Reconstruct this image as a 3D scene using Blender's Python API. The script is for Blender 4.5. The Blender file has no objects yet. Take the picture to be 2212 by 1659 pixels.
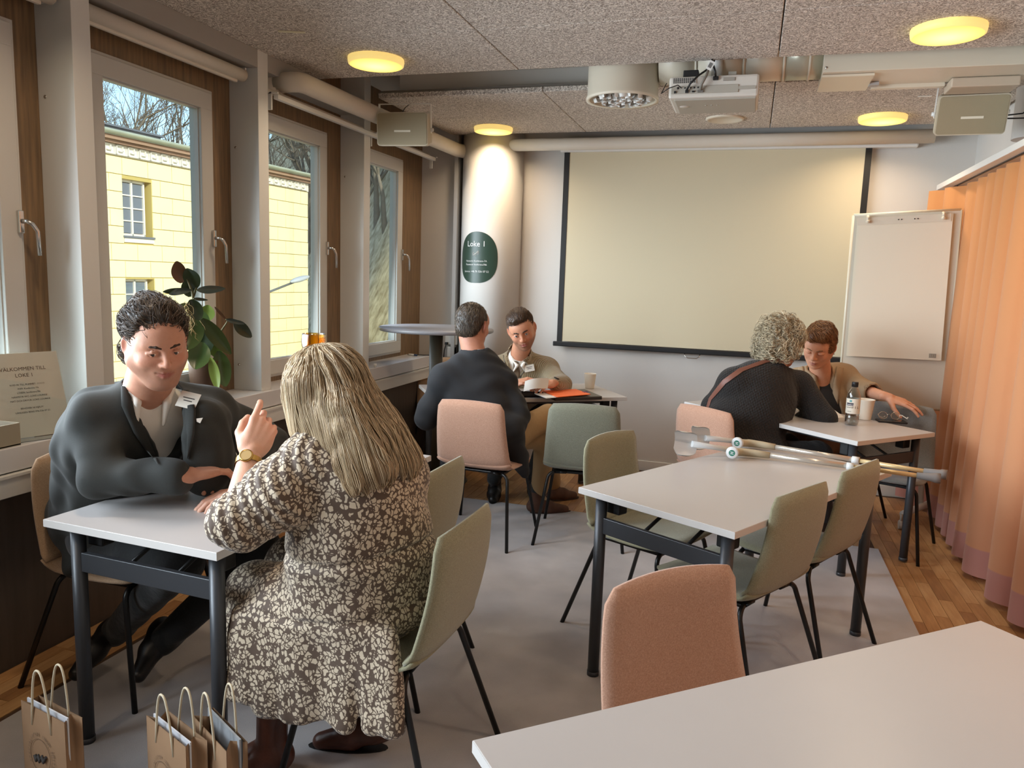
import bpy, bmesh, math, random
import numpy as np
from mathutils import Vector, Matrix, Euler
S = bpy.context.scene
COL = S.collection
rnd = random.Random(7)
PI = math.pi
R = math.radians

# ---------------------------------------------------------------- camera
cam_d = bpy.data.cameras.new('camera')
cam = bpy.data.objects.new('camera', cam_d); COL.objects.link(cam)
YAW, PITCH, ROLL, FPX = 0.296235847, -0.138866434, 0.0339988819, 1652.7765
cy, sy, cp, sp, cr, sr = math.cos(YAW), math.sin(YAW), math.cos(PITCH), math.sin(PITCH), math.cos(ROLL), math.sin(ROLL)
fw = Vector((-sy*cp, cy*cp, sp)); r0 = Vector((cy, sy, 0)); u0 = r0.cross(fw)
rt = cr*r0 + sr*u0; up = -sr*r0 + cr*u0
mx = Matrix((rt, up, -fw)).transposed().to_4x4(); mx.translation = (0, 0, 1.5)
cam.matrix_world = mx
cam_d.sensor_width = 36; cam_d.lens = FPX/2212*36; cam_d.clip_start = .05; cam_d.clip_end = 400
S.camera = cam
S.view_settings.view_transform = 'Standard'; S.view_settings.look = 'None'
S.view_settings.gamma = 1; S.view_settings.use_curve_mapping = False
S.view_settings.exposure = 0.0
S.cycles.use_denoising = True
S.cycles.max_bounces = 8; S.cycles.diffuse_bounces = 5; S.cycles.transparent_max_bounces = 16
S.cycles.sample_clamp_indirect = 6

# ---------------------------------------------------------------- light
w = bpy.data.worlds.new('sky'); S.world = w; w.use_nodes = True
nt = w.node_tree; bg = nt.nodes['Background']
sky = nt.nodes.new('ShaderNodeTexSky'); sky.sky_type = 'NISHITA'; sky.sun_disc = False
sky.sun_elevation = R(27); sky.sun_rotation = R(125); sky.air_density = 1.0; sky.dust_density = .3; sky.ozone_density = 2.0
nt.links.new(sky.outputs[0], bg.inputs[0]); bg.inputs[1].default_value = 0.28
def light(name, kind, loc, energy, color, direction=None, **k):
    l = bpy.data.lights.new(name, kind); l.energy = energy; l.color = color
    for a, b in k.items(): setattr(l, a, b)
    o = bpy.data.objects.new(name, l); COL.objects.link(o); o.location = loc
    if direction is not None: o.rotation_euler = Vector(direction).to_track_quat('-Z', 'Y').to_euler()
    return o
light('sun', 'SUN', (20, -20, 30), 4.2, (1, .94, .84), (-.74, .45, -.44), angle=R(.6))
# added lamps just inside each long-side window, boosting the daylight beamed into the room
for i, yc in enumerate((-.42, .73, 1.85, 2.96, 4.07, 5.2)):
    light('window_fill_lamp', 'AREA', (-2.57, yc, 1.62), (20, 22, 22, 17, 12, 9)[i], (.80, .90, 1.0), (.9, .45, -.18), shape='RECTANGLE', size=.5, size_y=1.28, spread=R(95))

# ---------------------------------------------------------------- materials
def lin(c):
    return tuple(((v/255)/12.92 if v/255 <= .04045 else ((v/255+.055)/1.055)**2.4) for v in c)
MATS = {}
def M(name, rgb, rough=.5, metal=0, var=0, vs=8, bump=0, bs=60, st=(1, 1, 1), sheen=0, trans=0, emit=0, coat=0, col2=None, detail=4, bd=.01, spec=.5, sss=0):
    """procedural principled material: base colour with noise variation and noise bump"""
    if name in MATS: return MATS[name]
    m = bpy.data.materials.new(name); m.use_nodes = True; MATS[name] = m
    n = m.node_tree.nodes; L = m.node_tree.links; p = n['Principled BSDF']
    c = lin(rgb)+(1,)
    p.inputs['Base Color'].default_value = c; p.inputs['Roughness'].default_value = rough
    p.inputs['Metallic'].default_value = metal; p.inputs['Specular IOR Level'].default_value = spec
    if sheen: p.inputs['Sheen Weight'].default_value = sheen
    if trans: p.inputs['Transmission Weight'].default_value = trans
    if coat: p.inputs['Coat Weight'].default_value = coat
    if sss: p.inputs['Subsurface Weight'].default_value = sss; p.inputs['Subsurface Radius'].default_value = (.012, .005, .003)
    if emit: p.inputs['Emission Color'].default_value = c; p.inputs['Emission Strength'].default_value = emit
    if var or bump or col2:
        tc = n.new('ShaderNodeTexCoord'); mp = n.new('ShaderNodeMapping'); mp.inputs['Scale'].default_value = st
        L.new(tc.outputs['Object'], mp.inputs[0])
    if var or col2:
        no = n.new('ShaderNodeTexNoise'); no.inputs['Scale'].default_value = vs; no.inputs['Detail'].default_value = detail
        L.new(mp.outputs[0], no.inputs[0])
        rp = n.new('ShaderNodeValToRGB'); rp.color_ramp.elements[0].position = .3; rp.color_ramp.elements[1].position = .7
        a = tuple(v*(1-var) for v in c[:3])+(1,); b = tuple(min(1, v*(1+var)) for v in c[:3])+(1,)
        if col2: a, b = c, lin(col2)+(1,)
        rp.color_ramp.elements[0].color = a; rp.color_ramp.elements[1].color = b
        L.new(no.outputs[0], rp.inputs[0]); L.new(rp.outputs[0], p.inputs['Base Color'])
    if bump:
        nb = n.new('ShaderNodeTexNoise'); nb.inputs['Scale'].default_value = bs; nb.inputs['Detail'].default_value = 3
        L.new(mp.outputs[0], nb.inputs[0]); bu = n.new('ShaderNodeBump'); bu.inputs['Strength'].default_value = bump; bu.inputs['Distance'].default_value = bd
        L.new(nb.outputs[0], bu.inputs['Height']); L.new(bu.outputs[0], p.inputs['Normal'])
    return m

# ---------------------------------------------------------------- mesh builder
class MB:
    def __init__(s): s.v = []; s.f = []; s.sm = []
    def add(s, vs, fs, smooth=False):
        o = len(s.v); s.v += [tuple(v) for v in vs]; s.f += [tuple(i+o for i in f) for f in fs]; s.sm += [smooth]*len(fs); return s
    def box(s, a, b, rot=0, piv=None, M4=None, bev=0):
        x0, x1 = sorted((a[0], b[0])); y0, y1 = sorted((a[1], b[1])); z0, z1 = sorted((a[2], b[2]))
        if bev:
            bm = bmesh.new(); bmesh.ops.create_cube(bm, size=1)
            for v in bm.verts: v.co = Vector((x0+(v.co.x+.5)*(x1-x0), y0+(v.co.y+.5)*(y1-y0), z0+(v.co.z+.5)*(z1-z0)))
            bmesh.ops.bevel(bm, geom=bm.edges[:], offset=bev, segments=2, affect='EDGES', profile=.5)
            bm.verts.ensure_lookup_table(); vs = [v.co.copy() for v in bm.verts]; fs = [[v.index for v in f.verts] for f in bm.faces]; bm.free()
        else:
            vs = [Vector(p) for p in ((x0, y0, z0), (x1, y0, z0), (x1, y1, z0), (x0, y1, z0), (x0, y0, z1), (x1, y0, z1), (x1, y1, z1), (x0, y1, z1))]
            fs = [(0, 3, 2, 1), (4, 5, 6, 7), (0, 1, 5, 4), (1, 2, 6, 5), (2, 3, 7, 6), (3, 0, 4, 7)]
        if rot:
            c = Vector(piv) if piv is not None else Vector(((x0+x1)/2, (y0+y1)/2, 0)); Rm = Matrix.Rotation(rot, 3, 'Z')
            vs = [Rm @ (v-c)+c for v in vs]
        if M4 is not None: vs = [M4 @ v for v in vs]
        return s.add(vs, fs)
    def tube(s, pts, r, n=10, cap=True, smooth=True, close=False):
        pts = [Vector(p) for p in pts]; rs = r if isinstance(r, (list, tuple)) else [r]*len(pts)
        o = len(s.v); N = len(pts); prev = None
        for i, p in enumerate(pts):
            if close: t = (pts[(i+1) % N]-pts[i-1]).normalized()
            else: t = (pts[min(i+1, N-1)]-pts[max(i-1, 0)]).normalized()
            if prev is None:
                a = Vector((0, 0, 1)) if abs(t.z) < .9 else Vector((1, 0, 0)); u = t.cross(a).normalized()
            else: u = (prev-t*prev.dot(t)).normalized()
            prev = u; v = t.cross(u)
            for k in range(n):
                a = 2*PI*k/n; s.v.append(tuple(p+(u*math.cos(a)+v*math.sin(a))*rs[i]))
        for i in range(N if close else N-1):
            j = (i+1) % N
            for k in range(n):
                k2 = (k+1) % n; s.f.append((o+i*n+k, o+i*n+k2, o+j*n+k2, o+j*n+k)); s.sm.append(smooth)
        if cap and not close:
            s.f.append(tuple(o+k for k in range(n))[::-1]); s.sm.append(False)
            s.f.append(tuple(o+(N-1)*n+k for k in range(n))); s.sm.append(False)
        return s
    def lathe(s, prof, c=(0, 0, 0), n=32, axis='Z', smooth=True, M4=None):
        o = len(s.v); c = Vector(c)
        for r, z in prof:
            for k in range(n):
                a = 2*PI*k/n; p = Vector((r*math.cos(a), r*math.sin(a), z))
                if axis == 'Y': p = Vector((p.x, p.z, p.y))
                if axis == 'X': p = Vector((p.z, p.x, p.y))
                p = p+c
                if M4 is not None: p = M4 @ p
                s.v.append(tuple(p))
        for i in range(len(prof)-1):
            for k in range(n):
                k2 = (k+1) % n; s.f.append((o+i*n+k, o+i*n+k2, o+(i+1)*n+k2, o+(i+1)*n+k)); s.sm.append(smooth)
        return s
    def prism(s, poly, z0, z1, M4=None, smooth=False):
        n = len(poly); vs = [Vector((p[0], p[1], z0)) for p in poly]+[Vector((p[0], p[1], z1)) for p in poly]
        if M4 is not None: vs = [M4 @ v for v in vs]
        return s.add(vs, [tuple(range(n))[::-1], tuple(range(n, 2*n))]+[(i, (i+1) % n, n+(i+1) % n, n+i) for i in range(n)])
    def grid(s, fn, nu, nv, smooth=True, closeu=False):
        o = len(s.v)
        for j in range(nv+1):
            for i in range(nu+(0 if closeu else 1)): s.v.append(tuple(fn(i/nu, j/nv)))
        W = nu if closeu else nu+1
        for j in range(nv):
            for i in range(nu):
                i2 = (i+1) % W if closeu else i+1
                s.f.append((o+j*W+i, o+j*W+i2, o+(j+1)*W+i2, o+(j+1)*W+i)); s.sm.append(smooth)
        return s
    def sphere(s, c, r, n=12, sc=(1, 1, 1), M4=None):
        c = Vector(c); prof = [(r*math.sin(PI*i/n)+1e-5, -r*math.cos(PI*i/n)) for i in range(n+1)]
        o = len(s.v); s.lathe(prof, (0, 0, 0), n=2*n)
        for i in range(o, len(s.v)):
            v = Vector(s.v[i]); v = Vector((v.x*sc[0], v.y*sc[1], v.z*sc[2]))+c
            s.v[i] = tuple(M4 @ v if M4 is not None else v)
        return s
    def mesh(s, name, off=(0, 0, 0), fix=True):
        me = bpy.data.meshes.new(name); off = Vector(off)
        me.from_pydata([tuple(Vector(v)-off) for v in s.v] if off.length else s.v, [], s.f); me.update()
        me.polygons.foreach_set('use_smooth', s.sm)
        if fix:
            bm = bmesh.new(); bm.from_mesh(me); bmesh.ops.recalc_face_normals(bm, faces=bm.faces[:]); bm.to_mesh(me); bm.free()
        return me
    def make(s, name, mat, parent=None, fix=True):
        off = wloc(parent); me = s.mesh(name, off, fix)
        return link(name, me, mat, parent)
def wloc(p):
    v = Vector((0, 0, 0))
    while p is not None: v += p.location; p = p.parent
    return v
def link(name, me, mat, parent=None):
    o = bpy.data.objects.new(name, me); COL.objects.link(o)
    if mat is not None and not me.materials: me.materials.append(mat)
    if parent is not None: o.parent = parent
    return o
def tag(o, label=None, cat=None, group=None, kind=None):
    if label: o['label'] = label
    if cat: o['category'] = cat
    if group: o['group'] = group
    if kind: o['kind'] = kind
    return o
def thing(name, loc, label=None, cat=None, group=None, kind=None, rz=0):
    o = bpy.data.objects.new(name, None); COL.objects.link(o); o.location = loc; o.rotation_euler = (0, 0, rz)
    o.empty_display_size = .1
    return tag(o, label, cat, group, kind)
def place(root, loc, rz=0, rx=0):
    root.location = loc; root.rotation_euler = (rx, 0, rz); return root
def dup(o, parent=None, **k):
    c = o.copy(); COL.objects.link(c)
    if parent is not None: c.parent = parent
    for ch in [x for x in bpy.data.objects if x.parent == o]: dup(ch, c)
    return c
def textmesh(s, size, align='CENTER', bold=False):
    cu = bpy.data.curves.new('t', 'FONT'); cu.body = s; cu.size = size; cu.align_x = align; cu.resolution_u = 2
    if bold: cu.offset = size*.012
    o = bpy.data.objects.new('t', cu); COL.objects.link(o)
    dg = bpy.context.evaluated_depsgraph_get(); me = bpy.data.meshes.new_from_object(o.evaluated_get(dg))
    bpy.data.objects.remove(o); return me
def writing(name, lines, mat, parent, fn, cat=None):
    """lines: (text, size, x, y[, align]); fn maps (x, y) of the sheet to a point; all lines become one mesh"""
    b = MB()
    for t in lines:
        me = textmesh(t[0], t[1], t[4] if len(t) > 4 else 'CENTER')
        vs = [Vector((v.co.x+t[2], v.co.y+t[3])) for v in me.vertices]
        b.add([fn(v.x, v.y) for v in vs], [tuple(p.vertices) for p in me.polygons]); bpy.data.meshes.remove(me)
    return b.make(name, mat, parent, fix=False)
# ================================================================ setting
YB, XR, XL, ZC = 6.04, 1.39, -2.655, 2.60
m_wall = M('white_wall', (206, 202, 196), .75, var=.03, vs=2, bump=.05, bs=120)
m_white = M('white_paint', (222, 221, 216), .35, var=.02, vs=3)
m_post = M('white_post', (214, 214, 210), .3)
m_frame = M('window_frame_grey', (196, 194, 188), .4)
m_duct = M('white_duct', (222, 212, 192), .35)
m_brown = M('brown_veneer', (104, 84, 62), .45, st=(1, 14, .9), vs=5, col2=(140, 112, 80), detail=6, bump=.08, bs=30)
m_dark = M('dark_panel', (78, 68, 60), .6, st=(1, 8, .8), vs=4, var=.15)
m_fibre = None
def fibre():
    """wood-wool ceiling board: matted pale strands over dark gaps"""
    m = bpy.data.materials.new('wood_wool'); m.use_nodes = True; n = m.node_tree.nodes; L = m.node_tree.links; p = n['Principled BSDF']
    tc = n.new('ShaderNodeTexCoord'); wn = n.new('ShaderNodeTexNoise'); wn.inputs['Scale'].default_value = 22; wn.inputs['Detail'].default_value = 2
    L.new(tc.outputs['Object'], wn.inputs[0])
    mix = n.new('ShaderNodeMixRGB'); mix.inputs[0].default_value = .06
    L.new(tc.outputs['Object'], mix.inputs[1]); L.new(wn.outputs['Color'], mix.inputs[2])
    outs = []
    for k, (sx, sy_, rot) in enumerate(((60, 280, .5), (280, 66, -.3), (130, 130, 1.1))):
        mp = n.new('ShaderNodeMapping'); mp.inputs['Scale'].default_value = (sx, sy_, 90); mp.inputs['Rotation'].default_value = (0, 0, rot)
        L.new(mix.outputs[0], mp.inputs[0]); t = n.new('ShaderNodeTexNoise'); t.inputs['Scale'].default_value = 1; t.inputs['Detail'].default_value = 2
        L.new(mp.outputs[0], t.inputs[0]); outs.append(t)
    a = n.new('ShaderNodeMath'); a.operation = 'MAXIMUM'; L.new(outs[0].outputs[0], a.inputs[0]); L.new(outs[1].outputs[0], a.inputs[1])
    b = n.new('ShaderNodeMath'); b.operation = 'ADD'; L.new(a.outputs[0], b.inputs[0]); L.new(outs[2].outputs[0], b.inputs[1])
    rp = n.new('ShaderNodeValToRGB'); rp.color_ramp.elements[0].position = .82; rp.color_ramp.elements[1].position = 1.18 if False else 1.0
    b2 = n.new('ShaderNodeMath'); b2.operation = 'MULTIPLY'; b2.inputs[1].default_value = .86; L.new(b.outputs[0], b2.inputs[0])
    rp.color_ramp.elements[0].color = lin((158, 148, 138))+(1,); rp.color_ramp.elements[1].color = lin((238, 230, 220))+(1,)
    L.new(b2.outputs[0], rp.inputs[0]); L.new(rp.outputs[0], p.inputs['Base Color']); p.inputs['Roughness'].default_value = .9
    bu = n.new('ShaderNodeBump'); bu.inputs['Strength'].default_value = .5; bu.inputs['Distance'].default_value = .008
    L.new(b2.outputs[0], bu.inputs['Height']); L.new(bu.outputs[0], p.inputs['Normal']); return m
m_fibre = fibre()
m_wood = M('oak_strip', (150, 108, 66), .42, st=(9, 1.1, 1), vs=6, col2=(178, 134, 88), detail=6)
m_wood2 = M('oak_strip_dark', (134, 94, 58), .42, st=(9, 1.1, 1), vs=6, col2=(160, 116, 74), detail=6)
m_wood3 = M('oak_strip_pale', (168, 126, 82), .42, st=(9, 1.1, 1), vs=6, col2=(190, 150, 104), detail=6)
m_joint = M('floor_joint', (70, 48, 30), .8)
m_rug = M('grey_carpet', (156, 152, 152), .95, vs=3.5, col2=(186, 182, 182), detail=8, bump=.6, bs=500, bd=.004, sheen=.3)

# floor: joints under single oak strips where the rug leaves it bare
fl = tag(MB().box((XL-.1, -2.3, -.1), (XR+.3, YB+.05, 0)).make('floor', m_joint), kind='structure')
strip = MB().box((-.0305, -.215, 0), (.0305, .215, .004)).mesh('plank')
half = MB().box((-.0305, -.105, 0), (.0305, .105, .004)).mesh('plank')
strips = []; rest = MB()
for mm in (m_wood, m_wood2, m_wood3):
    for base in (strip, half):
        me = base.copy(); me.materials.append(mm); strips.append(me)
def lay(x0, x1, y0, y1, lim):
    x = x0+.031; k = 0
    while x < x1-.02:
        y = y0-rnd.random()*.43; 
        while y < y1:
            a, b = max(y, y0), min(y+.432, y1)
            if b <= a: y += .432; continue
            if k >= lim or b-a <= .09: rest.box((x-.0305, a, 0), (x+.0305, b-.002, .004))
            else:
                full = b-a > .35
                me = strips[2*rnd.randrange(3)+(0 if full else 1)]
                o = bpy.data.objects.new('plank', me); COL.objects.link(o); o.parent = fl
                o.location = (x, (a+b)/2, 0); o.scale = (1, (b-a-.002)/(.43 if full else .21), 1); k += 1
            y += .432
        x += .0625
    return k
n1 = lay(.80, 1.36, 3.0, 5.98, 80)
n2 = lay(-2.50, .80, 4.72, 5.98, 190)
n3 = lay(-2.51, -2.23, .9, 4.72, 40)
fb = rest                       # boards further off or hidden, joined
for (x0, x1, y0, y1) in ((.80, 1.36, -2.2, 3.0), (-2.51, -2.23, -2.2, .9), (-2.22, .8, -2.2, -.6)):
    x = x0
    while x < x1-.05:
        y = y0
        while y < y1-.01:
            e = min(y+.432, y1); fb.box((x, y, 0), (x+.061, e-.002, .004)); y = e
        x += .0625
o = fb.make('floor_boards', m_wood, fl); o['kind'] = 'stuff'
tag(MB().box((-2.23, -.6, .0), (.815, 4.715, .012), bev=.003).make('rug', m_rug), 'large grey short-pile rug covering most of the wooden floor', 'rug')

# walls
tag(MB().box((-2.9, YB, -.1), (XR+.3, YB+.15, 3.0)).make('wall_back', m_wall), kind='structure')
tag(MB().box((XR, -2.3, -.1), (XR+.12, YB, 3.0)).make('wall_right', m_wall), kind='structure')
tag(MB().box((-2.9, -2.4, -.1), (XR+.3, -2.3, 3.0)).make('wall_rear', m_wall), kind='structure')
tag(MB().box((-.9, YB-.012, 0), (XR, YB, .082), bev=.003).make('baseboard_back', m_white), kind='structure')
WIN = [(-.80, .03), (.33, 1.14), (1.45, 2.255), (2.57, 3.346), (3.70, 4.443), (4.83, 5.563)]
ZB0, ZT0 = .885, 2.357
wl = MB(); ys = [-2.4]+[y for w_ in WIN for y in w_]+[YB]
for i in range(0, len(ys), 2): wl.box((XL-.05, ys[i]-(0 if i == 0 else 0), .80), (XL, ys[i+1], 2.86))
for a, b in WIN:
    wl.box((XL-.05, a, ZT0), (XL, b, 2.86)); wl.box((XL-.05, a, .80), (XL, b, ZB0))
tag(wl.make('wall_left', m_brown), kind='structure')
wo = MB()
for i in range(0, len(ys), 2): wo.box((XL-.065, ys[i], -.3), (XL-.052, ys[i+1], 3.0))
for a, b in WIN: wo.box((XL-.065, a, ZT0), (XL-.052, b, 3.0)); wo.box((XL-.065, a, -.3), (XL-.052, b, ZB0))
tag(wo.make('wall_left_outer', M('pale_reveal', (205, 214, 224), .6)), kind='structure')
tag(MB().box((-2.60, -2.3, 0), (-2.52, YB, .70)).make('wall_left_lower', m_dark), kind='structure')
# windows
m_glass = bpy.data.materials.new('window_glass'); m_glass.use_nodes = True
n = m_glass.node_tree.nodes; L = m_glass.node_tree.links; n.remove(n['Principled BSDF'])
tr = n.new('ShaderNodeBsdfTransparent'); tr.inputs[0].default_value = (.93, .97, .95, 1); gl = n.new('ShaderNodeBsdfGlossy'); gl.inputs['Roughness'].default_value = .02
mi = n.new('ShaderNodeMixShader'); mi.inputs[0].default_value = .06; L.new(tr.outputs[0], mi.inputs[1]); L.new(gl.outputs[0], mi.inputs[2]); L.new(mi.outputs[0], n['Material Output'].inputs[0])
m_chrome = M('satin_chrome', (210, 208, 204), .22, metal=1)
def ring(b, x0, x1, ya, yb, za, zb, t, bev=0):
    b.box((x0, ya, za), (x1, yb, za+t), bev=bev); b.box((x0, ya, zb-t), (x1, yb, zb), bev=bev)
    b.box((x0, ya, za+t-.002), (x1, ya+t, zb-t+.002), bev=bev); b.box((x0, yb-t, za+t-.002), (x1, yb, zb-t+.002), bev=bev)
for i, (a, b) in enumerate(WIN):
    t = thing('window_%d' % (i+1), (XL, (a+b)/2, ZB0), kind='structure')
    f = MB(); ring(f, XL-.05, XL+.010, a-.005, b+.012, ZB0-.012, ZT0+.01, .032, .002); ring(f, XL-.055, XL-.028, a, b, ZB0, ZT0, .078); f.make('frame', m_frame, t)
    s_ = MB(); ring(s_, XL-.022, XL+.020, a+.012, b-.002, ZB0+.004, ZT0-.004, .083, .004); ring(s_, XL-.030, XL+.004, a+.09, b-.08, ZB0+.082, ZT0-.082, .010)
    sh = s_.make('sash', m_frame, t)
    MB().box((XL-.022, a+.09, ZB0+.085), (XL-.017, b-.08, ZT0-.085)).make('pane', m_glass, sh)
    MB().box((XL-.10, a-.02, ZB0-.03), (XL-.066, b+.02, ZB0+.01)).make('outer_ledge', M('pale_reveal', (205, 214, 224), .6), t)
    h = MB(); yh = b-.012; h.box((XL+.018, yh-.011, 1.60), (XL+.034, yh+.011, 1.685), bev=.004)
    h.tube([(XL+.03, yh, 1.645), (XL+.06, yh, 1.645), (XL+.07, yh+.012, 1.635), (XL+.072, yh+.03, 1.61), (XL+.072, yh+.034, 1.52)], .0085, 8)
    h.make('handle', m_chrome, t)
# structural posts on the sill
for i, yc in enumerate((.16, 1.29, 2.412, 3.548, 4.682)):
    b = MB().box((XL, yc-.043, .844), (-2.48, yc+.043, 2.86), bev=.002)
    t = tag(b.make('trim_%d' % (i+1), m_post), kind='structure')
    sc = MB()
    for z in (.98, 2.12): sc.lathe([(.0001, -.002), (.006, -.001), (.0065, .001)], (-2.62, yc-.0445, z), 10, axis='Y')
    sc.make('screw', m_chrome, t)
# sill, trunking
sill = tag(MB().box((-2.66, -2.3, .757), (-2.45, YB-.30, .844), bev=.003).make('window_sill', M('white_sill', (214, 213, 214), .18)), 'long glossy white window sill running under all the windows', 'sill')
tk = thing('cable_trunking', (-2.47, 1.8, .67), 'long white cable trunking fixed below the window sill', 'trunking')
MB().box((-2.55, -2.3, .672), (-2.435, YB-.32, .752), bev=.002).make('trunking_body', m_white, tk)
MB().box((-2.438, -2.3, .742), (-2.430, YB-.32, .752)).make('lid_edge', m_white, tk)
for k, yk in enumerate((1.75, 1.83)):
    so = MB().lathe([(.0001, -.004), (.019, -.004), (.021, .002), (.026, .003), (.027, 0)], (-2.4345, yk, .713), 20, axis='X').make('socket', m_white, tk)
    MB().lathe([(.0001, .001), (.0025, .001), (.0025, -.002)], (-2.436, yk-.009, .713), 8, axis='X').lathe([(.0001, .001), (.0025, .001), (.0025, -.002)], (-2.436, yk+.009, .713), 8, axis='X').make('socket_hole', M('black_hole', (20, 20, 20), .8), so)
MB().box((-2.437, 1.89, .685), (-2.432, 1.915, .74)).make('socket_label', M('grey_label', (150, 150, 148), .6), tk)
for yk, lab in ((3.16, 'narrow white cable duct dropping from the trunking behind the long haired woman'), (4.72, 'narrow white cable duct dropping from the trunking beside the dark suited man')):
    tag(MB().box((-2.52, yk-.05, .30), (-2.485, yk+.05, .672), bev=.002).make('cable_duct', m_white), lab, 'duct')
# beams and blinds above the windows
for i, (ya, yb_) in enumerate(((1.333, 2.369), (2.455, 3.505), (3.591, 4.639), (4.725, 6.0))):
    if i != 3: tag(MB().box((-2.655, ya, 2.512), (-2.48, yb_, 2.60), bev=.002).make('trim_%d' % (i+6), M('cove_grey', (160, 156, 150), .6)), kind='structure')
m_blind = M('blind_tube', (214, 206, 192), .5)
for i, (ya, yb_) in enumerate(((1.36, 2.345), (2.49, 3.47))):
    t = thing('roller_blind', (-2.55, (ya+yb_)/2, 2.45), ('white rolled up roller blind above the window nearest the camera', 'white rolled up roller blind above the large window behind the plant')[i], 'blind')
    MB().tube([(-2.545, ya, 2.468), (-2.545, yb_, 2.468)], .031, 16).make('roller', m_blind, t)
    MB().box((-2.565, ya+.01, 2.425), (-2.545, yb_-.04, 2.445), bev=.004).make('bottom_bar', m_blind, t)
    MB().box((-2.60, yb_, 2.45), (-2.53, yb_+.01, 2.505)).make('bracket', m_white, t); MB().box((-2.60, ya-.01, 2.45), (-2.53, ya, 2.505)).make('bracket', m_white, t)
t = thing('blind_track', (-2.46, 4.7, 2.4), 'slim white blind track on brackets under the insulated pipe by the windows', 'track')
MB().box((-2.475, 3.63, 2.385), (-2.445, 5.75, 2.41), bev=.003).make('track_rail', m_white, t)
MB().tube([(-2.50, 3.60, 2.425), (-2.50, 5.72, 2.425)], .014, 10).make('roller', m_blind, t)
for yk in (3.62, 4.74, 5.76):
    MB().box((-2.50, yk-.006, 2.33), (-2.478, yk+.006, 2.42)).box((-2.50, yk-.006, 2.41), (-2.44, yk+.006, 2.418)).make('bracket', m_white, t)
# ceiling slab and wood-wool boards
ce = tag(MB().box((-2.9, -2.4, 2.86), (XR+.3, YB+.15, 3.0)).make('ceiling', M('slab_white', (205, 200, 190), .8)), kind='structure')
xs = [-2.555, -1.272, .045, 1.365]
rows = [(3.425, 4.10), (2.79, 3.425), (2.15, 2.79), (1.51, 2.15), (.87, 1.51), (.23, .87), (-.41, .23), (-1.05, -.41), (-1.69, -1.05), (-2.28, -1.69), (4.59, 5.245), (5.245, 5.86)]
for (ya, yb_) in rows:
    for k in range(3):
        x0 = xs[k] if not (k == 0 and ya > 4.5) else -2.36
        MB().box((x0+.0025, ya+.0015, ZC), (xs[k+1]-.0025, yb_-.0015, ZC+.03), bev=.0035).make('panel', m_fibre, ce)
MB().box((-2.555, -2.28, ZC+.03), (XR-.03, 4.10, 2.855)).make('ceiling_void', M('void_grey', (120, 114, 106), .8), ce)
MB().box((-2.36, 4.60, ZC+.03), (XR-.03, 5.86, ZC+.045)).make('panel_backing', M('void_grey', (120, 114, 106), .8), ce)
# beam behind the gap with slots
b = MB().box((-2.26, 4.72, 2.665), (XR, 4.9, 2.86)).box((-2.26, 4.70, 2.668), (-.9, 4.72, 2.76))
tag(b.make('trim_10', m_white), kind='structure')
for xa, xb in ((-2.05, -1.62), (-1.57, -1.28), (-1.24, -1.0)): pass
tag(MB().box((-2.9, 4.0, 2.80), (-2.2, 5.95, 2.86)).make('trim_11', m_white), kind='structure')
# corner panel and round column
tag(MB().box((-2.66, 5.96, .0), (-2.345, 6.03, 2.86)).make('trim_12', m_wall), kind='structure')
tag(MB().box((-2.345, 5.90, 0), (-2.315, 6.03, 2.86)).make('trim_13', M('grey_strip', (176, 174, 172), .5)), kind='structure')
PC, PR = Vector((-2.055, 6.03, 0)), .25
tag(MB().tube([(PC.x, PC.y, 0), (PC.x, PC.y, 2.86)], PR, 64).make('trim_14', m_wall), kind='structure')
# insulated pipes
m_pipe = M('white_insulation', (216, 208, 194), .6, bump=.15, bs=14, bd=.02)
t = thing('insulated_pipe', (-2.3, 4.6, 2.47), 'thick white insulated pipe running along the window wall under the ceiling', 'pipe')
MB().tube([(-2.64, 3.745, 2.495), (-2.50, 3.742, 2.495)], .054, 20).make('pipe_end', m_pipe, t)
MB().tube([(-2.52, 3.74, 2.495), (-2.43, 3.735, 2.495), (-2.395, 3.745, 2.495), (-2.38, 3.78, 2.495), (-2.378, 4.0, 2.495), (-2.32, 5.5, 2.485), (-2.30, 5.84, 2.48), (-2.27, 5.90, 2.48), (-2.2, 5.92, 2.48), (-2.13, 5.93, 2.48)], .052, 20).make('pipe_run', m_pipe, t)
t = thing('insulated_pipe', (-.4, 5.93, 2.48), 'long white insulated pipe crossing above the projection screen', 'pipe')
MB().tube([(-1.88, 5.90, 2.52), (-1.2, 5.90, 2.522), (0, 5.90, 2.525), (1.10, 5.90, 2.53)], .046, 20).make('pipe_run', m_pipe, t)
t = thing('pipe_valve', (-2.0, 5.9, 2.5), 'small brass pipe valve with red lever between the two white pipes', 'valve')
mbr = M('aged_brass', (120, 98, 66), .35, metal=.8, bump=.3, bs=60)
MB().tube([(-2.14, 5.91, 2.49), (-1.88, 5.90, 2.515)], .014, 10).tube([(-2.11, 5.91, 2.493), (-2.075, 5.91, 2.496)], .03, 6).tube([(-2.06, 5.91, 2.50), (-2.03, 5.91, 2.502)], .022, 8).tube([(-1.95, 5.905, 2.508), (-1.91, 5.90, 2.512)], .028, 6).tube([(-2.055, 5.91, 2.50), (-2.04, 5.90, 2.545)], .013, 8).make('valve_body', mbr, t)
MB().tube([(-1.99, 5.905, 2.505), (-1.99, 5.90, 2.545)], [.028, .03], 8).tube([(-1.99, 5.9, 2.545), (-1.985, 5.9, 2.565)], [.012, .004], 8).make('lever', M('faded_red', (120, 60, 45), .6), t)
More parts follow.
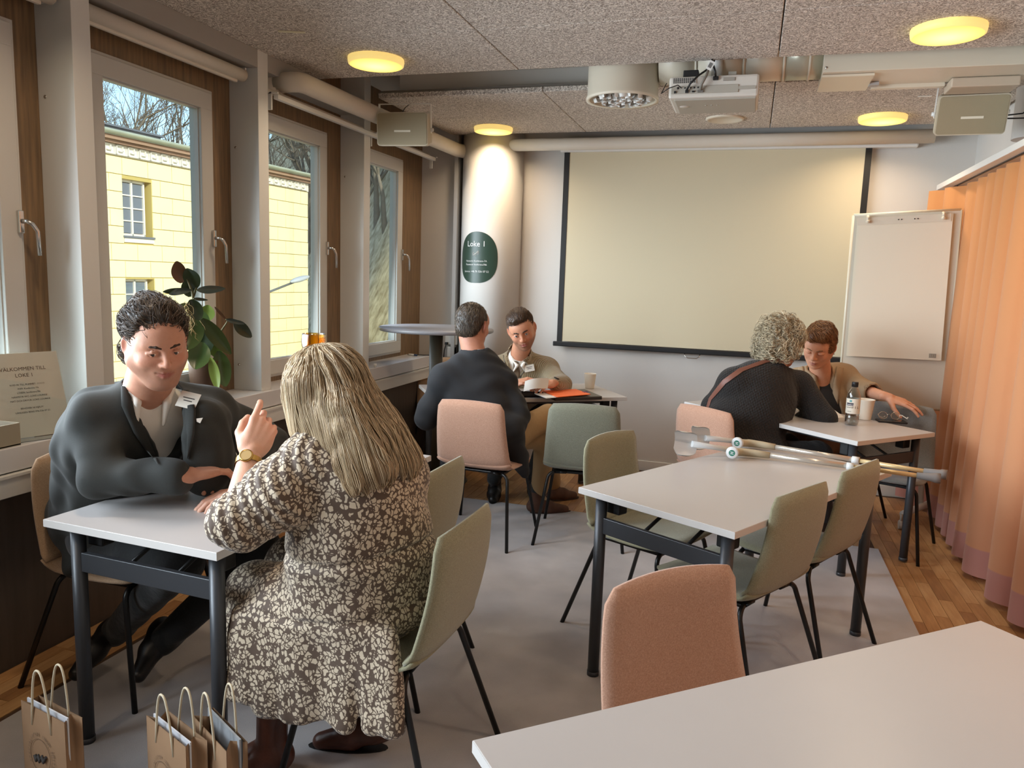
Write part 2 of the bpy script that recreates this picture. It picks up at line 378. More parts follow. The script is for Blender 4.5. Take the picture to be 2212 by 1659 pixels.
# upper right: bulkhead bits
tag(MB().tube([(1.40, 4.9, 2.33), (1.40, 4.9, 2.86)], .11, 24).make('trim_15', m_wall), kind='structure')
# ================================================================ outside
K = 1.6
FX, FY = -12.0*K, 12.864*K; FD = Vector((.0680, .9977, 0)); FN = Vector((.9977, -.0680, 0))   # along the facade, out towards us
def fp(s, d, z): # facade coordinates (s along, d out of the wall, z as seen at 1/K size)
    p = Vector((FX, FY, 0))+FD*s*K+FN*d; return Vector((p.x, p.y, 1.5+(z-1.5)*K))
def fbox(b, s0, s1, d0, d1, z0, z1):
    c = [fp(s, d, z) for z in (z0, z1) for (s, d) in ((s0, d0), (s1, d0), (s1, d1), (s0, d1))]
    return b.add(c, [(0, 3, 2, 1), (4, 5, 6, 7), (0, 1, 5, 4), (1, 2, 6, 5), (2, 3, 7, 6), (3, 0, 4, 7)])
m_yel = M('yellow_render', (244, 234, 186), .8, var=.03, vs=1.5)
m_yj = M('yellow_joint', (196, 176, 104), .85)
m_fw = M('white_render', (228, 224, 214), .8)
bd = thing('building', fp(0, 0, -3), 'pale yellow stone block building seen through the two nearest windows', 'building')
wb = MB(); SL, SR = -4.5, 5.70
holes = [(-.345, .30, 2.06, 3.17), (-.345, .30, .05, 1.20)]
fbox(wb, SL, -.345, -3, 0, -3, 3.86); fbox(wb, .39, SR, -3, 0, -3, 3.86)
fbox(wb, -.345, .39, -3, 0, 3.17, 3.86); fbox(wb, -.345, .39, -3, 0, 1.20, 2.06); fbox(wb, -.345, .39, -3, 0, -3, .05)
fbox(wb, -.345, .39, -3, -.35, .05, 3.17)
wb.make('wall', m_yj, bd)
z = 3.575; row = 0
while z > -1.2:
    z0 = z-.335; s = SL+(.03 if row % 2 else -.285)
    while s < SR:
        a, b = max(s, SL), min(s+.635, SR)
        segs = [(a, b)]
        for (ha, hb, hz0, hz1) in ((-.345, .39, 2.06, 3.17), (-.345, .39, .05, 1.20)):
            if z0 < hz1-.08 and z > hz0+.08:
                ns = []
                for (p, q) in segs:
                    if q <= ha or p >= hb: ns.append((p, q))
                    else:
                        if p < ha: ns.append((p, ha))
                        if q > hb: ns.append((hb, q))
                segs = ns
        for p, q in segs:
            if q-p > .06 and q > -3.0: fbox(MB(), p+.008, q-.008, 0, .03+.004*rnd.random(), z0+.008, z-.008).make('stone_block', m_yel, bd)
        s += .635
    z = z0; row += 1
# frieze with meander relief, cornice, gutter, roof
fz = fbox(MB(), SL, SR, 0, .05, 3.585, 3.80).make('frieze', m_fw, bd)
unit = MB(); 
def key(b, s, d=.05):
    for (a0, a1, c0, c1) in ((0, .02, 3.60, 3.79), (0, .16, 3.77, 3.79), (.14, .16, 3.67, 3.79), (.07, .16, 3.665, 3.685), (.0, .25, 3.60, 3.62), (.235, .255, 3.60, 3.74)):
        fbox(b, s+a0, s+a1, d, d+.07, c0, c1)
s = -3.0
while s < SR-.28:
    b = MB(); key(b, s); b.make('meander_relief', m_fw, fz); s += .278
fbox(MB(), SL-.05, SR+.05, 0, .22, 3.80, 3.86).make('soffit', M('brown_soffit', (150, 118, 96), .7), bd)
fbox(fbox(MB(), SL-.05, SR+.05, 0, .25, 3.86, 3.95), SL-.05, SR+.05, 0, .33, 3.86, 3.89).make('cornice', M('cornice_brown', (164, 132, 108), .7), bd)
gt = MB()
gt.grid(lambda u, v: fp(SL-.1+(SR-SL+.2)*u, .30+.14*math.sin(v*PI*.9), 4.04-.09*(1-math.cos(v*PI*.5))), 12, 6)
fbox(gt, SL-.1, SR+.1, .0, .32, 3.94, 4.05)
gt.make('gutter', M('aged_gutter', (172, 178, 160), .5, var=.1, vs=2), bd)
fbox(MB(), SL-.1, SR+.1, -5, .05, 4.0, 4.06).make('roof', M('roof_dark', (92, 94, 98), .6), bd)
fbox(fbox(fbox(MB(), .35, 2.1, -4.2, -2.3, 4.06, 4.42), .3, 2.15, -4.3, -2.2, 4.42, 4.46), 1.0, 2.05, -2.28, -2.22, 4.12, 4.2).make('roof_unit', M('roof_box', (110, 116, 124), .6), bd)
for (ha, hb, hz0, hz1) in holes:
    wf = MB()
    for (a0, a1, c0, c1) in ((ha, ha+.035, hz0, hz1), (hb-.035, hb, hz0, hz1), (ha, hb, hz1-.05, hz1), (ha, hb, hz0, hz0+.05), ((ha+hb)/2-.02, (ha+hb)/2+.02, hz0, hz1)): fbox(wf, a0, a1, -.25, -.15, c0, c1)
    for j in (1, 2, 3):
        zz = hz0+.05+(hz1-hz0-.1)*j/4; fbox(wf, ha, hb, -.22, -.16, zz-.012, zz+.012)
    wo_ = wf.make('window', m_fw, bd)
    for j in range(4):
        for i in range(2):
            za = hz0+.05+(hz1-hz0-.1)*j/4; sa = ha+.035+i*(hb-ha-.07)/2
            fbox(MB(), sa+.008, sa+(hb-ha-.07)/2-.008, -.22, -.20, za+.012, za+(hz1-hz0-.1)/4-.012).make('pane', M('dim_pane', (112, 122, 136), .12, spec=.8), wo_)
    fbox(MB(), ha-.02, .41, -.15, .09, hz0-.04, hz0).make('sill', M('roof_box', (110, 116, 124), .6), bd)
    fbox(MB(), ha, .40, 0, .05, hz0-.13, hz0-.045).make('sill_block', m_fw, bd)
# ground and wooded slope behind
m_gr = M('spring_ground', (150, 132, 98), .95, vs=2.2, col2=(230, 218, 188), detail=12)
def slope(u, v):
    x = -9-110*v; y = -40+200*u
    d = y+x*1.15-10; h = -3.2+min(60, max(0, d)*1.5)
    h += .9*math.sin(x*.31+y*.17)*min(1, max(0, d)/10)
    return Vector((x, y, h))
tag(MB().grid(slope, 60, 40).make('hillside', m_gr), 'pale brown wooded hillside rising behind the building', 'hill', kind='structure')
m_bark = M('bark_grey', (122, 112, 98), .9, var=.15, vs=3)
def tree_mesh(seed, H=9, depth=6):
    rg = random.Random(seed); b = MB()
    def br(p, d, l, r, k):
        q = p; dd = d.copy(); pts = [p]; rs = [r]
        for i in range(3):
            dd = (dd+Vector((rg.uniform(-.16, .16), rg.uniform(-.16, .16), rg.uniform(-.05, .14)))).normalized()
            q = q+dd*l/3; pts.append(q); rs.append(r*(1-.16*(i+1)))
        b.tube(pts, rs, 5 if k > 3 else 3, cap=False)
        if k <= 0: return
        for j in range(3 if k > 1 else 4):
            a = rg.uniform(0, 2*PI); t = rg.uniform(.35, .8)
            side = dd.orthogonal().normalized(); side.rotate(Matrix.Rotation(a, 3, dd))
            nd = (dd*math.cos(t)+side*math.sin(t)+Vector((0, 0, .12))).normalized()
            s0 = pts[rg.choice((1, 2, 3, 3))]
            br(s0, nd, l*rg.uniform(.6, .82), r*.55, k-1)
    br(Vector((0, 0, -.5)), Vector((0, 0, 1)), H*.33, H*.018, depth)
    me = b.mesh('bare_tree', fix=False); me.materials.append(m_bark); return me
tms = [tree_mesh(s_, 15) for s_ in (3, 11)]
spots = [(-33, 29, 0), (-38, 33, 0), (-32, 35, 0), (-36, 39, 0), (-41, 41, 0), (-33, 43, 0), (-30, 39, 0), (-38, 46, 0), (-31, 50, 0), (-34, 56, 0), (-28, 46, 0), (-17, 40, 0), (-21, 44, 0), (-20, 51, 0), (-24, 55, 0), (-27, 60, 0), (-14, 37, 0), (-30, 66, 0), (-23, 62, 0), (-44, 36, 0), (-17, 34, 0), (-18.5, 36, 0), (-19.5, 39.5, 0), (-21.5, 41, 0), (-23, 46, 0), (-25, 48, 0), (-27.5, 53, 0), (-26, 50.5, 0), (-30, 58, 0), (-20, 37.5, 0), (-28, 44, 0), (-30, 47, 0), (-33, 52, 0), (-35, 55, 0)]
for i, (x, y, z) in enumerate(spots):
    o = bpy.data.objects.new('bare_tree', tms[i % 2]); COL.objects.link(o)
    zz = -3.2+min(60, max(0, y+x*1.15-10)*1.5)
    o.location = (x, y, zz); sc = rnd.uniform(.85, 1.2)*((.45 if i > 22 else .6) if y > 52 or x > -26 else 1.15); o.scale = (sc, sc, sc); o.rotation_euler = (0, 0, rnd.uniform(0, 6))
    tag(o, 'leafless grey-brown tree standing on the slope behind the yellow building', 'tree', 'bare trees outside the windows')
# street lamp in front of the facade
t = thing('street_lamp', (-11.2, 14.2, -3), 'grey street lamp head on a thin curved arm outside the second window', 'street lamp')
def q(s, z, k=1.45): 
    p = Vector((FX, FY, 0))/K+FD*s; return Vector((p.x*k*.8, p.y*k*.8, 1.5+(z-1.5)*k*.8))
MB().tube([q(1.9, -3.5), q(1.95, .2), q(2.3, .55), q(3.2, .72), q(4.1, .92), q(5.1, 1.17)], .035, 8).make('pole', M('lamp_grey', (140, 142, 140), .4, metal=.5), t)
hp = q(5.35, 1.25); 
MB().sphere((0, 0, 0), 1, 8, (.12, .55, .085), M4=Matrix.Translation(hp) @ Matrix.Rotation(R(10), 4, 'X')).make('lamp_head', M('lamp_grey2', (190, 194, 196), .35), t)
# ================================================================ tables and chairs
m_top = M('table_laminate', (190, 186, 184), .32, var=.02, vs=3)
m_edge = M('table_edge', (206, 202, 198), .4)
m_steel = M('grey_steel', (66, 68, 72), .38, metal=.3)
m_leg = M('black_steel', (24, 24, 24), .35, metal=.2)
m_blk = M('black_plastic', (22, 22, 23), .5)
TW, TL, TZ = .638, 1.27, .745
def make_table():
    t = thing('folding_table', (0, 0, 0))
    tp = MB().box((-TW/2, -TL/2, TZ-.024), (TW/2, TL/2, TZ), bev=.0012).make('tabletop', m_top, t)
    MB().box((-TW/2-.0008, -TL/2-.0008, TZ-.0225), (TW/2+.0008, TL/2+.0008, TZ-.0015)).make('edge_band', m_edge, tp)
    for sy_ in (-1, 1):
        y = sy_*(TL/2-.065)
        for sx in (-1, 1):
            x = sx*(TW/2-.058)
            MB().tube([(x, y, .012), (x, y, TZ-.026)], .0215, 20).tube([(x, y, .0125), (x, y, .03)], .023, 20).make('leg', m_steel, t)
            MB().box((x-sx*.03-.03, y-sy_*.055-.025, TZ-.10), (x-sx*.03+.03, y-sy_*.055+.025, TZ-.0245), bev=.006).make('folding_hinge', m_blk, t)
        MB().box((-TW/2+.075, y-.009, .575), (TW/2-.075, y+.009, .635), bev=.002).make('crossbar', m_steel, t)
        for sx in (-1, 1):
            MB().tube([(sx*.09, y, .60), (sx*.09, y-sy_*.30, TZ-.03)], .007, 8).make('brace', m_leg, t)
    for sx in (-1, 1): MB().box((sx*(TW/2-.12)-.012, -TL/2+.14, TZ-.055), (sx*(TW/2-.12)+.012, TL/2-.14, TZ-.0245)).make('side_rail', m_steel, t)
    return t
tab0 = make_table()
def put_table(first, P0, P1, label):
    """P0, P1: ends of the short edge nearest the camera"""
    o = tab0 if first else dup(tab0)
    P0, P1 = Vector(P0), Vector(P1); d = (P1-P0).normalized(); n_ = Vector((-d.y, d.x))
    c = (P0+P1)/2+n_*TL/2; a = math.atan2(d.y, d.x)
    place(o, (c.x, c.y, 0), a); return tag(o, label, 'table', 'folding tables')
TA = put_table(True, (-1.947, 1.683), (-1.310, 1.645), 'white folding table between the man in the charcoal suit and the blonde woman')
TD = put_table(False, (-.551, 2.688), (.008, 2.378), 'white folding table with two grey crutches lying across it')
TC = put_table(False, (.577, 4.11), (.992, 4.546), 'white folding table holding a water bottle, white cup and glasses on a phone')
# table C: short edge nearest runs from the near corner to the right corner; rotate so that its length runs to the left
d = (Vector((.992, 4.546))-Vector((.577, 4.11))).normalized(); n_ = Vector((-d.y, d.x)); c = (Vector((.577, 4.11))+Vector((.992, 4.546)))/2+n_*TL/2
place(TC, (c.x, c.y, 0), math.atan2(d.y, d.x))
TE = dup(tab0); e1 = (Vector((.54, 1.92))-Vector((-.382, 1.1))).normalized(); e2 = Vector((e1.y, -e1.x))
c = Vector((-.382, 1.1))+e1*TL/2+e2*TW/2; place(TE, (c.x, c.y, 0), math.atan2(e1.y, e1.x)-PI/2)
tag(TE, 'bare white folding table filling the bottom right foreground', 'table', 'folding tables')
TB = dup(tab0); c = Vector((-.723, 4.968)); dB = Vector((-.55, .835)).normalized(); eB = Vector((-dB.y, dB.x))  # short end, and long side towards the windows
c2 = c+eB*TL/2+dB*TW/2; place(TB, (c2.x, c2.y, 0), math.atan2(eB.y, eB.x)-PI/2)
tag(TB, 'white folding table with orange folder and white paper cup near the round column', 'table', 'folding tables')

# ---- shell chair: upholstered seat and back in one curve, black tube legs. local: faces +Y
def shell_profile():
    pts = []
    for t in np.linspace(0, 1, 8): pts.append((.215-.33*t, .444-.012*math.sin(t*PI*.9)))          # seat front -> back
    for t in np.linspace(0, 1, 6)[1:]:
        a = -PI/2-t*R(82); pts.append((-.115+.085*math.cos(a)*1.0-.0, .529+.085*math.sin(a)))
    x0, z0 = pts[-1]
    for t in np.linspace(0, 1, 9)[1:]: pts.append((x0-.045*t-.012*math.sin(t*PI), z0+(.818-z0)*t))
    return pts
PROF = shell_profile()
def make_chair(fab, fab_name, topcurve=.02):
    t = thing('shell_chair', (0, 0, 0))
    n = len(PROF); TH = .034
    def width(i):
        s = i/(n-1); return .222 if s < .5 else .222-.028*((s-.5)/.5)
    def nrm(i):
        a = Vector(PROF[max(i-1, 0)]); b = Vector(PROF[min(i+1, n-1)]); d = (b-a).normalized(); return Vector((d.y, -d.x))  # towards inside/top
    def part(i0, i1, name):
        b = MB(); NU = 14; ring_ = []
        m = i1-i0
        def P(u, v, side):
            k = i0+v*m; i = min(int(k), n-2); f = k-i
            py = PROF[i][0]*(1-f)+PROF[i+1][0]*f; pz = PROF[i][1]*(1-f)+PROF[i+1][1]*f
            nn = nrm(i)*(1-f)+nrm(i+1)*f; w_ = width(i)*(1-f)+width(i+1)*f
            x = (u*2-1)
            dish = .018*(x*x) if name == 'backrest' else .006*(x*x)
            # rounded corners at the outer ends
            endv = 0
            if name == 'backrest': r = max(0, (v-.86)/.14); w_ *= 1-.11*r**3
            else: r = max(0, (.14-v)/.14); w_ *= 1-.16*r**2.6
            if name == 'backrest' and v > .8: pz += topcurve*(1-x*x)*(v-.8)/.2*.6
            py_, pz_ = py+nn.x*(-1)*0, pz
            # the inner face looks to +Y for the back and +Z for the seat
            inn = Vector((-nn.x, -nn.y)) if (-nn.x*1+(-nn.y)*1) > 0 else Vector((nn.x, nn.y))
            edge = (1-abs(x)**8)*(1 if name != 'x' else 1); ev = 1
            if name == 'backrest': ev = 1-max(0, (v-.93)/.07)**4
            else: ev = 1-max(0, (.07-v)/.07)**4
            th = TH*.5*(.25+.75*edge*ev)*side
            return Vector((x*w_, py+inn.x*(dish+th), pz+inn.y*(dish+th)))
        NV = 12 if name == 'backrest' else 10
        b.grid(lambda u, v: P(u, v, 1), NU, NV); b.grid(lambda u, v: P(u, v, -1), NU, NV)
        o1 = 0; W = NU+1; o2 = W*(NV+1); f = []
        for j in range(NV):
            f += [(o1+j*W, o2+j*W, o2+(j+1)*W, o1+(j+1)*W), (o1+j*W+NU, o1+(j+1)*W+NU, o2+(j+1)*W+NU, o2+j*W+NU)]
        for i in range(NU):
            f += [(o1+i, o1+i+1, o2+i+1, o2+i), (o1+NV*W+i, o2+NV*W+i, o2+NV*W+i+1, o1+NV*W+i+1)]
        b.add([], []); b.f += f; b.sm += [True]*len(f)
        return b.make(name, fab, t)
    part(0, 10, 'seat'); part(9, n-1, 'backrest')
    # tube frame: under-seat runner each side and four legs with a soft bend
    for sx in (-1, 1):
        for sy_, yf, yt in ((-1, -.265, -.13), (1, .235, .15)):
            x = sx*.155
            pts = [(x*.6, yt, .412), (x*1.0, yt, .410)]
            for k in range(6):
                a = k/5*R(80); pts.append((sx*(.155+.042*math.sin(a)), yt+(yf-yt)*.10*k/5, .410-.045*(1-math.cos(a))))
            pts.append((sx*.252, yf, .004))
            MB().tube(pts, .0095, 12).make('leg', m_leg, t)
    MB().box((-.17, -.13, .404), (.17, .16, .418), bev=.004).make('seat_frame', m_leg, t)
    return t
def fabric(name, c1, c2):
    return M(name, c1, .95, vs=320, col2=c2, detail=3, bump=.5, bs=900, bd=.002, sheen=.35)
f_green = fabric('sage_wool', (128, 124, 98), (158, 154, 126)); f_pink = fabric('dusty_pink_wool', (172, 128, 104), (200, 158, 134)); f_grey = fabric('grey_wool', (112, 110, 104), (138, 136, 130)); f_sage2 = fabric('green_grey_wool', (104, 104, 88), (130, 130, 112)); f_beige = fabric('beige_wool', (164, 134, 104), (190, 160, 130))
protos = {}
def chair(fab, c, F, label):
    if fab.name not in protos: protos[fab.name] = make_chair(fab, fab.name); o = protos[fab.name]
    else: o = dup(protos[fab.name])
    a = math.atan2(F[1], F[0])-PI/2
    place(o, (c[0], c[1], 0), a); return tag(o, label, 'chair', 'upholstered shell chairs')
CH = {}
CH['w'] = chair(f_green, (-.95, 1.97), (-1, .04), 'sage green chair under the woman in the patterned dress')
CH['g2'] = chair(f_green, (-1.24, 2.51), (-1, .03), 'empty sage green chair just behind the patterned dress woman at her table')
CH['man'] = chair(f_beige, (-2.10, 2.17), (1, .0), 'beige chair of the man in the dark suit beside the window sill')
CH['suit'] = chair(f_pink, (-1.40, 4.10), (.06, 1), 'dusty pink chair seen from behind under the man in the black jacket')
CH['gB'] = chair(f_sage2, (-.85, 4.29), (-.12, 1), 'empty green grey chair right beside the pink chair of the man in the black jacket')
CH['gDl'] = chair(f_green, (-.34, 3.23), (.90, -.42), 'sage green chair at the left side of the crutches table')
CH['pC'] = chair(f_pink, (-.06, 4.48), (.60, .80), 'dusty pink chair under the woman in the black crocheted top')
CH['grey'] = chair(f_grey, (.83, 4.82), (-.35, -.94), 'grey chair on which the woman in the beige blazer rests her hand')
CH['lady'] = chair(f_beige, (.60, 5.36), (-.6, -.8), 'brown beige chair of the woman in the beige blazer')
CH['Dr1'] = chair(f_green, (.02, 2.83), (-.86, .50), 'sage green chair at the right side of the crutches table, the nearer one')
CH['Dr2'] = chair(f_green, (.26, 3.30), (-.88, .47), 'sage green chair at the right side of the crutches table, under the crutch tips')
CH['pF'] = chair(f_pink, (.04, 1.60), (.72, -.69), 'large dusty pink chair tucked in at the bare foreground table')
CH['card'] = chair(f_beige, (-2.23, 5.60), (.6, -.8), 'pale chair at the window corner behind the man in the black jacket')

CH['k'] = chair(f_sage2, (-1.60, 5.42), (.55, -.835), 'green grey chair under the man in the ribbed beige cardigan')
# ---- tall round table
t = thing('round_high_table', (-2.13, 5.08, 0), 'tall round grey table on a single column by the last window', 'table')
MB().lathe([(.0001, 1.098), (.40, 1.098), (.41, 1.104), (.41, 1.118), (.405, 1.123), (.0001, 1.123)], (-2.13, 5.08, 0), 64).make('tabletop', M('grey_laminate', (134, 134, 138), .4), t)
MB().lathe([(.12, 1.082), (.11, 1.098)], (-2.13, 5.08, 0), 32).lathe([(.0001, 1.082), (.12, 1.082)], (-2.13, 5.08, 0), 32).make('mounting_plate', m_blk, t)
m_col = M('olive_grey_metal', (84, 80, 68), .5)
MB().tube([(-2.13, 5.08, .02), (-2.13, 5.08, 1.085)], .048, 32).make('column', m_col, t)
MB().lathe([(.0001, .03), (.05, .03), (.24, .014), (.25, .004), (.0001, .004)], (-2.13, 5.08, 0), 40).make('base', m_col, t)

# ---- ceiling lamps
m_shade = M('lamp_shade_edge', (244, 214, 130), .5, emit=.75)
m_lampc = bpy.data.materials.new('lamp_diffuser'); m_lampc.use_nodes = True
n = m_lampc.node_tree.nodes; L = m_lampc.node_tree.links; p = n['Principled BSDF']
tc = n.new('ShaderNodeTexCoord'); ln = n.new('ShaderNodeVectorMath'); ln.operation = 'LENGTH'; rp = n.new('ShaderNodeValToRGB')
mp = n.new('ShaderNodeMapping'); mp.inputs['Scale'].default_value = (7.4, 7.4, 0); L.new(tc.outputs['Object'], mp.inputs[0]); L.new(mp.outputs[0], ln.inputs[0]); L.new(ln.outputs['Value'], rp.inputs[0])
rp.color_ramp.elements[0].color = (1.0, .84, .30, 1); rp.color_ramp.elements[1].color = (.66, .46, .10, 1); rp.color_ramp.elements[0].position = .15
L.new(rp.outputs[0], p.inputs['Emission Color']); p.inputs['Emission Strength'].default_value = 1.9; p.inputs['Base Color'].default_value = (.2, .16, .08, 1)
def make_lamp():
    t = thing('ceiling_lamp', (0, 0, 0))
    MB().lathe([(.145, 0), (.146, -.012), (.143, -.030), (.136, -.034)], (0, 0, 0), 48).make('shade', m_shade, t)
    MB().lathe([(.0001, -.040), (.10, -.0385), (.136, -.034)], (0, 0, 0), 48).make('diffuser', m_lampc, t)
    MB().lathe([(.0001, -.001), (.12, -.001)], (0, 0, 0), 32).make('base_plate', m_white, t)
    return t
lamp0 = make_lamp()
for i, (x, y, lb) in enumerate(((-1.95, 3.77, 'lit round ceiling lamp nearest the windows in the front ceiling field'), (.714, 3.78, 'lit round ceiling lamp above the grey ventilation duct at upper right, the largest'), (-1.925, 5.61, 'lit round ceiling lamp above the round column near the back wall'), (.727, 5.57, 'lit round ceiling lamp left of the right loudspeaker'))):
    o = lamp0 if i == 0 else dup(lamp0); place(o, (x, y, ZC)); tag(o, lb, 'lamp', 'ceiling lamps')
    light('lamp_light', 'AREA', (x, y, ZC-.045), 5.9, (1, .77, .54), (0, 0, -1), shape='DISK', size=.2, spread=R(145))
for (x, y) in ((-1.95, 1.9), (.714, 1.9), (-1.95, 0.0), (.714, 0.0)):  # added lights out of view, without fixtures, filling the near room with warm light
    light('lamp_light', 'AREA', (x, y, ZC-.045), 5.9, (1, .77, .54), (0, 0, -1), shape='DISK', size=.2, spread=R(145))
# round speaker grille / detector
t = thing('ceiling_disc', (-.25, 5.5, ZC), 'round white ceiling disc fixed flush behind the projector', 'vent')
MB().lathe([(.125, 0), (.127, -.006), (.112, -.014), (.105, -.008), (.0001, -.006)], (-.25, 5.5, ZC), 40).make('disc', m_duct, t)
tag(MB().box((-.062, -.012, 2.5965), (.062, .012, 2.5995), M4=Matrix.Translation((-2.135, 3.28, 0)) @ Matrix.Rotation(R(18), 4, 'Z')).make('tape_strip', M('cream_tape', (226, 220, 190), .6)), 'short strip of cream tape stuck to the front ceiling boards', 'tape')
tag(MB().box((.83, 5.02, 2.595), (.90, 5.03, 2.5995)).make('ceiling_clip', M('bright_clip', (240, 236, 225), .4)), 'tiny white clip on the ceiling beside the right loudspeaker', 'clip')

# ---- duct, diffuser and trunk
t = thing('air_duct', (-.15, 4.35, 2.55), 'round white ventilation duct in the ceiling gap behind the projector', 'duct')
DY, DZ = 4.36, 2.685
def duct(xa, xb, name, mat, r=.13): return MB().tube([(xa, DY, DZ), (xb, DY, DZ)], r, 48).make(name, mat, t)
duct(-.55, -.36, 'duct_section', m_duct); duct(-.355, -.12, 'duct_section', m_duct); duct(-.115, .075, 'duct_section', m_duct); duct(.08, .265, 'duct_section', M('galvanised_duct', (196, 192, 172), .3, metal=.35))
for x in (-.3575, -.1175, .0775, .2): MB().tube([(x-.006, DY, DZ), (x+.006, DY, DZ)], .1335, 48).make('duct_collar', m_duct, t)
tb = MB().box((.26, 4.21, 2.548), (XR, 4.50, 2.84), bev=.003).make('duct_box', m_duct, t)
for sx, sz in ((.275, 2.57), (.275, 2.66)): MB().lathe([(.0001, -.002), (.005, -.002), (.006, 0)], (sx, 4.209, sz), 10, axis='Y').make('screw', m_chrome, tb)
MB().box((.26, 4.25, 2.535), (.50, 4.56, 2.546)).make('access_plate', m_duct, t)
MB().box((.52, 4.50, 2.53), (.86, 4.54, 2.56)).make('duct_lip', m_duct, t)
MB().box((.50, 4.42, 2.530), (.545, 4.47, 2.546)).make('bracket', M('grey_strip', (176, 174, 172), .5), t)
MB().box((.87, 4.40, 2.50), (1.17, 4.56, 2.546), bev=.006).make('acrylic_cover', M('cream_cover', (196, 180, 160), .3), t)
t = thing('air_diffuser', (-.75, 4.35, 2.465), 'round white drum air diffuser with scalloped nozzles beside the projector', 'vent')
MB().lathe([(.192, 2.60), (.192, 2.855)], (-.75, 4.35, 0), 56).lathe([(.18, 2.478), (.197, 2.474), (.198, 2.49), (.192, 2.50), (.192, 2.60)], (-.75, 4.35, 0), 56).make('drum', m_duct, t)
MB().lathe([(.0001, 2.492), (.18, 2.492), (.18, 2.478)], (-.75, 4.35, 0), 56).make('face_plate', M('nozzle_plate', (200, 190, 168), .4), t)
nz = MB()
for k in range(13):
    a = -PI*.1+k/12*PI*1.2; nz.v.append((.026*math.cos(a), .026*math.sin(a), 0)); nz.v.append((.020*math.cos(a)*.8, .020*math.sin(a)*.8, -.022))
for k in range(12): nz.f.append((2*k, 2*k+2, 2*k+3, 2*k+1)); nz.sm.append(True)
nzm = nz.mesh('nozzle'); nzm.materials.append(m_white)
nzm2 = MB().lathe([(.0001, .0), (.02, .0)], (0, 0, -.0005), 12).mesh('nozzle_hole'); nzm2.materials.append(M('nozzle_dark', (92, 84, 70), .6))
kk = 0
for i in range(-4, 5):
    for j in range(-4, 5):
        x = i*.046+(j % 2)*.023; y = j*.040
        if math.hypot(x, y) < .155:
            o = bpy.data.objects.new('nozzle', nzm); COL.objects.link(o); o.parent = t; o.location = (x, y, .0265); o.rotation_euler = (0, 0, (kk*2.4) % 6.28)
            o2 = bpy.data.objects.new('nozzle_hole', nzm2); COL.objects.link(o2); o2.parent = o; kk += 1

# ---- projector, hung upside down
t = thing('projector', (-.25, 4.22, 2.42), 'white ceiling projector showing its rear sockets and cables', 'projector')
m_proj = M('projector_white', (206, 200, 190), .4); m_pg = M('projector_grey', (168, 162, 150), .5)
MB().box((-.468, 4.06, 2.415), (-.035, 4.42, 2.52), bev=.012).make('housing', m_proj, t)
MB().box((-.44, 4.08, 2.408), (-.045, 4.40, 2.418), bev=.004).make('lid', m_pg, t)
vt = MB().box((-.449, 4.055, 2.485), (-.335, 4.061, 2.512)).make('vent_grille', m_proj, t)
vs_ = MB()
for i in range(11):
    for j in range(5): vs_.box((-.447+i*.0101, 4.0535, 2.487+j*.005), (-.4395+i*.0101, 4.0552, 2.4902+j*.005))
o = vs_.make('grille_slots', M('black_hole', (20, 20, 20), .8), vt); o['kind'] = 'stuff'
MB().box((-.455, 4.054, 2.435), (-.13, 4.062, 2.472), bev=.002).make('socket_panel', m_pg, t)
for x, z, r_ in ((-.422, 2.463, .006), (-.388, 2.463, .004), (-.36, 2.463, .0045), (-.342, 2.463, .0045), (-.324, 2.463, .0045)):
    MB().lathe([(.0001, -.003), (r_*.6, -.003), (r_, 0)], (x, 4.0535, z), 12, axis='Y').make('audio_socket', m_blk, t)
for x, a, z0, z1 in ((-.44, .010, 2.438, 2.448), (-.385, .016, 2.438, 2.452), (-.352, .012, 2.440, 2.447), (-.325, .028, 2.438, 2.450)):
    MB().box((x, 4.045, z0), (x+a, 4.056, z1), bev=.001).make('plug', M('plug_grey', (110, 106, 100), .5) if a > .02 else m_blk, t)
MB().box((-.255, 4.045, 2.494), (-.228, 4.058, 2.512), bev=.003).make('power_plug', m_blk, t)
MB().box((-.205, 4.0545, 2.49), (-.15, 4.0585, 2.506)).make('type_plate', M('plate_grey', (150, 144, 134), .5), t)
MB().box((-.18, 4.0545, 2.448), (-.05, 4.0585, 2.462)).make('louvre', m_pg, t)
MB().lathe([(.0001, -.002), (.022, -.002), (.025, 0)], (-.40, 4.22, 2.408), 24).make('badge', m_proj, t)
for k in range(3): MB().lathe([(.0001, -.002), (.005, -.002), (.006, 0)], (-.29+.028*k, 4.20, 2.408), 12).make('button', m_pg, t)
MB().tube([(-.25, 4.24, 2.52), (-.25, 4.24, 2.82)], .028, 20).make('mount_pole', m_white, t)
MB().box((-.37, 4.10, 2.52), (-.13, 4.36, 2.528), bev=.002).make('mount_plate', m_white, t)
tag(MB().box((-.405, 4.10, 2.526), (-.33, 4.17, 2.56), bev=.004).make('adapter_box', m_blk), 'small black adapter box lying on top of the projector', 'adapter')
tag(MB().box((-.185, 4.10, 2.521), (-.145, 4.15, 2.545), bev=.003).make('adapter_box', m_pg), 'small grey adapter on top right of the projector', 'adapter')
tag(MB().tube([(-.377, 4.04, 2.45), (-.36, 4.02, 2.475), (-.325, 4.02, 2.51), (-.29, 4.06, 2.545), (-.26, 4.12, 2.60), (-.245, 4.2, 2.70)], .005, 8).make('cable', m_blk), 'black video cable rising from the projector sockets', 'cable')
tag(MB().tube([(-.31, 4.045, 2.45), (-.305, 4.02, 2.47), (-.285, 4.02, 2.51), (-.275, 4.05, 2.56), (-.262, 4.12, 2.62), (-.25, 4.19, 2.70)], .0065, 8).make('cable', M('cable_grey', (120, 114, 104), .5)), 'thick grey cable rising from the projector sockets', 'cable')
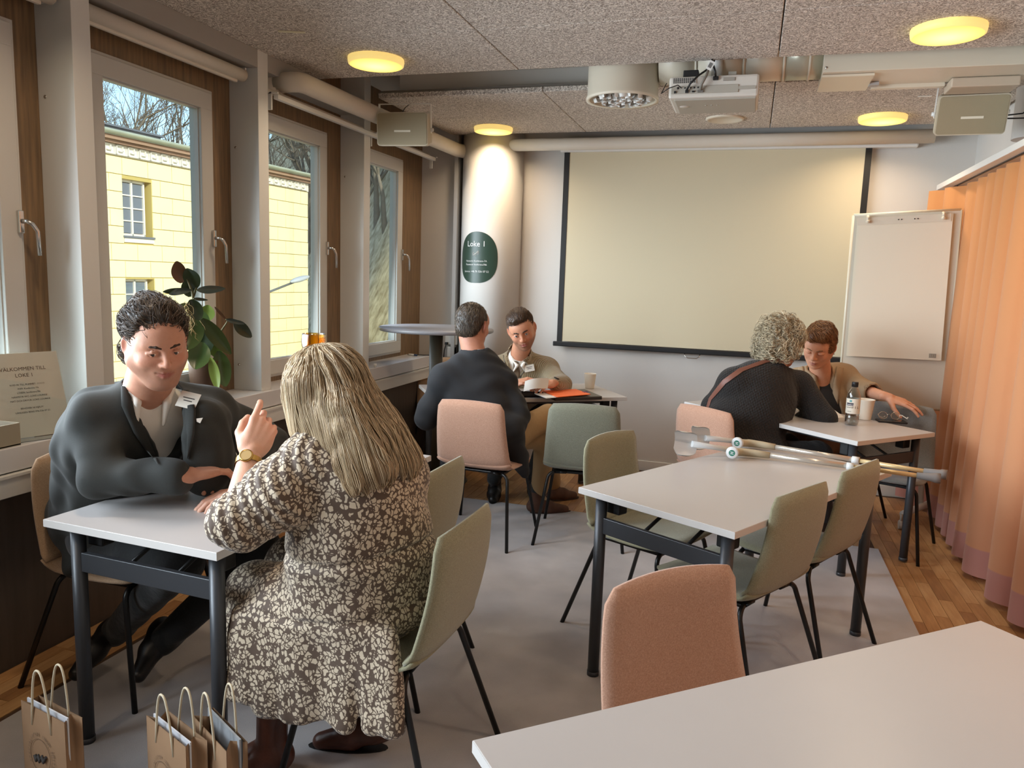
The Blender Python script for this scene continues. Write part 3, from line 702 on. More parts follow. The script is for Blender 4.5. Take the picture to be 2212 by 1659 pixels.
tag(MB().tube([(-.242, 4.045, 2.51), (-.245, 4.03, 2.53), (-.26, 4.05, 2.57), (-.275, 4.1, 2.62), (-.26, 4.18, 2.69)], .005, 8).make('cable', m_blk), 'black power cable looping up from the projector power plug', 'cable')
tag(MB().tube([(-.405, 4.052, 2.463), (-.42, 4.02, 2.47), (-.46, 4.0, 2.452), (-.50, 4.03, 2.435), (-.485, 4.1, 2.50)], .0025, 6).make('cable', m_blk), 'thin black wire curling off the left end of the projector', 'cable')
lab = thing('cable_label', (-.27, 4.04, 2.55), 'white barcode tag tied to the projector cables', 'tag')
Mx = Matrix.Translation((-.268, 4.015, 2.555)) @ Matrix.Rotation(R(28), 4, 'Y')
MB().box((-.014, -.001, -.022), (.014, .001, .022), M4=Mx).make('tag_card', m_white, lab)
bb = MB()
for k in range(7): bb.box((-.009+k*.0026, -.0018, -.012), (-.0078+k*.0026, -.0011, .012), M4=Mx)
bb.make('bar_print', m_blk, lab)

# ---- loudspeakers
def make_speaker():
    t = thing('loudspeaker', (0, 0, 0)); W, H = .165, .10
    b = MB(); 
    def rr(w, h, r, n=5):
        out = []
        for (cx_, cy_, a0) in ((w-r, h-r, 0), (-w+r, h-r, PI/2), (-w+r, -h+r, PI), (w-r, -h+r, 1.5*PI)):
            for k in range(n+1): a = a0+k/n*PI/2; out.append((cx_+r*math.cos(a), cy_+r*math.sin(a)))
        return out
    F = Matrix(((1, 0, 0, 0), (0, 0, 1, 0), (0, 1, 0, 0), (0, 0, 0, 1)))   # (x, y, z) -> (x, z, y)
    b.prism(rr(W, H, .018), 0, .05, F); b.prism(rr(W-.012, H-.012, .02), .05, .13, F)
    cab = b.make('cabinet', M('speaker_case', (196, 186, 164), .45), t)
    MB().prism(rr(W-.006, H-.006, .015), -.003, .0005, F).make('grille', M('speaker_grille', (158, 146, 118), .6, bump=.5, bs=700, bd=.002), t)
    for k in range(9): MB().box((-W+.03+k*.034, .055, H-.014), (-W+.034+k*.034, .128, H-.004), bev=.001).make('rib', M('speaker_case', (196, 186, 164), .45), cab)
    MB().box((-.05, -.0045, -.018), (.055, -.003, -.006)).make('badge', M('badge_white', (226, 220, 200), .5), t)
    br_ = MB()
    for sx in (-1, 1): br_.box((sx*(W+.004)-.0015, .05, -.02), (sx*(W+.004)+.0015, .08, .155))
    br_.box((-W-.0055, .05, .152), (W+.0055, .08, .156)); br_.make('bracket', m_white, t)
    for sx in (-1, 1): MB().lathe([(.0001, sx*.012), (.010, sx*.012), (.012, 0)], (sx*(W+.006), .065, 0), 14, axis='X').make('knob', m_white, t)
    return t
sp0 = make_speaker(); place(sp0, (-2.145, 4.50, 2.388), R(6), R(6)); tag(sp0, 'pale rectangular loudspeaker hanging over the pipe near the windows', 'loudspeaker', 'ceiling loudspeakers')
sp1 = dup(sp0); place(sp1, (1.02, 4.60, 2.405), R(-3), R(20)); sp1.scale = (.98, 1, 1); tag(sp1, 'pale rectangular loudspeaker hanging above the orange curtain', 'loudspeaker', 'ceiling loudspeakers')
tag(MB().tube([(1.18, 4.72, 2.42), (1.28, 4.72, 2.43), (1.36, 4.7, 2.50), (1.385, 4.6, 2.54)], .004, 6).tube([(1.18, 4.74, 2.41), (1.30, 4.74, 2.41), (1.37, 4.72, 2.46), (1.386, 4.66, 2.50)], .004, 6).make('speaker_cable', m_blk), 'pair of black cables running from the right loudspeaker to the wall', 'cable')
tag(MB().tube([(-2.25, 4.64, 2.46), (-2.22, 4.70, 2.56), (-2.2, 4.74, 2.595)], .003, 6).make('speaker_cable', m_blk), 'thin black cable behind the left loudspeaker', 'cable')

# ---- projection screen
t = thing('projection_screen', (-.38, 5.97, .96), 'large white pull-down projection screen with black borders on the back wall', 'screen')
SX0, SX1, SZ0, SZ1 = -1.462, .735, .965, 2.49
m_scr = M('screen_fabric', (206, 195, 166), .7)
MB().grid(lambda u, v: Vector((SX0+.04+(SX1-SX0-.08)*u, 5.985+.004*math.sin(u*9)*(1-v), SZ0+.04+(SZ1-SZ0-.04)*v)), 24, 8).make('screen_fabric', m_scr, t)
for xa in (SX0, SX1-.042): MB().box((xa, 5.982, SZ0+.03), (xa+.042, 5.9885, SZ1)).make('side_border', m_blk, t)
MB().box((SX0-.03, 5.97, SZ0-.002), (SX1+.03, 5.995, SZ0+.036), bev=.006).make('bottom_bar', m_blk, t)
MB().box((SX0-.03, 5.955, 2.472), (1.02, 6.03, 2.56), bev=.01).make('screen_housing', m_white, t)
MB().tube([(-.45, 5.975, .962), (-.445, 5.965, .945), (-.425, 5.965, .932), (-.36, 5.965, .932), (-.34, 5.965, .945), (-.335, 5.975, .962)], .0035, 8).make('pull_handle', m_chrome, t)

# ---- flipchart
t = thing('flipchart', (.92, 5.5, 0), 'white mobile flipchart with a blank paper pad in front of the curtain', 'flipchart')
yb = 5.55; tilt = .035
def fc(x, z, d=0): return Vector((x, yb+tilt*(z-.75)*-1+d, z))
b = MB()
for (x0, x1, z0, z1, d0, d1) in ((.612, 1.235, .735, 2.0, 0, .018),):
    vs = [fc(x0+(.006 if z == z1 else 0), z, d) for z in (z0, z1) for (x, d) in ((x0, d0),)]
bo = [fc(.622, .74), fc(1.262, .735), fc(1.222, 2.012), fc(.604, 1.972)]; bk = [v+Vector((0, .018, 0)) for v in bo]
MB().add(bo+bk, [(0, 1, 2, 3), (7, 6, 5, 4), (0, 4, 5, 1), (1, 5, 6, 2), (2, 6, 7, 3), (3, 7, 4, 0)]).make('board', M('flip_board', (214, 208, 192), .35), t)
fr = MB()
for i in range(4):
    a_, b_ = bo[i]+Vector((0, .008, 0)), bo[(i+1) % 4]+Vector((0, .008, 0)); fr.tube([a_, b_], .010, 8)
fr.make('board_frame', M('frame_cream', (220, 212, 190), .4), t)
def pd(u, v, d=0):
    a_ = bo[0].lerp(bo[1], u); b_ = bo[3].lerp(bo[2], u); p = a_.lerp(b_, v); return p+Vector((0, -.012-d, 0))
pad = MB(); 
for k in range(5):
    d0 = .003*k
    pad.grid(lambda u, v: pd(.035+.87*u+.004*k, .255+.728*v, d0+(.035-.004*k)*(1-v)**2*max(0, u-.3)), 8, 8)
po = pad.make('paper_pad', M('flip_paper', (232, 224, 204), .8), t)
MB().grid(lambda u, v: pd(.035+.87*u, .945+.038*v, .017), 4, 2).make('torn_strip', M('flip_paper2', (222, 214, 196), .8), po)
for u_ in (.13, .83):
    p = pd(u_, .968, .02); MB().tube([p+Vector((0, .01, .028)), p+Vector((0, -.012, .02)), p+Vector((0, -.014, -.004))], .008, 8).sphere(p+Vector((0, -.014, -.008)), .012, 8).make('paper_hook', M('hook_cream', (210, 200, 180), .4), t)
bc = MB()
for k in range(12): bc.add([pd(.80+k*.0055, .268, .05), pd(.803+k*.0055, .268, .05), pd(.803+k*.0055, .290, .05), pd(.80+k*.0055, .290, .05)], [(0, 1, 2, 3)])
bc.make('bar_print', M('print_grey', (70, 66, 60), .7), po)
hl = MB()
for u_ in (.42, .45, .57, .60): hl.lathe([(.0001, -.001), (.004, -.001)], pd(u_, .965, .022), 8, axis='Y')
hl.make('punch_hole', m_blk, po)
MB().tube([(1.16, 5.58, .755), (1.165, 5.46, .11)], .018, 12).make('leg', m_white, t)
MB().tube([(.72, 5.62, .755), (.72, 5.52, .11)], .018, 12).make('leg', m_white, t)
MB().tube([(1.02, 5.21, .10), (1.16, 5.42, .105), (1.30, 5.62, .11)], .022, 12).make('foot_bar', m_white, t)
MB().tube([(.62, 5.30, .10), (.74, 5.75, .11)], .022, 12).make('foot_bar', m_white, t)
for x, y in ((1.012, 5.205), (1.31, 5.62), (.61, 5.30), (.75, 5.78)):
    MB().tube([(x-.012, y, .032), (x+.012, y, .032)], .028, 16).tube([(x, y, .05), (x, y, .10)], .008, 8).make('caster', M('caster_grey', (186, 178, 166), .4), t)

# ---- curtain on rail
m_cur = bpy.data.materials.new('orange_curtain'); m_cur.use_nodes = True
n = m_cur.node_tree.nodes; L = m_cur.node_tree.links; p = n['Principled BSDF']
tc = n.new('ShaderNodeTexCoord'); sx_ = n.new('ShaderNodeSeparateXYZ'); L.new(tc.outputs['Object'], sx_.inputs[0])
rp = n.new('ShaderNodeValToRGB'); rp.color_ramp.interpolation = 'LINEAR'; e = rp.color_ramp.elements
mr = n.new('ShaderNodeMapRange'); mr.inputs['From Min'].default_value = 0; mr.inputs['From Max'].default_value = 2.2; L.new(sx_.outputs['Z'], mr.inputs[0]); L.new(mr.outputs[0], rp.inputs[0])
e[0].position = .068; e[0].color = lin((206, 150, 140))+(1,); e[1].position = .070; e[1].color = lin((226, 166, 126))+(1,)
x_ = e.new(1.0); x_.color = lin((230, 162, 100))+(1,)
L.new(rp.outputs[0], p.inputs['Base Color']); p.inputs['Roughness'].default_value = .85; p.inputs['Sheen Weight'].default_value = .3
trn = n.new('ShaderNodeBsdfTranslucent'); L.new(rp.outputs[0], trn.inputs[0]); mi = n.new('ShaderNodeMixShader'); mi.inputs[0].default_value = .35
L.new(p.outputs[0], mi.inputs[1]); L.new(trn.outputs[0], mi.inputs[2]); L.new(mi.outputs[0], n['Material Output'].inputs[0])
t = thing('curtain', (1.25, 4.5, .03), 'long orange pleated curtain with a pink hem along the right wall', 'curtain')
def cur(u, v):
    y = 1.6+4.35*u; zt = 2.175; z = .035+(zt-.035)*v
    ph = 27*y+2.2*math.sin(2.3*y)+1.3*math.sin(5.1*y)
    A = (.052+.018*math.sin(3.3*y))*(.55+.45*(1-v)); sw = math.sin(ph); sw = math.copysign(abs(sw)**.75, sw)
    x = 1.265+A*sw+.02*math.sin(2.1*y+1)*(1-v)
    if y > 5.55: x -= (y-5.55)*.30
    return Vector((x, y+.012*math.cos(ph), z))
MB().grid(cur, 620, 8).make('curtain_cloth', m_cur, t)
t = thing('curtain_rail', (1.22, 4.0, 2.19), 'long white curtain rail above the orange curtain', 'rail')
MB().box((1.17, 1.5, 2.19), (1.30, YB-.01, 2.225), bev=.003).make('rail', m_white, t)
MB().box((1.225, 1.5, 2.184), (1.235, YB-.02, 2.191)).make('slot', m_blk, t)
for yk in (5.72, 4.42, 3.2): MB().tube([(1.23, yk, 2.192), (1.23, yk, 2.176)], .004, 6).make('glider', m_blk, t)
# ================================================================ figures: smooth solids grown from tapered limbs
from mathutils.bvhtree import BVHTree
PS = 1.09                                   # people and furniture share this scale
A = np.array
def at(px, py, d):
    """point at distance d (along the optical axis) behind pixel px, py"""
    v = fw + rt*((px-1106)/FPX) - up*((py-829.5)/FPX)
    return A([v.x*d, v.y*d, 1.5+v.z*d])
def unit(v): v = A(v, float); return v/np.linalg.norm(v)
def C_(p0, p1, r0, r1=None, k=.02, op=1): return ('c', A(p0, float), A(p1, float), r0, r0 if r1 is None else r1, k, op)
def E_(c, r, k=.02, op=1, B=None): return ('e', A(c, float), A(r, float), B, k, op)
def sdf(prims, h, pad=.03, lo=None, hi=None):
    pts = []
    for p in prims:
        if p[-1] < 0: continue
        if p[0] == 'c': r = max(p[3], p[4]); pts += [p[1]-r, p[1]+r, p[2]-r, p[2]+r]
        else: r = max(p[2]); pts += [p[1]-r, p[1]+r]
    pts = A(pts)
    lo = pts.min(0)-pad if lo is None else A(lo, float); hi = pts.max(0)+pad if hi is None else A(hi, float)
    n = np.ceil((hi-lo)/h).astype(int)+1
    ax = [lo[i]+h*np.arange(n[i]) for i in range(3)]
    F = np.full(n, .2, np.float32)
    for p in prims:
        if p[0] == 'c': r = max(p[3], p[4]); a = np.minimum(p[1], p[2])-r; b = np.maximum(p[1], p[2])+r; k = p[5]
        else: r = max(p[2]); a = p[1]-r; b = p[1]+r; k = p[4]
        m = k*1.2+3*h
        i0 = np.maximum(((a-m-lo)/h).astype(int), 0); i1 = np.minimum(((b+m-lo)/h).astype(int)+2, n)
        if (i1 <= i0).any(): continue
        sl = tuple(slice(i0[i], i1[i]) for i in range(3))
        X = ax[0][sl[0]][:, None, None].astype(np.float32); Y = ax[1][sl[1]][None, :, None].astype(np.float32); Z = ax[2][sl[2]][None, None, :].astype(np.float32)
        if p[0] == 'c':
            _, p0, p1, ra, rb, k, op = p; d = p1-p0; L2 = max(d@d, 1e-9)
            t = np.clip(((X-p0[0])*d[0]+(Y-p0[1])*d[1]+(Z-p0[2])*d[2])/L2, 0, 1)
            D = np.sqrt((X-p0[0]-t*d[0])**2+(Y-p0[1]-t*d[1])**2+(Z-p0[2]-t*d[2])**2)-(ra+(rb-ra)*t)
        else:
            _, c, r3, B, k, op = p; dx, dy, dz = X-c[0], Y-c[1], Z-c[2]
            if B is not None: q = [dx*B[i][0]+dy*B[i][1]+dz*B[i][2] for i in range(3)]
            else: q = [dx, dy, dz]
            k0 = np.sqrt((q[0]/r3[0])**2+(q[1]/r3[1])**2+(q[2]/r3[2])**2); k1 = np.sqrt((q[0]/r3[0]**2)**2+(q[1]/r3[1]**2)**2+(q[2]/r3[2]**2)**2)+1e-6
            D = k0*(k0-1)/k1
        f = F[sl]
        if op > 0:
            hh = np.clip(.5+.5*(f-D)/k, 0, 1); F[sl] = f*(1-hh)+D*hh-k*hh*(1-hh)
        else:
            D = -D; hh = np.clip(.5-.5*(f-D)/k, 0, 1); F[sl] = f*(1-hh)+D*hh+k*hh*(1-hh)
    return F, lo
def snet(F, lo, h):
    s = F < 0; nx, ny, nz = F.shape
    cn = np.zeros((nx-1, ny-1, nz-1), np.int8)
    off = [(i, j, k) for i in (0, 1) for j in (0, 1) for k in (0, 1)]
    for (i, j, k) in off: cn += s[i:nx-1+i, j:ny-1+j, k:nz-1+k]
    cells = np.argwhere((cn > 0) & (cn < 8))
    if not len(cells): return np.zeros((0, 3)), np.zeros((0, 4), int)
    idx = -np.ones((nx-1, ny-1, nz-1), np.int32); idx[tuple(cells.T)] = np.arange(len(cells))
    V = np.stack([F[cells[:, 0]+i, cells[:, 1]+j, cells[:, 2]+k] for (i, j, k) in off], 1)
    O = A(off, float); acc = np.zeros((len(cells), 3)); cnt = np.zeros(len(cells))
    for a in range(8):
        for b in range(a+1, 8):
            if np.abs(O[a]-O[b]).sum() != 1: continue
            m = (V[:, a] < 0) != (V[:, b] < 0); den = V[:, a]-V[:, b]; t = np.where(m, V[:, a]/np.where(m, den, 1), 0)
            acc += m[:, None]*(O[a]+(O[b]-O[a])*t[:, None]); cnt += m
    P = lo+h*(cells+acc/cnt[:, None]); Q = []
    for axx in range(3):
        sl0 = [slice(1, -1)]*3; sl1 = [slice(1, -1)]*3; sl0[axx] = slice(0, -1); sl1[axx] = slice(1, None)
        s0, s1 = s[tuple(sl0)], s[tuple(sl1)]; e = np.argwhere(s0 != s1)
        if not len(e): continue
        sg = s0[tuple(e.T)]; e = e+A([0 if i == axx else 1 for i in range(3)])
        u, v = [(1, 2), (2, 0), (0, 1)][axx]; du = np.eye(3, dtype=int)[u]; dv = np.eye(3, dtype=int)[v]
        q = np.stack([idx[tuple((e-du-dv).T)], idx[tuple((e-dv).T)], idx[tuple(e.T)], idx[tuple((e-du).T)]], 1)
        q[~sg] = q[~sg][:, ::-1]; Q.append(q)
    return P, np.concatenate(Q)
def fold(P, N, amp, f=(30, 30, 12), seed=0, warp=2.0):
    """cloth folds: displace along the normal by warped waves"""
    rs = np.random.RandomState(seed); d = np.zeros(len(P))
    W = P+.03*warp*np.sin(P[:, [1, 2, 0]]*9+seed)+.012*warp*np.sin(P[:, [2, 0, 1]]*23+seed*2)
    for i in range(4):
        k = rs.normal(size=3)*A(f)*(.6+.35*i); d += np.sin(W@k+rs.rand()*6)/(1+.5*i)
    return P+N*(d*amp/2)[:, None]
def vnorm(P, Q):
    n = np.cross(P[Q[:, 1]]-P[Q[:, 0]], P[Q[:, 2]]-P[Q[:, 0]]); N = np.zeros_like(P)
    for i in range(4): np.add.at(N, Q[:, i], n)
    return N/(np.linalg.norm(N, axis=1)[:, None]+1e-12)
def relax(P, Q, it=1, w=.5):
    for _ in range(it):
        S_ = np.zeros_like(P); c = np.zeros(len(P))
        for a in range(4):
            b = (a+1) % 4
            np.add.at(S_, Q[:, a], P[Q[:, b]]); np.add.at(c, Q[:, a], 1); np.add.at(S_, Q[:, b], P[Q[:, a]]); np.add.at(c, Q[:, b], 1)
        P = P*(1-w)+w*S_/c[:, None]
    return P
def solid(prims, h, it=1, lo=None, hi=None):
    F, l = sdf(prims, h, lo=lo, hi=hi); P, Q = snet(F, l, h); return (relax(P, Q, it, .5), Q)
def cut(P, Q, keep):
    m = keep[Q].all(1); Q = Q[m]; used = np.unique(Q); mp = -np.ones(len(P), int); mp[used] = np.arange(len(used)); return P[used], mp[Q]
def npmesh(name, P, Q, mat, parent=None, cols=None, off=True):
    me = bpy.data.meshes.new(name); o_ = A(wloc(parent)) if (parent is not None and off) else np.zeros(3)
    P = np.ascontiguousarray(P-o_, dtype=np.float32); k = Q.shape[1]
    me.vertices.add(len(P)); me.vertices.foreach_set('co', P.ravel()); me.loops.add(Q.size); me.loops.foreach_set('vertex_index', np.ascontiguousarray(Q, dtype=np.int32).ravel())
    me.polygons.add(len(Q)); me.polygons.foreach_set('loop_start', np.arange(0, Q.size, k, dtype=np.int32)); me.polygons.foreach_set('loop_total', np.full(len(Q), k, np.int32))
    me.update(calc_edges=True); me.validate(); me.polygons.foreach_set('use_smooth', [True]*len(me.polygons))
    if cols is not None and len(cols) == len(me.vertices):
        ca = me.color_attributes.new('Col', 'FLOAT_COLOR', 'POINT'); ca.data.foreach_set('color', np.c_[cols, np.ones(len(cols))].astype(np.float32).ravel())
    return link(name, me, mat, parent)
def joinm(parts):
    Ps, Qs, n = [], [], 0
    for P, Q in parts: Ps.append(P); Qs.append(Q+n); n += len(P)
    return np.concatenate(Ps), np.concatenate(Qs)
def colmat(name, rough=.55, sss=.0, bump=0, bs=400, sheen=0):
    m = bpy.data.materials.new(name); m.use_nodes = True; n = m.node_tree.nodes; L = m.node_tree.links; p = n['Principled BSDF']
    a = n.new('ShaderNodeVertexColor'); a.layer_name = 'Col'; no = n.new('ShaderNodeTexNoise'); no.inputs['Scale'].default_value = 60; no.inputs['Detail'].default_value = 4
    tc = n.new('ShaderNodeTexCoord'); L.new(tc.outputs['Object'], no.inputs[0])
    mx_ = n.new('ShaderNodeMixRGB'); mx_.blend_type = 'SOFT_LIGHT'; mx_.inputs[0].default_value = .18; L.new(a.outputs[0], mx_.inputs[1]); L.new(no.outputs[0], mx_.inputs[2])
    L.new(mx_.outputs[0], p.inputs['Base Color']); p.inputs['Roughness'].default_value = rough; p.inputs['Sheen Weight'].default_value = sheen
    if sss: p.inputs['Subsurface Weight'].default_value = sss; p.inputs['Subsurface Radius'].default_value = (.010, .004, .002); p.inputs['Subsurface Scale'].default_value = .6
    if bump:
        nb = n.new('ShaderNodeTexNoise'); nb.inputs['Scale'].default_value = bs; L.new(tc.outputs['Object'], nb.inputs[0]); bu = n.new('ShaderNodeBump'); bu.inputs['Strength'].default_value = bump; bu.inputs['Distance'].default_value = .003
        L.new(nb.outputs[0], bu.inputs['Height']); L.new(bu.outputs[0], p.inputs['Normal'])
    return m
m_skin = colmat('skin', .5, .12, .15)
m_hair = colmat('hair', .45, 0, 0); m_hair.node_tree.nodes['Principled BSDF'].inputs['Specular IOR Level'].default_value = .6
def frame(fwd, upv=(0, 0, 1), roll=0):
    """columns: right, forward, up"""
    f = unit(fwd); u = A(upv, float); r = unit(np.cross(f, u)); u = np.cross(r, f)
    if roll: c, s = math.cos(roll), math.sin(roll); r, u = r*c+u*s, u*c-r*s
    return np.stack([r, f, u], 1)
def strands(paths, rad, sides=3):
    """paths (S, N, 3), rad (N,) -> one mesh of thin tapering tubes"""
    S_, N, _ = paths.shape; T = np.gradient(paths, axis=1); T /= np.linalg.norm(T, axis=2)[..., None]+1e-9
    ref = A([.3, .2, .93]); U = np.cross(T, ref); U /= np.linalg.norm(U, axis=2)[..., None]+1e-9; V = np.cross(T, U)
    a = np.arange(sides)*2*PI/sides; r = A(rad)[None, :, None, None]
    P = paths[:, :, None, :]+r*(U[:, :, None, :]*np.cos(a)[None, None, :, None]+V[:, :, None, :]*np.sin(a)[None, None, :, None])
    b = np.arange(S_)[:, None, None]*N*sides+np.arange(N-1)[None, :, None]*sides; k = np.arange(sides)[None, None, :]; k2 = (k+1) % sides
    Q = np.stack([b+k, b+k2, b+sides+k2, b+sides+k], -1).reshape(-1, 4)
    return P.reshape(-1, 3), Q
def comb(P, Q, roots, dirfn, n, step, lift, rs, jit=.12, adhere=1.0):
    """hair paths that follow the surface P, Q from the roots along dirfn(p)"""
    bvh = BVHTree.FromPolygons([tuple(p) for p in P], [tuple(q) for q in Q]); out = np.zeros((len(roots), n, 3))
    for s, r in enumerate(roots):
        p = A(r, float); l = lift*(.3+rs.rand()); j = rs.normal(size=3)*jit
        for i in range(n):
            out[s, i] = p
            d = dirfn(p, i)+j+rs.normal(size=3)*jit*.4; q = p+unit(d)*step*(.8+.4*rs.rand() if i == 0 else 1)
            lo_, nn, _, _ = bvh.find_nearest(Vector(q))
            if lo_ is None: p = q; continue
            tgt = A(lo_)+A(nn)*l*min(1, (i+1)/3); p = q*(1-adhere)+tgt*adhere
    return out
# ---------------------------------------------------------------- things laid on a surface
BV = {}
def bvh_of(o):
    if o.name not in BV:
        off = Vector(wloc(o)); BV[o.name] = BVHTree.FromPolygons([v.co+off for v in o.data.vertices], [tuple(q.vertices) for q in o.data.polygons])
    return BV[o.name]
def hit(o, px, py, d0=2.0):
    o_ = Vector((0, 0, 1.5)); r_ = bvh_of(o).ray_cast(o_, (Vector(at(px, py, 1))-o_).normalized())
    return (A(r_[0]), A(r_[1])) if r_[0] is not None else None
def strip_on(o, inner, outer, name, mat, lift=.006, n=12, lab=None):
    """flat piece between two pixel polylines, laid on the surface of o"""
    def smp(pl, t):
        x = t*(len(pl)-1); i = min(int(x), len(pl)-2); f = x-i; return (pl[i][0]*(1-f)+pl[i+1][0]*f, pl[i][1]*(1-f)+pl[i+1][1]*f)
    rows = []
    for k in range(n+1):
        a, b = smp(inner, k/n), smp(outer, k/n); row = []
        for u in (0, .33, .66, 1):
            h_ = hit(o, a[0]*(1-u)+b[0]*u, a[1]*(1-u)+b[1]*u)
            row.append(None if h_ is None else h_[0]+unit(h_[1]+unit(-h_[0]+A([0, 0, 1.5])))*(lift*(.5+.5*math.sin(PI*(.2+.6*u)))))
        if all(r is not None for r in row): rows.append(row)
    if len(rows) < 3: return None
    P = A(rows).reshape(-1, 3); m = len(rows); Q = A([(j*4+i, j*4+i+1, (j+1)*4+i+1, (j+1)*4+i) for j in range(m-1) for i in range(3)])
    P2 = P-unit(P.mean(0)-A([0, 0, 1.5]))*-.004; PP, QQ = joinm([(P, Q), (P2, Q[:, ::-1])])
    rim = [(j*4, (j+1)*4, (j+1)*4+4*m, j*4+4*m) for j in range(m-1)]+[(j*4+3, j*4+3+4*m, (j+1)*4+3+4*m, (j+1)*4+3) for j in range(m-1)]
    return npmesh(name, PP, np.concatenate([QQ, A(rim)]), mat, o.parent)
# ---------------------------------------------------------------- head
def head_prims(sex='m', age=0, fat=0.0, closed=0.0, smile=0.0):
    f = fat; P = []
    P += [E_((0, -.016, .036), (.0765, .094, .083), .02), E_((0, .012, -.02), (.066+.01*f, .078, .085), .03)]
    P += [E_((0, .050, .035), (.058, .042, .045), .03)]
    for s in (-1, 1):
        P += [C_((s*(.052+.008*f), .0, -.045), (s*.020, .058, -.092), .022+.006*f, .017+.003*f, .025)]      # jaw
        P += [E_((s*.037, .058, -.026), (.024+.004*f, .022, .022), .018)]                                # cheek
        P += [C_((s*.014, .083, .022), (s*.046, .068, .024), .010, .008, .012)]                         # brow
    P += [E_((0, .070, -.096), (.020, .017, .016), .015)]
    if f > .4: P += [E_((0, .035, -.105), (.045*f, .04, .025), .03)]
    P += [E_((0, .072, -.060), (.030, .020, .024), .018)]                                             # muzzle
    for s in (-1, 1):
        P += [E_((s*.0315, .0925, .003), (.018, .012, .0115), .012, -1)]                                # eye socket
    P += [C_((0, .086, .016), (0, .1065, -.024), .0065, .0095, .012), E_((0, .104, -.030), (.011, .011, .009), .006)]
    for s in (-1, 1): P += [E_((s*.0115, .094, -.033), (.0075, .010, .007), .006)]
    for s in (-1, 1): P += [E_((s*.006, .1, -.041), (.0035, .005, .003), .002, -1)]
    ul = .0052 if sex == 'm' else .006
    cz = .004*smile
    for s in (-1, 1):
        P += [C_((s*.024, .0795, -.063+cz), (s*.007, .0925, -.0585), .0035, ul, .004), C_((s*.022, .079, -.064+cz), (s*.006, .0915, -.0695), .0035, ul*1.25, .004)]
    for s in (-1, 1): P += [C_((s*.026, .083, -.0635+cz), (0, .099, -.0638), .0022, .0022, .003, -1)]
    for s in (-1, 1):                                                                                    # eyelids
        zc = .003; x = s*.0315
        up_ = .0075-.008*closed
        pts = [(x-.0155, .0785, zc), (x-.006, .0875, zc+up_*.85), (x+.003, .0885, zc+up_), (x+.0155, .080, zc)]
        for a_, b_ in zip(pts, pts[1:]): P += [C_(a_, b_, .0030+.0035*closed, .0030+.0035*closed, .003)]
        pts = [(x-.0155, .0785, zc), (x-.005, .086, zc-.0065), (x+.005, .0865, zc-.0065), (x+.0155, .0795, zc)]
        for a_, b_ in zip(pts, pts[1:]): P += [C_(a_, b_, .0026, .0026, .003)]
        if closed > .5: P += [E_((x, .0765, zc), (.0155, .0135, .0125), .004)]
    for s in (-1, 1):                                                                                    # ears
        e = unit((s*.55, -.75, 0)); Bm = np.stack([unit((s*.8, .6, 0)), unit((-s*.6, .8, 0)), A([0, 0, 1.])])
        P += [E_((s*.079, -.010, -.002), (.0095, .019, .031), .006, 1, Bm), E_((s*.087, -.006, .002), (.006, .011, .018), .005, -1, Bm), E_((s*.076, -.002, -.030), (.006, .008, .010), .005)]
    if age:
        for s in (-1, 1): P += [C_((s*.022, .092, -.040), (s*.034, .081, -.064), .0022, .0016, .007, -1), C_((s*.026, .082, -.072), (s*.028, .076, -.086), .0018, .0012, .006, -1), C_((s*.022, .094, -.014), (s*.040, .084, -.016), .002, .0012, .004, -1)]
    return P
def head_cols(L, tone, lips, stub=0, stubc=(90, 64, 48), red=.5):
    """paint by place on the head: lips, cheeks, beard shadow, nostrils"""
    base = A(lin(tone)); c = np.tile(base, (len(L), 1)); x, y, z = L.T
    def g(cx, cy_, cz, rx, ry, rz): return np.exp(-(((np.abs(x)-cx)/rx)**2+((y-cy_)/ry)**2+((z-cz)/rz)**2))
    ck = g(.04, .07, -.022, .022, .03, .018)*red; c = c*(1-ck[:, None]*.35)+A(lin((196, 96, 78)))*ck[:, None]*.35
    nr = g(0, .11, -.03, .012, .014, .012)*red; c = c*(1-nr[:, None]*.35)+A(lin((200, 100, 80)))*nr[:, None]*.35
    er = np.clip((np.abs(x)-.079)/.006, 0, 1)*(np.abs(z) < .04); c = c*(1-er[:, None]*.35)+A(lin((200, 98, 80)))*er[:, None]*.35
    if stub:
        s = np.clip((-.035-z)/.02, 0, 1)*np.clip((y+.0)/.03, 0, 1)*np.clip((z+.14)/.03, 0, 1)
        cheekcut = 1-g(.03, .085, -.03, .02, .03, .016); s = s*cheekcut*stub
        c = c*(1-s[:, None])+A(lin(stubc))*s[:, None]
    lp = np.clip(1-np.abs((z+.0638)/.0115), 0, 1)*np.clip(1-np.abs(x)/.027, 0, 1)*(y > .078); lp = np.clip(lp*2.2, 0, 1)
    c = c*(1-lp[:, None])+A(lin(lips))*lp[:, None]
    return c
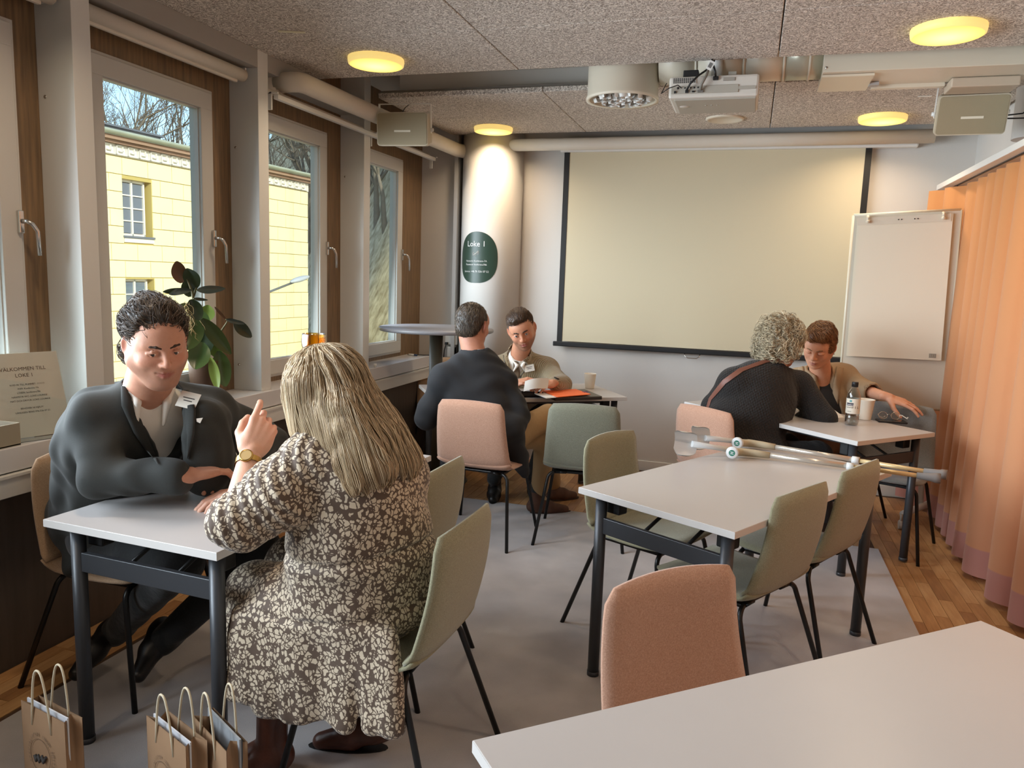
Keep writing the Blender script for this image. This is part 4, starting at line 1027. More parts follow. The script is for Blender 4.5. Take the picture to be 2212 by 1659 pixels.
def hand(wrist, fwd, back, side, curls, spread=.0, thumb=(.9, .5), s=PS, tcurl=.3):
    """side +1: thumb on the local +x side. curls: per finger (a, b, c) bends in radians"""
    P = []
    Fb = frame(fwd, back)
    X, Y, Z = Fb.T
    def W(p): return A(wrist)+s*(X*p[0]*side+Y*p[1]+Z*p[2])
    xs_ = (.030, .0105, -.0095, -.028); yk = (.092, .096, .090, .081); ln_ = ((.042, .026, .021), (.046, .029, .022), (.042, .027, .021), (.033, .020, .019)); rr_ = (.0092, .0095, .009, .0078)
    P += [C_(W((0, -.025, 0)), W((0, .01, 0)), .0245*s, .0245*s, .012)]
    P += [E_(W((.0, .045, -.002)), (.040*s, .050*s, .0145*s), .012, 1, np.stack([X, Y, Z]))]
    for i in range(4):
        P += [C_(W((xs_[i]*.6, .02, 0)), W((xs_[i], yk[i], .0)), .0125*s, .0105*s, .008)]
        p = A([xs_[i], yk[i], 0.]); ang = 0; yaw = -(i-1.5)*spread*(-1)
        for j in range(3):
            ang += curls[i][j]; d = A([-math.sin(yaw)*math.cos(ang)*-1 if False else math.sin(-yaw)*math.cos(ang), math.cos(yaw)*math.cos(ang), -math.sin(ang)])
            q = p+d*ln_[i][j]; P += [C_(W(p), W(q), rr_[i]*(1-.08*j)*s, rr_[i]*(.92-.09*j)*s, .0035)]; p = q
    t0 = A([.022, .018, -.006]); d1 = unit((thumb[0], .75, -thumb[1])); t1 = t0+d1*.046; d2 = unit((thumb[0]*.6-tcurl*.6, 1, -thumb[1]*1.1)); t2 = t1+d2*.034; d3 = unit((thumb[0]*.3-tcurl, 1, -thumb[1]*1.1)); t3 = t2+d3*.027
    P += [C_(W(t0), W(t1), .0165*s, .0125*s, .010), C_(W(t1), W(t2), .0115*s, .0102*s, .004), C_(W(t2), W(t3), .0100*s, .0082*s, .004)]
    return P
def torso(j, r, o=0.):
    """r: dict hip(w,d), bel(w,d), che(w,d), sh; o: offset"""
    side = unit(j['sR']-j['sL']); up_ = unit(j['nek']-j['pel']); f = unit(np.cross(up_, side)); side2 = unit(np.cross(f, up_)); B = np.stack([side2, f, up_])
    P = []; pel, che, nek = j['pel'], j['che'], j['nek']; bel = pel*.5+che*.5; hf = unit((f[0], f[1], 0)); B0 = np.stack([unit(np.cross(hf, (0, 0, 1))), hf, A([0, 0, 1.])])
    P += [E_(pel+A([0, 0, .01]), (r['hip'][0]+o, r['hip'][1]+o, .15+o), .05, 1, B0), E_(bel+f*r.get('bf', .02), (r['bel'][0]+o, r['bel'][1]+o, .19+o), .06, 1, B), E_(che, (r['che'][0]+o, r['che'][1]+o, .20+o), .06, 1, B)]
    P += [C_(j['sL'], j['sR'], r['sh']+o, r['sh']+o, .05)]
    for s in ('sL', 'sR'): P += [C_(nek-up_*.01, j[s]+A([0, 0, .005]), .050+o, .055+o, .05)]
    return P, f, up_
def arms(j, ra, o=0., which='LR', t=1.0):
    P = []
    for s in which:
        S0, E0, W0 = j['s'+s], j['e'+s], j['w'+s]
        P += [C_(S0, E0, ra[0]+o, ra[1]+o, .03), C_(E0, E0+(W0-E0)*t, ra[1]+o, (ra[1]+(ra[2]-ra[1])*t)+o, .02)]
    return P
def legs(j, rl, o=0., which='LR'):
    P = []
    for s in which:
        P += [C_(j['h'+s], j['k'+s], rl[0]+o, rl[1]+o, .04), C_(j['k'+s], j['a'+s], rl[1]*.92+o, rl[2]+o, .03)]
    return P
def shoe(heel, toe, mat, parent, name='shoe', h=.05, high=0., w=.040, ankle=None, solec=None, heelh=0.):
    heel, toe = A(heel, float), A(toe, float); d = toe-heel; dn = unit(d)
    P = [C_(heel+A([0, 0, h*.9+heelh]), heel+d*.45+A([0, 0, h*.8+heelh*.5]), w*.85, w, .02), C_(heel+d*.45+A([0, 0, h*.62+heelh*.4]), toe-dn*.03+A([0, 0, h*.5]), w, w*.66, .02)]
    if ankle is not None: P += [C_(heel+dn*.03+A([0, 0, h+heelh]), A(ankle), w*.95, w*1.0, .03)]
    P_, Q_ = solid(P, .006, 1); P_[:, 2] = np.maximum(P_[:, 2], .013+0*P_[:, 2])
    o = npmesh(name, P_, Q_, mat, parent)
    u_ = unit(np.cross(dn, (0, 0, 1))); b = MB(); pts = []
    for k in range(20):
        a = 2*PI*k/20; e_ = heel+d*.5+dn*(np.linalg.norm(d)/2+.012)*math.cos(a)+u_*(w*.84)*math.sin(a)*(1 if math.cos(a) < 0 else .9); pts.append((e_[0], e_[1]))
    z0 = min(heel[2], toe[2])
    if abs(heel[2]-toe[2]) > .04: return o
    b.prism(pts, z0+.001, z0+.016); b.make('sole', solec or m_blk, o)
    return o
# ================================================================ people
def cloth(name, rgb, rough=.85, **k): return M(name, rgb, rough, **k)
c_suit = cloth('charcoal_suit', (46, 48, 46), .85, var=.08, vs=300, bump=.25, bs=700, bd=.001, sheen=.05)
c_navy = cloth('black_navy_wool', (32, 34, 38), .85, var=.1, vs=300, bump=.25, bs=700, bd=.001, sheen=.06)
c_shirt = cloth('white_shirt', (244, 240, 230), .75, bump=.1, bs=40, bd=.01)
c_dark = cloth('black_trousers', (26, 27, 28), .85, bump=.2, bs=60, bd=.01, sheen=.2)
c_tan = cloth('tan_chino', (168, 138, 98), .85, bump=.15, bs=40, bd=.01)
c_card = cloth('ribbed_beige_knit', (160, 144, 112), .95, sheen=.4)
def add_rib(m, scale, direction='X', dist=.004, strength=.8):
    n = m.node_tree.nodes; L = m.node_tree.links; p = n['Principled BSDF']; tc = n.new('ShaderNodeTexCoord'); mp = n.new('ShaderNodeMapping'); L.new(tc.outputs['Object'], mp.inputs[0])
    w_ = n.new('ShaderNodeTexWave'); w_.inputs['Scale'].default_value = scale; w_.inputs['Distortion'].default_value = .6; w_.bands_direction = direction; L.new(mp.outputs[0], w_.inputs[0])
    bu = n.new('ShaderNodeBump'); bu.inputs['Strength'].default_value = strength; bu.inputs['Distance'].default_value = dist; L.new(w_.outputs[1], bu.inputs['Height']); L.new(bu.outputs[0], p.inputs['Normal'])
    rp = n.new('ShaderNodeMixRGB'); rp.blend_type = 'MULTIPLY'; rp.inputs[0].default_value = .25; c = p.inputs['Base Color'].default_value[:]; rp.inputs[1].default_value = c; L.new(w_.outputs[0], rp.inputs[2]); L.new(rp.outputs[0], p.inputs['Base Color'])
    return mp
add_rib(c_card, 42).inputs['Rotation'].default_value = (0, 0, R(30))
c_blaz = cloth('tan_blazer', (158, 136, 108), .8, bump=.12, bs=60, bd=.008)
c_black = cloth('black_crochet', (24, 21, 20), .9, sheen=.1)
n = c_black.node_tree.nodes; L = c_black.node_tree.links; tc = n.new('ShaderNodeTexCoord'); mp = n.new('ShaderNodeMapping'); mp.inputs['Scale'].default_value = (60, 60, 42); mp.inputs['Rotation'].default_value = (.2, .5, .3)
L.new(tc.outputs['Object'], mp.inputs[0]); vo = n.new('ShaderNodeTexVoronoi'); vo.inputs['Scale'].default_value = 1.6; vo.inputs['Randomness'].default_value = .25; L.new(mp.outputs[0], vo.inputs[0])
bu = n.new('ShaderNodeBump'); bu.inputs['Strength'].default_value = .9; bu.inputs['Distance'].default_value = .006; L.new(vo.outputs['Distance'], bu.inputs['Height']); L.new(bu.outputs[0], n['Principled BSDF'].inputs['Normal'])
c_dress = bpy.data.materials.new('leopard_print_dress'); c_dress.use_nodes = True
n = c_dress.node_tree.nodes; L = c_dress.node_tree.links; p = n['Principled BSDF']; tc = n.new('ShaderNodeTexCoord'); no = n.new('ShaderNodeTexNoise'); no.inputs['Scale'].default_value = 40
L.new(tc.outputs['Object'], no.inputs[0]); mixv = n.new('ShaderNodeMixRGB'); mixv.inputs[0].default_value = .030; L.new(tc.outputs['Object'], mixv.inputs[1]); L.new(no.outputs['Color'], mixv.inputs[2])
mp = n.new('ShaderNodeMapping'); mp.inputs['Scale'].default_value = (82, 82, 60); mp.inputs['Rotation'].default_value = (.3, .2, .1); L.new(mixv.outputs[0], mp.inputs[0])
ve = n.new('ShaderNodeTexVoronoi'); ve.feature = 'DISTANCE_TO_EDGE'; ve.inputs['Scale'].default_value = 1; L.new(mp.outputs[0], ve.inputs[0])
vo = n.new('ShaderNodeTexVoronoi'); vo.inputs['Scale'].default_value = 1; L.new(mp.outputs[0], vo.inputs[0])
r1 = n.new('ShaderNodeMapRange'); r1.inputs['From Min'].default_value = .08; r1.inputs['From Max'].default_value = .12; L.new(ve.outputs[0], r1.inputs[0])
r2 = n.new('ShaderNodeMapRange'); r2.inputs['From Min'].default_value = .60; r2.inputs['From Max'].default_value = .54; L.new(vo.outputs['Distance'], r2.inputs[0])
mu = n.new('ShaderNodeMath'); mu.operation = 'MULTIPLY'; L.new(r1.outputs[0], mu.inputs[0]); L.new(r2.outputs[0], mu.inputs[1])
rp = n.new('ShaderNodeMixRGB'); rp.inputs[1].default_value = lin((84, 66, 52))+(1,); rp.inputs[2].default_value = lin((200, 184, 160))+(1,); L.new(mu.outputs[0], rp.inputs[0]); L.new(rp.outputs[0], p.inputs['Base Color']); p.inputs['Roughness'].default_value = .7; p.inputs['Sheen Weight'].default_value = .2
l_brown = M('brown_leather', (78, 44, 32), .4, var=.2, vs=20, bump=.1, bs=80); l_black = M('black_leather', (24, 22, 22), .4); l_suede = M('brown_suede', (84, 56, 42), .85, var=.15, vs=30)
m_eye = M('eye_white', (225, 215, 205), .15); m_iris = M('iris_brown', (58, 44, 34), .15); m_iris2 = M('iris_blue', (86, 104, 116), .15)
m_badge = M('sticker_white', (232, 228, 216), .6); m_ink = M('ink', (70, 66, 62), .8)

class Person:
    def __init__(s, label, loc):
        s.r = thing('person', loc, label, 'person'); s.body = []; s.cols = []
    def head(s, c, fwd, upv=(0, 0, 1), roll=0, tone=(206, 152, 124), lips=(160, 92, 82), neck=None, h=.0035, stub=0, neckr=(.056, .060), iris=None, eyes=True, gaze=(0, 0), brow=(60, 42, 30), scale=PS, **kw):
        s.hc = A(c); s.hB = frame(fwd, upv, roll); s.hs = scale
        pr = head_prims(**kw)
        if neck is not None:
            nl = s.hB.T @ (A(neck)-s.hc)/s.hs; pr = pr+[C_((0, -.022, -.06), nl, neckr[0], neckr[1], .025)]
        P, Q = solid(pr, h)
        s.body.append((s.H(P), Q)); s.cols.append(head_cols(P, tone, lips, stub=stub)); s.tone = tone; s.headmesh = (P, Q)
        if eyes:
            for k in (-1, 1):
                e = MB().sphere((0, 0, 0), .0122*s.hs, 10); o = e.make('eye', m_eye); o.parent = s.r; p = s.H(A([[k*.0315, .0775, .003]]))[0]; o.location = Vector(p)-wloc(s.r)
                g = s.hB @ unit((gaze[0], 1, gaze[1])); b = MB(); 
                q = Vector(g).to_track_quat('Z', 'Y').to_matrix().to_4x4()
                b.lathe([(.0001, .01268), (.0052, .0122), (.0064, .0114)], (0, 0, 0), 16, M4=q @ Matrix.Scale(s.hs, 4)); o2 = b.make('iris', iris or m_iris); o2.parent = o
                b = MB(); b.lathe([(.0001, .0128), (.0024, .01272)], (0, 0, 0), 12, M4=q @ Matrix.Scale(s.hs, 4)); o3 = b.make('pupil', m_blk); o3.parent = o
        if brow:
            for k in (-1, 1):
                pts = [(k*.013, .0945, .0205), (k*.025, .0925, .0245), (k*.038, .0855, .0250), (k*.050, .0745, .0205)]
                pr = [C_(a_, b_, r1, r2, .003) for a_, b_, r1, r2 in zip(pts, pts[1:], (.0036, .0042, .0036), (.0042, .0036, .0022))]
                P, Q = solid(pr, .0016, 0); npmesh('eyebrow', s.H(P), Q, M('brow_%d' % brow[0], brow, .8), s.r)
    def H(s, P): return s.hc+(A(P)*s.hs) @ s.hB.T
    def hand(s, *a, h=.003, **k):
        P, Q = solid(hand(*a, **k), h); s.body.append((P, Q)); c = np.tile(A(lin(s.tone)), (len(P), 1)); s.cols.append(c)
    def flesh(s, prims, h=.009):
        P, Q = solid(prims, h); s.body.append((P, Q)); s.cols.append(np.tile(A(lin(s.tone)), (len(P), 1)))
    def finish(s):
        P, Q = joinm(s.body); return npmesh('body', P, Q, m_skin, s.r, np.concatenate(s.cols))
    def wear(s, name, prims, mat, h=.007, amp=0, f=(30, 30, 12), seed=0, it=2, keep=None, parent=None, post=None):
        P, Q = solid(prims, h, it)
        if keep is not None: P, Q = cut(P, Q, keep(P))
        if amp: P = fold(P, vnorm(P, Q), amp, f, seed)
        if post: P = post(P, vnorm(P, Q))
        return npmesh(name, P, Q, mat, parent or s.r)
    def hair_cap(s, prims, color, nst, length, dirfn, rad=.0011, lift=.004, jit=.12, h=.004, seed=1, minus=(), col2=None, disp=0, rootf=None, steps=8, name='hair'):
        """cap solid in head coordinates plus combed strands, one hair mesh"""
        P, Q = solid(list(prims)+list(minus), h, 1); N = vnorm(P, Q)
        if disp:
            P = fold(P, N, disp, (90, 90, 60), seed, 1)
        rs = np.random.RandomState(seed); cand = np.arange(len(P)) if rootf is None else np.where(rootf(P))[0]
        roots = P[rs.choice(cand, nst)]; pa = comb(P, Q, roots, dirfn, steps, length/steps, lift, rs, jit)
        rr = rad*np.clip(np.linspace(1.1, .35, steps), .3, 1); SP, SQ = strands(pa, rr)
        c0 = A(lin(color)); c1 = A(lin(col2 or color))
        capc = np.tile(c0*.75, (len(P), 1)); mixf = rs.rand(nst)[:, None]; sc = (c0*(1-mixf)+c1*mixf)*(.7+.6*rs.rand(nst)[:, None])
        sc = np.repeat(np.clip(sc, 0, 1), steps*3, axis=0)
        PP, QQ = joinm([(s.H(P), Q), (s.H(SP), SQ)])
        return npmesh(name, PP, QQ, m_hair, s.r, np.concatenate([capc, sc]))
CAP = [E_((0, -.022, .042), (.0815, .096, .086), .01)]
def badge(p, c, nrm, upv, parent, w=.055, h=.032, lines=2, name='name_badge'):
    B = frame(A(nrm), upv); X, Y, Z = B.T; c = A(c)
    b = MB(); vs = [c+X*sx*w/2+Z*sz*h/2+Y*d for d in (0, .0012) for (sx, sz) in ((-1, -1), (1, -1), (1, 1), (-1, 1))]
    b.add(vs, [(0, 3, 2, 1), (4, 5, 6, 7), (0, 1, 5, 4), (1, 2, 6, 5), (2, 3, 7, 6), (3, 0, 4, 7)]); o = b.make(name, m_badge, parent)
    b = MB()
    for k in range(lines):
        z = (.005-.010*k); wd = w*(.30 if k == 0 else .22)
        b.add([c+X*-wd+Z*z+Y*.0016, c+X*wd+Z*z+Y*.0016, c+X*wd+Z*(z+.0035)+Y*.0016, c+X*-wd+Z*(z+.0035)+Y*.0016], [(0, 1, 2, 3)])
    b.make('badge_print', m_ink, o); return o
def lapel(parent, pts, w, nrm, mat, name='lapel', th=.004):
    """flat folded strip along pts, w widths to the side, slightly proud of the cloth"""
    pts = [A(p) for p in pts]; b = MB(); n_ = A(nrm); m = len(pts)
    def P(u, v):
        i = min(int(v*(m-1)), m-2); f = v*(m-1)-i; p = pts[i]*(1-f)+pts[i+1]*f; ww = w[i]*(1-f)+w[i+1]*f; t_ = unit(pts[i+1]-pts[i]); sd = unit(np.cross(t_, n_))
        return Vector(p+sd*ww*u+n_*(.003+.006*math.sin(u*PI)))
    b.grid(P, 5, 14); return b.make(name, mat, parent)
def watch(p, c, axis, dialn, r, parent, strap, dial=None, name='watch'):
    """band around a wrist with a round dial"""
    ax_ = unit(axis); dn = unit(A(dialn)-ax_*(A(dialn)@ax_)); b3 = np.cross(ax_, dn); c = A(c); t = thing(name, Vector(c)-wloc(parent) if parent else c); t.parent = parent
    b = MB(); b.grid(lambda u, v: Vector(c+(dn*math.cos(u*2*PI)+b3*math.sin(u*2*PI))*r+ax_*(v-.5)*.016), 32, 4); b.grid(lambda u, v: Vector(c+(dn*math.cos(u*2*PI)+b3*math.sin(u*2*PI))*(r+.0022)+ax_*(v-.5)*.016), 32, 4)
    b.make('watch_band', strap, t)
    Mx = Matrix.Translation(Vector(c+dn*(r+.001))) @ Vector(dn).to_track_quat('Z', 'Y').to_matrix().to_4x4()
    cs = MB().lathe([(.0001, 0), (.018, 0), (.019, .003), (.018, .007), (.015, .0075)], (0, 0, 0), 28, M4=Mx).make('watch_case', strap, t)
    MB().lathe([(.0001, .0068), (.0152, .0068)], (0, 0, 0), 28, M4=Mx).make('watch_dial', dial or m_blk, t)
    return t

# ---- 1: man in charcoal suit, left
p = Person('man in charcoal suit and open white shirt with curly tied up hair and clasped hands', (-2.1, 2.1, 0)); p1 = p
j = dict(pel=A([-2.13, 2.14, .60]), che=A([-1.975, 2.02, .90]), nek=A([-1.85, 2.0, 1.09]), sR=at(222, 905, 2.43), sL=at(448, 893, 2.62),
         eR=at(222, 1030, 2.35), wR=at(390, 1030, 2.36), eL=A([-1.69, 2.45, .86]), wL=at(487, 992, 2.62), hR=A([-2.08, 2.02, .55]), hL=A([-2.08, 2.26, .55]), kR=A([-1.74, 2.0, .52]), kL=A([-1.62, 2.27, .50]), aR=A([-2.17, 2.15, .14]), aL=A([-1.97, 2.17, .13]))
rt_ = dict(hip=(.20, .17), bel=(.195, .165), che=(.200, .145), sh=.066, bf=.02)
ra, rl = (.062, .050, .034), (.098, .066, .045)
T0, fwd1, up1 = torso(j, rt_, -.03)
p.head(at(338, 742, 2.33), (.80, -.52, -.26), roll=R(-4), scale=1.03, neck=j['nek'], tone=(196, 142, 116), lips=(158, 92, 80), stub=.35, sex='m', fat=.95, smile=1.2, closed=.35, iris=m_iris, gaze=(.35, -.25), neckr=(.066, .072), h=.003)
p.flesh(T0+arms(j, ra, -.02)+legs(j, rl, -.025)+[C_(j['nek']+A([0, 0, .02]), j['che'], .065, .06, .05)], .009)
hr = at(404, 1028, 2.365)
p.hand(hr, at(500, 1008, 2.50)-hr, (0, 0, 1), -1, [(.25, .5, .3)]*4, thumb=(.25, .25), tcurl=.1)
wl_ = j['wL']; p.hand(wl_, at(455, 1022, 2.46)-wl_, (.1, .1, 1), 1, [(.35, .6, .4)]*4, thumb=(.4, .3))
p.finish()
nb, ch = j['nek'], j['che']; side1 = unit(np.cross(fwd1, up1))
J = torso(j, rt_, .018)[0]; JA = arms(j, ra, .014, 'R', .96)+arms(j, ra, .014, 'L', .80)
J += [C_(j['pel']+A([.06, -.14, -.04]), j['pel']+A([-.02, -.16, -.14]), .07, .05, .05)]
carve = [C_(nb+up1*.06, nb+up1*.02, .075, .070, .01, -1), C_(nb+fwd1*.05, nb+fwd1*.14, .050, .055, .01, -1)]
for (x_, y_, r_) in ((345, 858, .066), (349, 880, .062), (356, 905, .056), (363, 932, .050), (368, 960, .044), (371, 985, .040), (373, 1010, .037)): carve += [C_(at(x_, y_, 1.95), at(x_, y_, 2.52), r_*.88, r_*1.05, .008, -1)]
J += [C_(at(440, 925, 2.50), at(452, 1010, 2.52), .085, .09, .04)]
jk = p.wear('jacket', J+carve+JA, c_suit, .0065, .013, (19, 19, 28), 3)
p.wear('shirt', torso(j, rt_, -.006)[0]+[C_(nb-up1*.05, nb+up1*.035, .078, .074, .02), C_(nb+up1*.05, nb+up1*.10, .066, .064, .01, -1), C_(nb+fwd1*.07+up1*.03, nb+fwd1*.13-up1*.05, .030, .012, .01, -1)], c_shirt, .007, .004, (20, 20, 14), 5)
# collar wings, placket, cuff, buttons
for s_ in (-1, 1):
    a0 = nb+side1*s_*.070+fwd1*.015+up1*.055; a1 = nb+side1*s_*.045+fwd1*.075+up1*.02; a2 = nb+side1*s_*.040+fwd1*.108-up1*.045
    P_, Q_ = solid([C_(a0, a1, .010, .011, .01), C_(a1, a2, .013, .006, .01), C_(a0-up1*.018, a1-up1*.02, .010, .010, .01)], .004); npmesh('collar', P_, Q_, c_shirt, p.r)
cf = unit(j['wR']-j['eR']); P_, Q_ = solid([C_(j['wR']-cf*.05, j['wR']-cf*.004, .039, .038, .004)], .005); npmesh('shirt_cuff', P_, Q_, c_shirt, p.r)
strip_on(jk, [(272, 838), (291, 880), (313, 932), (336, 985), (344, 1005)], [(262, 836), (262, 876), (288, 935), (326, 988), (342, 1005)], 'lapel', c_suit, .010)
strip_on(jk, [(398, 846), (402, 890), (405, 940), (404, 990)], [(408, 844), (424, 886), (420, 938), (407, 990)], 'lapel', c_suit, .010)
p.wear('trousers', torso(j, rt_, .0)[0][:1]+legs(j, rl, .006), c_dark, .008, .005, (20, 20, 14), 8)
h_ = hit(jk, 412, 872)
if h_: badge(p.r, h_[0]+h_[1]*.014, h_[1]*.4+unit(A([0, 0, 1.5])-h_[0])*.5, up1+side1*.35, p.r, .064, .056)
strip_on(jk, [(425, 912), (432, 915)], [(424, 905), (438, 903)], 'pocket_square', c_shirt, .006, 5)
shoe(A([-2.20, 2.18, .10]), A([-2.17, 1.95, .03]), l_black, p.r, ankle=j['aR']); shoe(A([-2.02, 2.23, .11]), A([-1.96, 2.02, .025]), l_black, p.r, ankle=j['aL'])
watch(p, wl_+unit(wl_-j['eL'])*-.012, wl_-j['eL'], (.2, -.2, 1), .036, p.r, m_chrome, M('dial_green', (60, 74, 70), .2))
def d1(q, i): 
    return A([q[0]*1.5, -1.0, .35-(q[2]-.05)*4])
p.hair_cap(CAP+[E_((0, -.02, .05), (.083, .098, .085), .01), C_((-.06, -.05, -.03), (-.05, -.075, -.075), .03, .018, .02), C_((.06, -.05, -.03), (.05, -.075, -.075), .03, .018, .02), E_((.0, -.080, .108), (.036, .034, .024), .015)], (52, 40, 30), 1500, .10, d1, rad=.0014, lift=.009, jit=.35, minus=[E_((0, .095, -.012), (.068, .055, .062), .02, -1), E_((0, .03, -.10), (.09, .075, .085), .02, -1), E_((.083, .0, -.012), (.02, .03, .035), .01, -1), E_((-.083, .0, -.012), (.02, .03, .035), .01, -1)], col2=(84, 64, 44), disp=.006, seed=4)

# ---- 2: woman with long blonde hair and patterned dress
p = Person('woman in brown leopard print dress with very long straight blonde hair, seen from behind', (-.95, 1.9, 0)); p2 = p
j = dict(pel=A([-1.035, 1.945, .60]), che=A([-1.03, 1.875, .90]), nek=A([-1.05, 1.87, 1.05]), sL=at(668, 1005, 2.05), sR=at(858, 1030, 2.22),
         eL=at(512, 1142, 1.97), wL=at(540, 985, 2.10), eR=A([-1.27, 2.16, .83]), wR=A([-1.46, 2.02, .80]), hL=A([-1.0, 1.85, .56]), hR=A([-1.0, 2.09, .56]), kL=A([-1.34, 1.87, .53]), kR=A([-1.36, 2.12, .53]), aL=A([-1.27, 1.84, .14]), aR=A([-1.04, 2.04, .13]))
rt_ = dict(hip=(.215, .200), bel=(.200, .178), che=(.176, .155), sh=.058, bf=-.02)
ra, rl = (.066, .050, .031), (.105, .075, .055)
p.head(at(697, 858, 2.13), (-1, .02, -.16), neck=j['nek'], tone=(214, 164, 140), lips=(176, 100, 92), sex='f', eyes=True, h=.004)
T0, fw2, up2 = torso(j, rt_, -.03)
p.flesh(T0+arms(j, ra, -.012, 'R')+legs(j, rl, -.02)+[C_(j['nek']+A([0, 0, .02]), j['che'], .06, .06, .05)], .010)
p.flesh([C_(j['sL'], j['eL'], .055, .046, .03), C_(j['eL'], j['wL'], .050, .029, .02)], .005)
hf = at(572, 915, 2.14)-j['wL']
Fh = frame(hf, (.2, -1, .1)); p.hand(j['wL'], hf, at(560, 930, 1.9)-at(560, 930, 2.2)+A([.05, 0, .02]), -1, [(.25, .75, .3), (.9, 1.1, .5), (1.0, 1.2, .5), (1.0, 1.2, .6)], thumb=(.5, .5), tcurl=.4)
p.hand(j['wR'], (-.7, -.5, -.1), (0, 0, 1), 1, [(.3, .4, .3)]*4)
p.finish()
# dress: bodice, puff sleeves, hip, skirt falling over the seat side
D = torso(j, rt_, .014)[0]
D += [C_(j['sL']+A([0, -.01, .01]), j['eL']*.45+j['sL']*.55+A([0, 0, .0]), .070, .090, .03), C_(j['eL']*.45+j['sL']*.55, j['eL']+(j['wL']-j['eL'])*.10+A([.0, 0, -.01]), .090, .080, .03)]
D += [C_(j['sR'], j['eR'], .070, .09, .03), C_(j['eR'], j['eR']*.7+j['wR']*.3, .09, .07, .02)]
D += legs(j, (.135, .105, .06), .0)[:1]+[C_(j['hR'], j['kR'], .135, .105, .04)]
D += [E_(j['pel']+A([.02, 0, -.045]), (.215, .205, .11), .04)]
rs = np.random.RandomState(2)
for k in range(15):                                   # near side drape with vertical folds
    x = -.86-.46*k/14; zb = .29-.04*k/14+.006*math.sin(k*1.3)+(.05 if k > 12 else 0); y = 1.755+.012*math.sin(k*1.25)
    D += [C_((x, 1.765, .53), (x+.012*math.sin(k*1.7)+(.03 if k < 3 else 0), y-.01, zb), .034, .029+.004*math.sin(k*1.25), .022)]
for k in range(8):                                    # front fall over the knees
    y = 1.80+.38*k/7; D += [C_((-1.38, y, .50), (-1.385+.015*math.sin(k*2), y, .30), .035, .032, .012)]
D += [C_(j['nek']+up2*.04, j['nek']+up2*.10, .06, .06, .01, -1), C_(j['eL']+(j['wL']-j['eL'])*.14, j['eL']+(j['wL']-j['eL'])*.5, .055, .055, .006, -1)]
def waist(P, N):                                      # gathered seam round the waist and gathers on the sleeve
    z = P[:, 2]-.02*np.sin(P[:, 0]*7); d = np.exp(-((z-.745)/.010)**2)*-.012+np.exp(-((z-.715)/.016)**2)*.004
    d += np.exp(-((z-.575-.05*(P[:, 0]+1))/.012)**2)*-.008*(P[:, 1] < 1.95)
    sl = np.clip((-.98-P[:, 0])/.08, 0, 1)*(P[:, 2] > .8)*(P[:, 1] < 1.85); d += sl*.0028*np.sin(P[:, 2]*70+P[:, 0]*190+3*np.sin(P[:, 2]*20))
    return P+N*d[:, None]
p.wear('dress', D, c_dress, .0062, .010, (14, 14, 22), 11, 2, post=waist)
watch(p, j['wL']+(j['eL']-j['wL'])*.10, j['wL']-j['eL'], at(520, 985, 1.9)-at(560, 1000, 2.1), .0335, p.r, M('gold_band', (176, 140, 78), .3, metal=.9), M('dial_gold', (190, 160, 110), .3))
shoe(A([-1.235, 1.82, .02]), A([-1.40, 1.79, .0]), l_brown, p.r, 'boot', ankle=(-1.265, 1.83, .33), w=.047)
shoe(A([-1.0, 2.03, .035]), A([-1.22, 1.965, .0]), l_brown, p.r, 'boot', ankle=(-1.06, 2.05, .20), w=.042)
# long hair: scalp cap plus a sheet falling down the back
hd = p.hc
def hl(q, i):                                          # world direction of fall turned into head space is done on world mesh
    return None
CW = [('e', p.H(A([[0, -.018, .042]]))[0], A([.088, .104, .094])*PS, p.hB.T, .02, 1)]
bk = [(at(755, 880, 2.13), .085), (at(805, 945, 2.12), .080), (at(852, 1000, 2.10), .050)]
CW += [C_(hd+A([.03, 0, .02]), bk[0][0], .090, .080, .03), C_(bk[0][0], bk[1][0], .080, .075, .03), C_(bk[1][0], bk[2][0], .075, .045, .03)]
CW += [C_(at(700, 900, 2.08), at(770, 1035, 2.00), .070, .038, .03), C_(at(735, 880, 2.06), at(812, 1015, 2.02), .066, .050, .03), C_(at(800, 900, 2.14), at(880, 990, 2.14), .055, .038, .03), C_(at(815, 960, 2.08), at(868, 1010, 2.10), .045, .035, .03), C_(at(740, 920, 2.05), at(772, 1030, 2.02), .05, .035, .03), C_(at(660, 840, 2.06), at(655, 925, 2.06), .055, .030, .03), C_(at(640, 860, 2.09), at(640, 915, 2.10), .030, .015, .02)]
CW += [('e', p.H(A([[0, .12, -.03]]))[0], A([.055, .05, .10])*PS, p.hB.T, .02, -1)]
P_, Q_ = solid(CW, .007, 2); 
top = p.H(A([[0, -.02, .13]]))[0]; part = A([top[0], top[1]])
def fall(q, i):
    v = q-top; t_ = np.clip((top[2]-q[2])/.12, 0, 1); rad_ = unit(A([v[0]+.02, v[1], 0])+1e-6)
    drift = A([.42, -.03, -1.0]) if q[2] < 1.16 and q[0] > -1.12 else A([.10, 0, -1.0])
    return rad_*(1-t_)*1.0+drift*t_+A([0, 0, -.12])
rs = np.random.RandomState(5); N_ = vnorm(P_, Q_); P_ = P_+N_*(.0035*np.sin(P_[:, 1]*230+P_[:, 2]*22+np.sin(P_[:, 0]*60)*2))[:, None]
cand = np.where(P_[:, 2] > 1.10)[0]; roots = P_[rs.choice(cand, 4600)]
pa = comb(P_, Q_, roots, fall, 18, .0165, .006, rs, .014)
SP, SQ = strands(pa, .0011*np.linspace(1.0, .5, 18)); c0, c1 = A(lin((168, 144, 112))), A(lin((222, 202, 168))); mf = rs.rand(4600)[:, None]**1.3; zc = np.clip((1.05-SP[:, 2])/.15, 0, 1)[:, None]
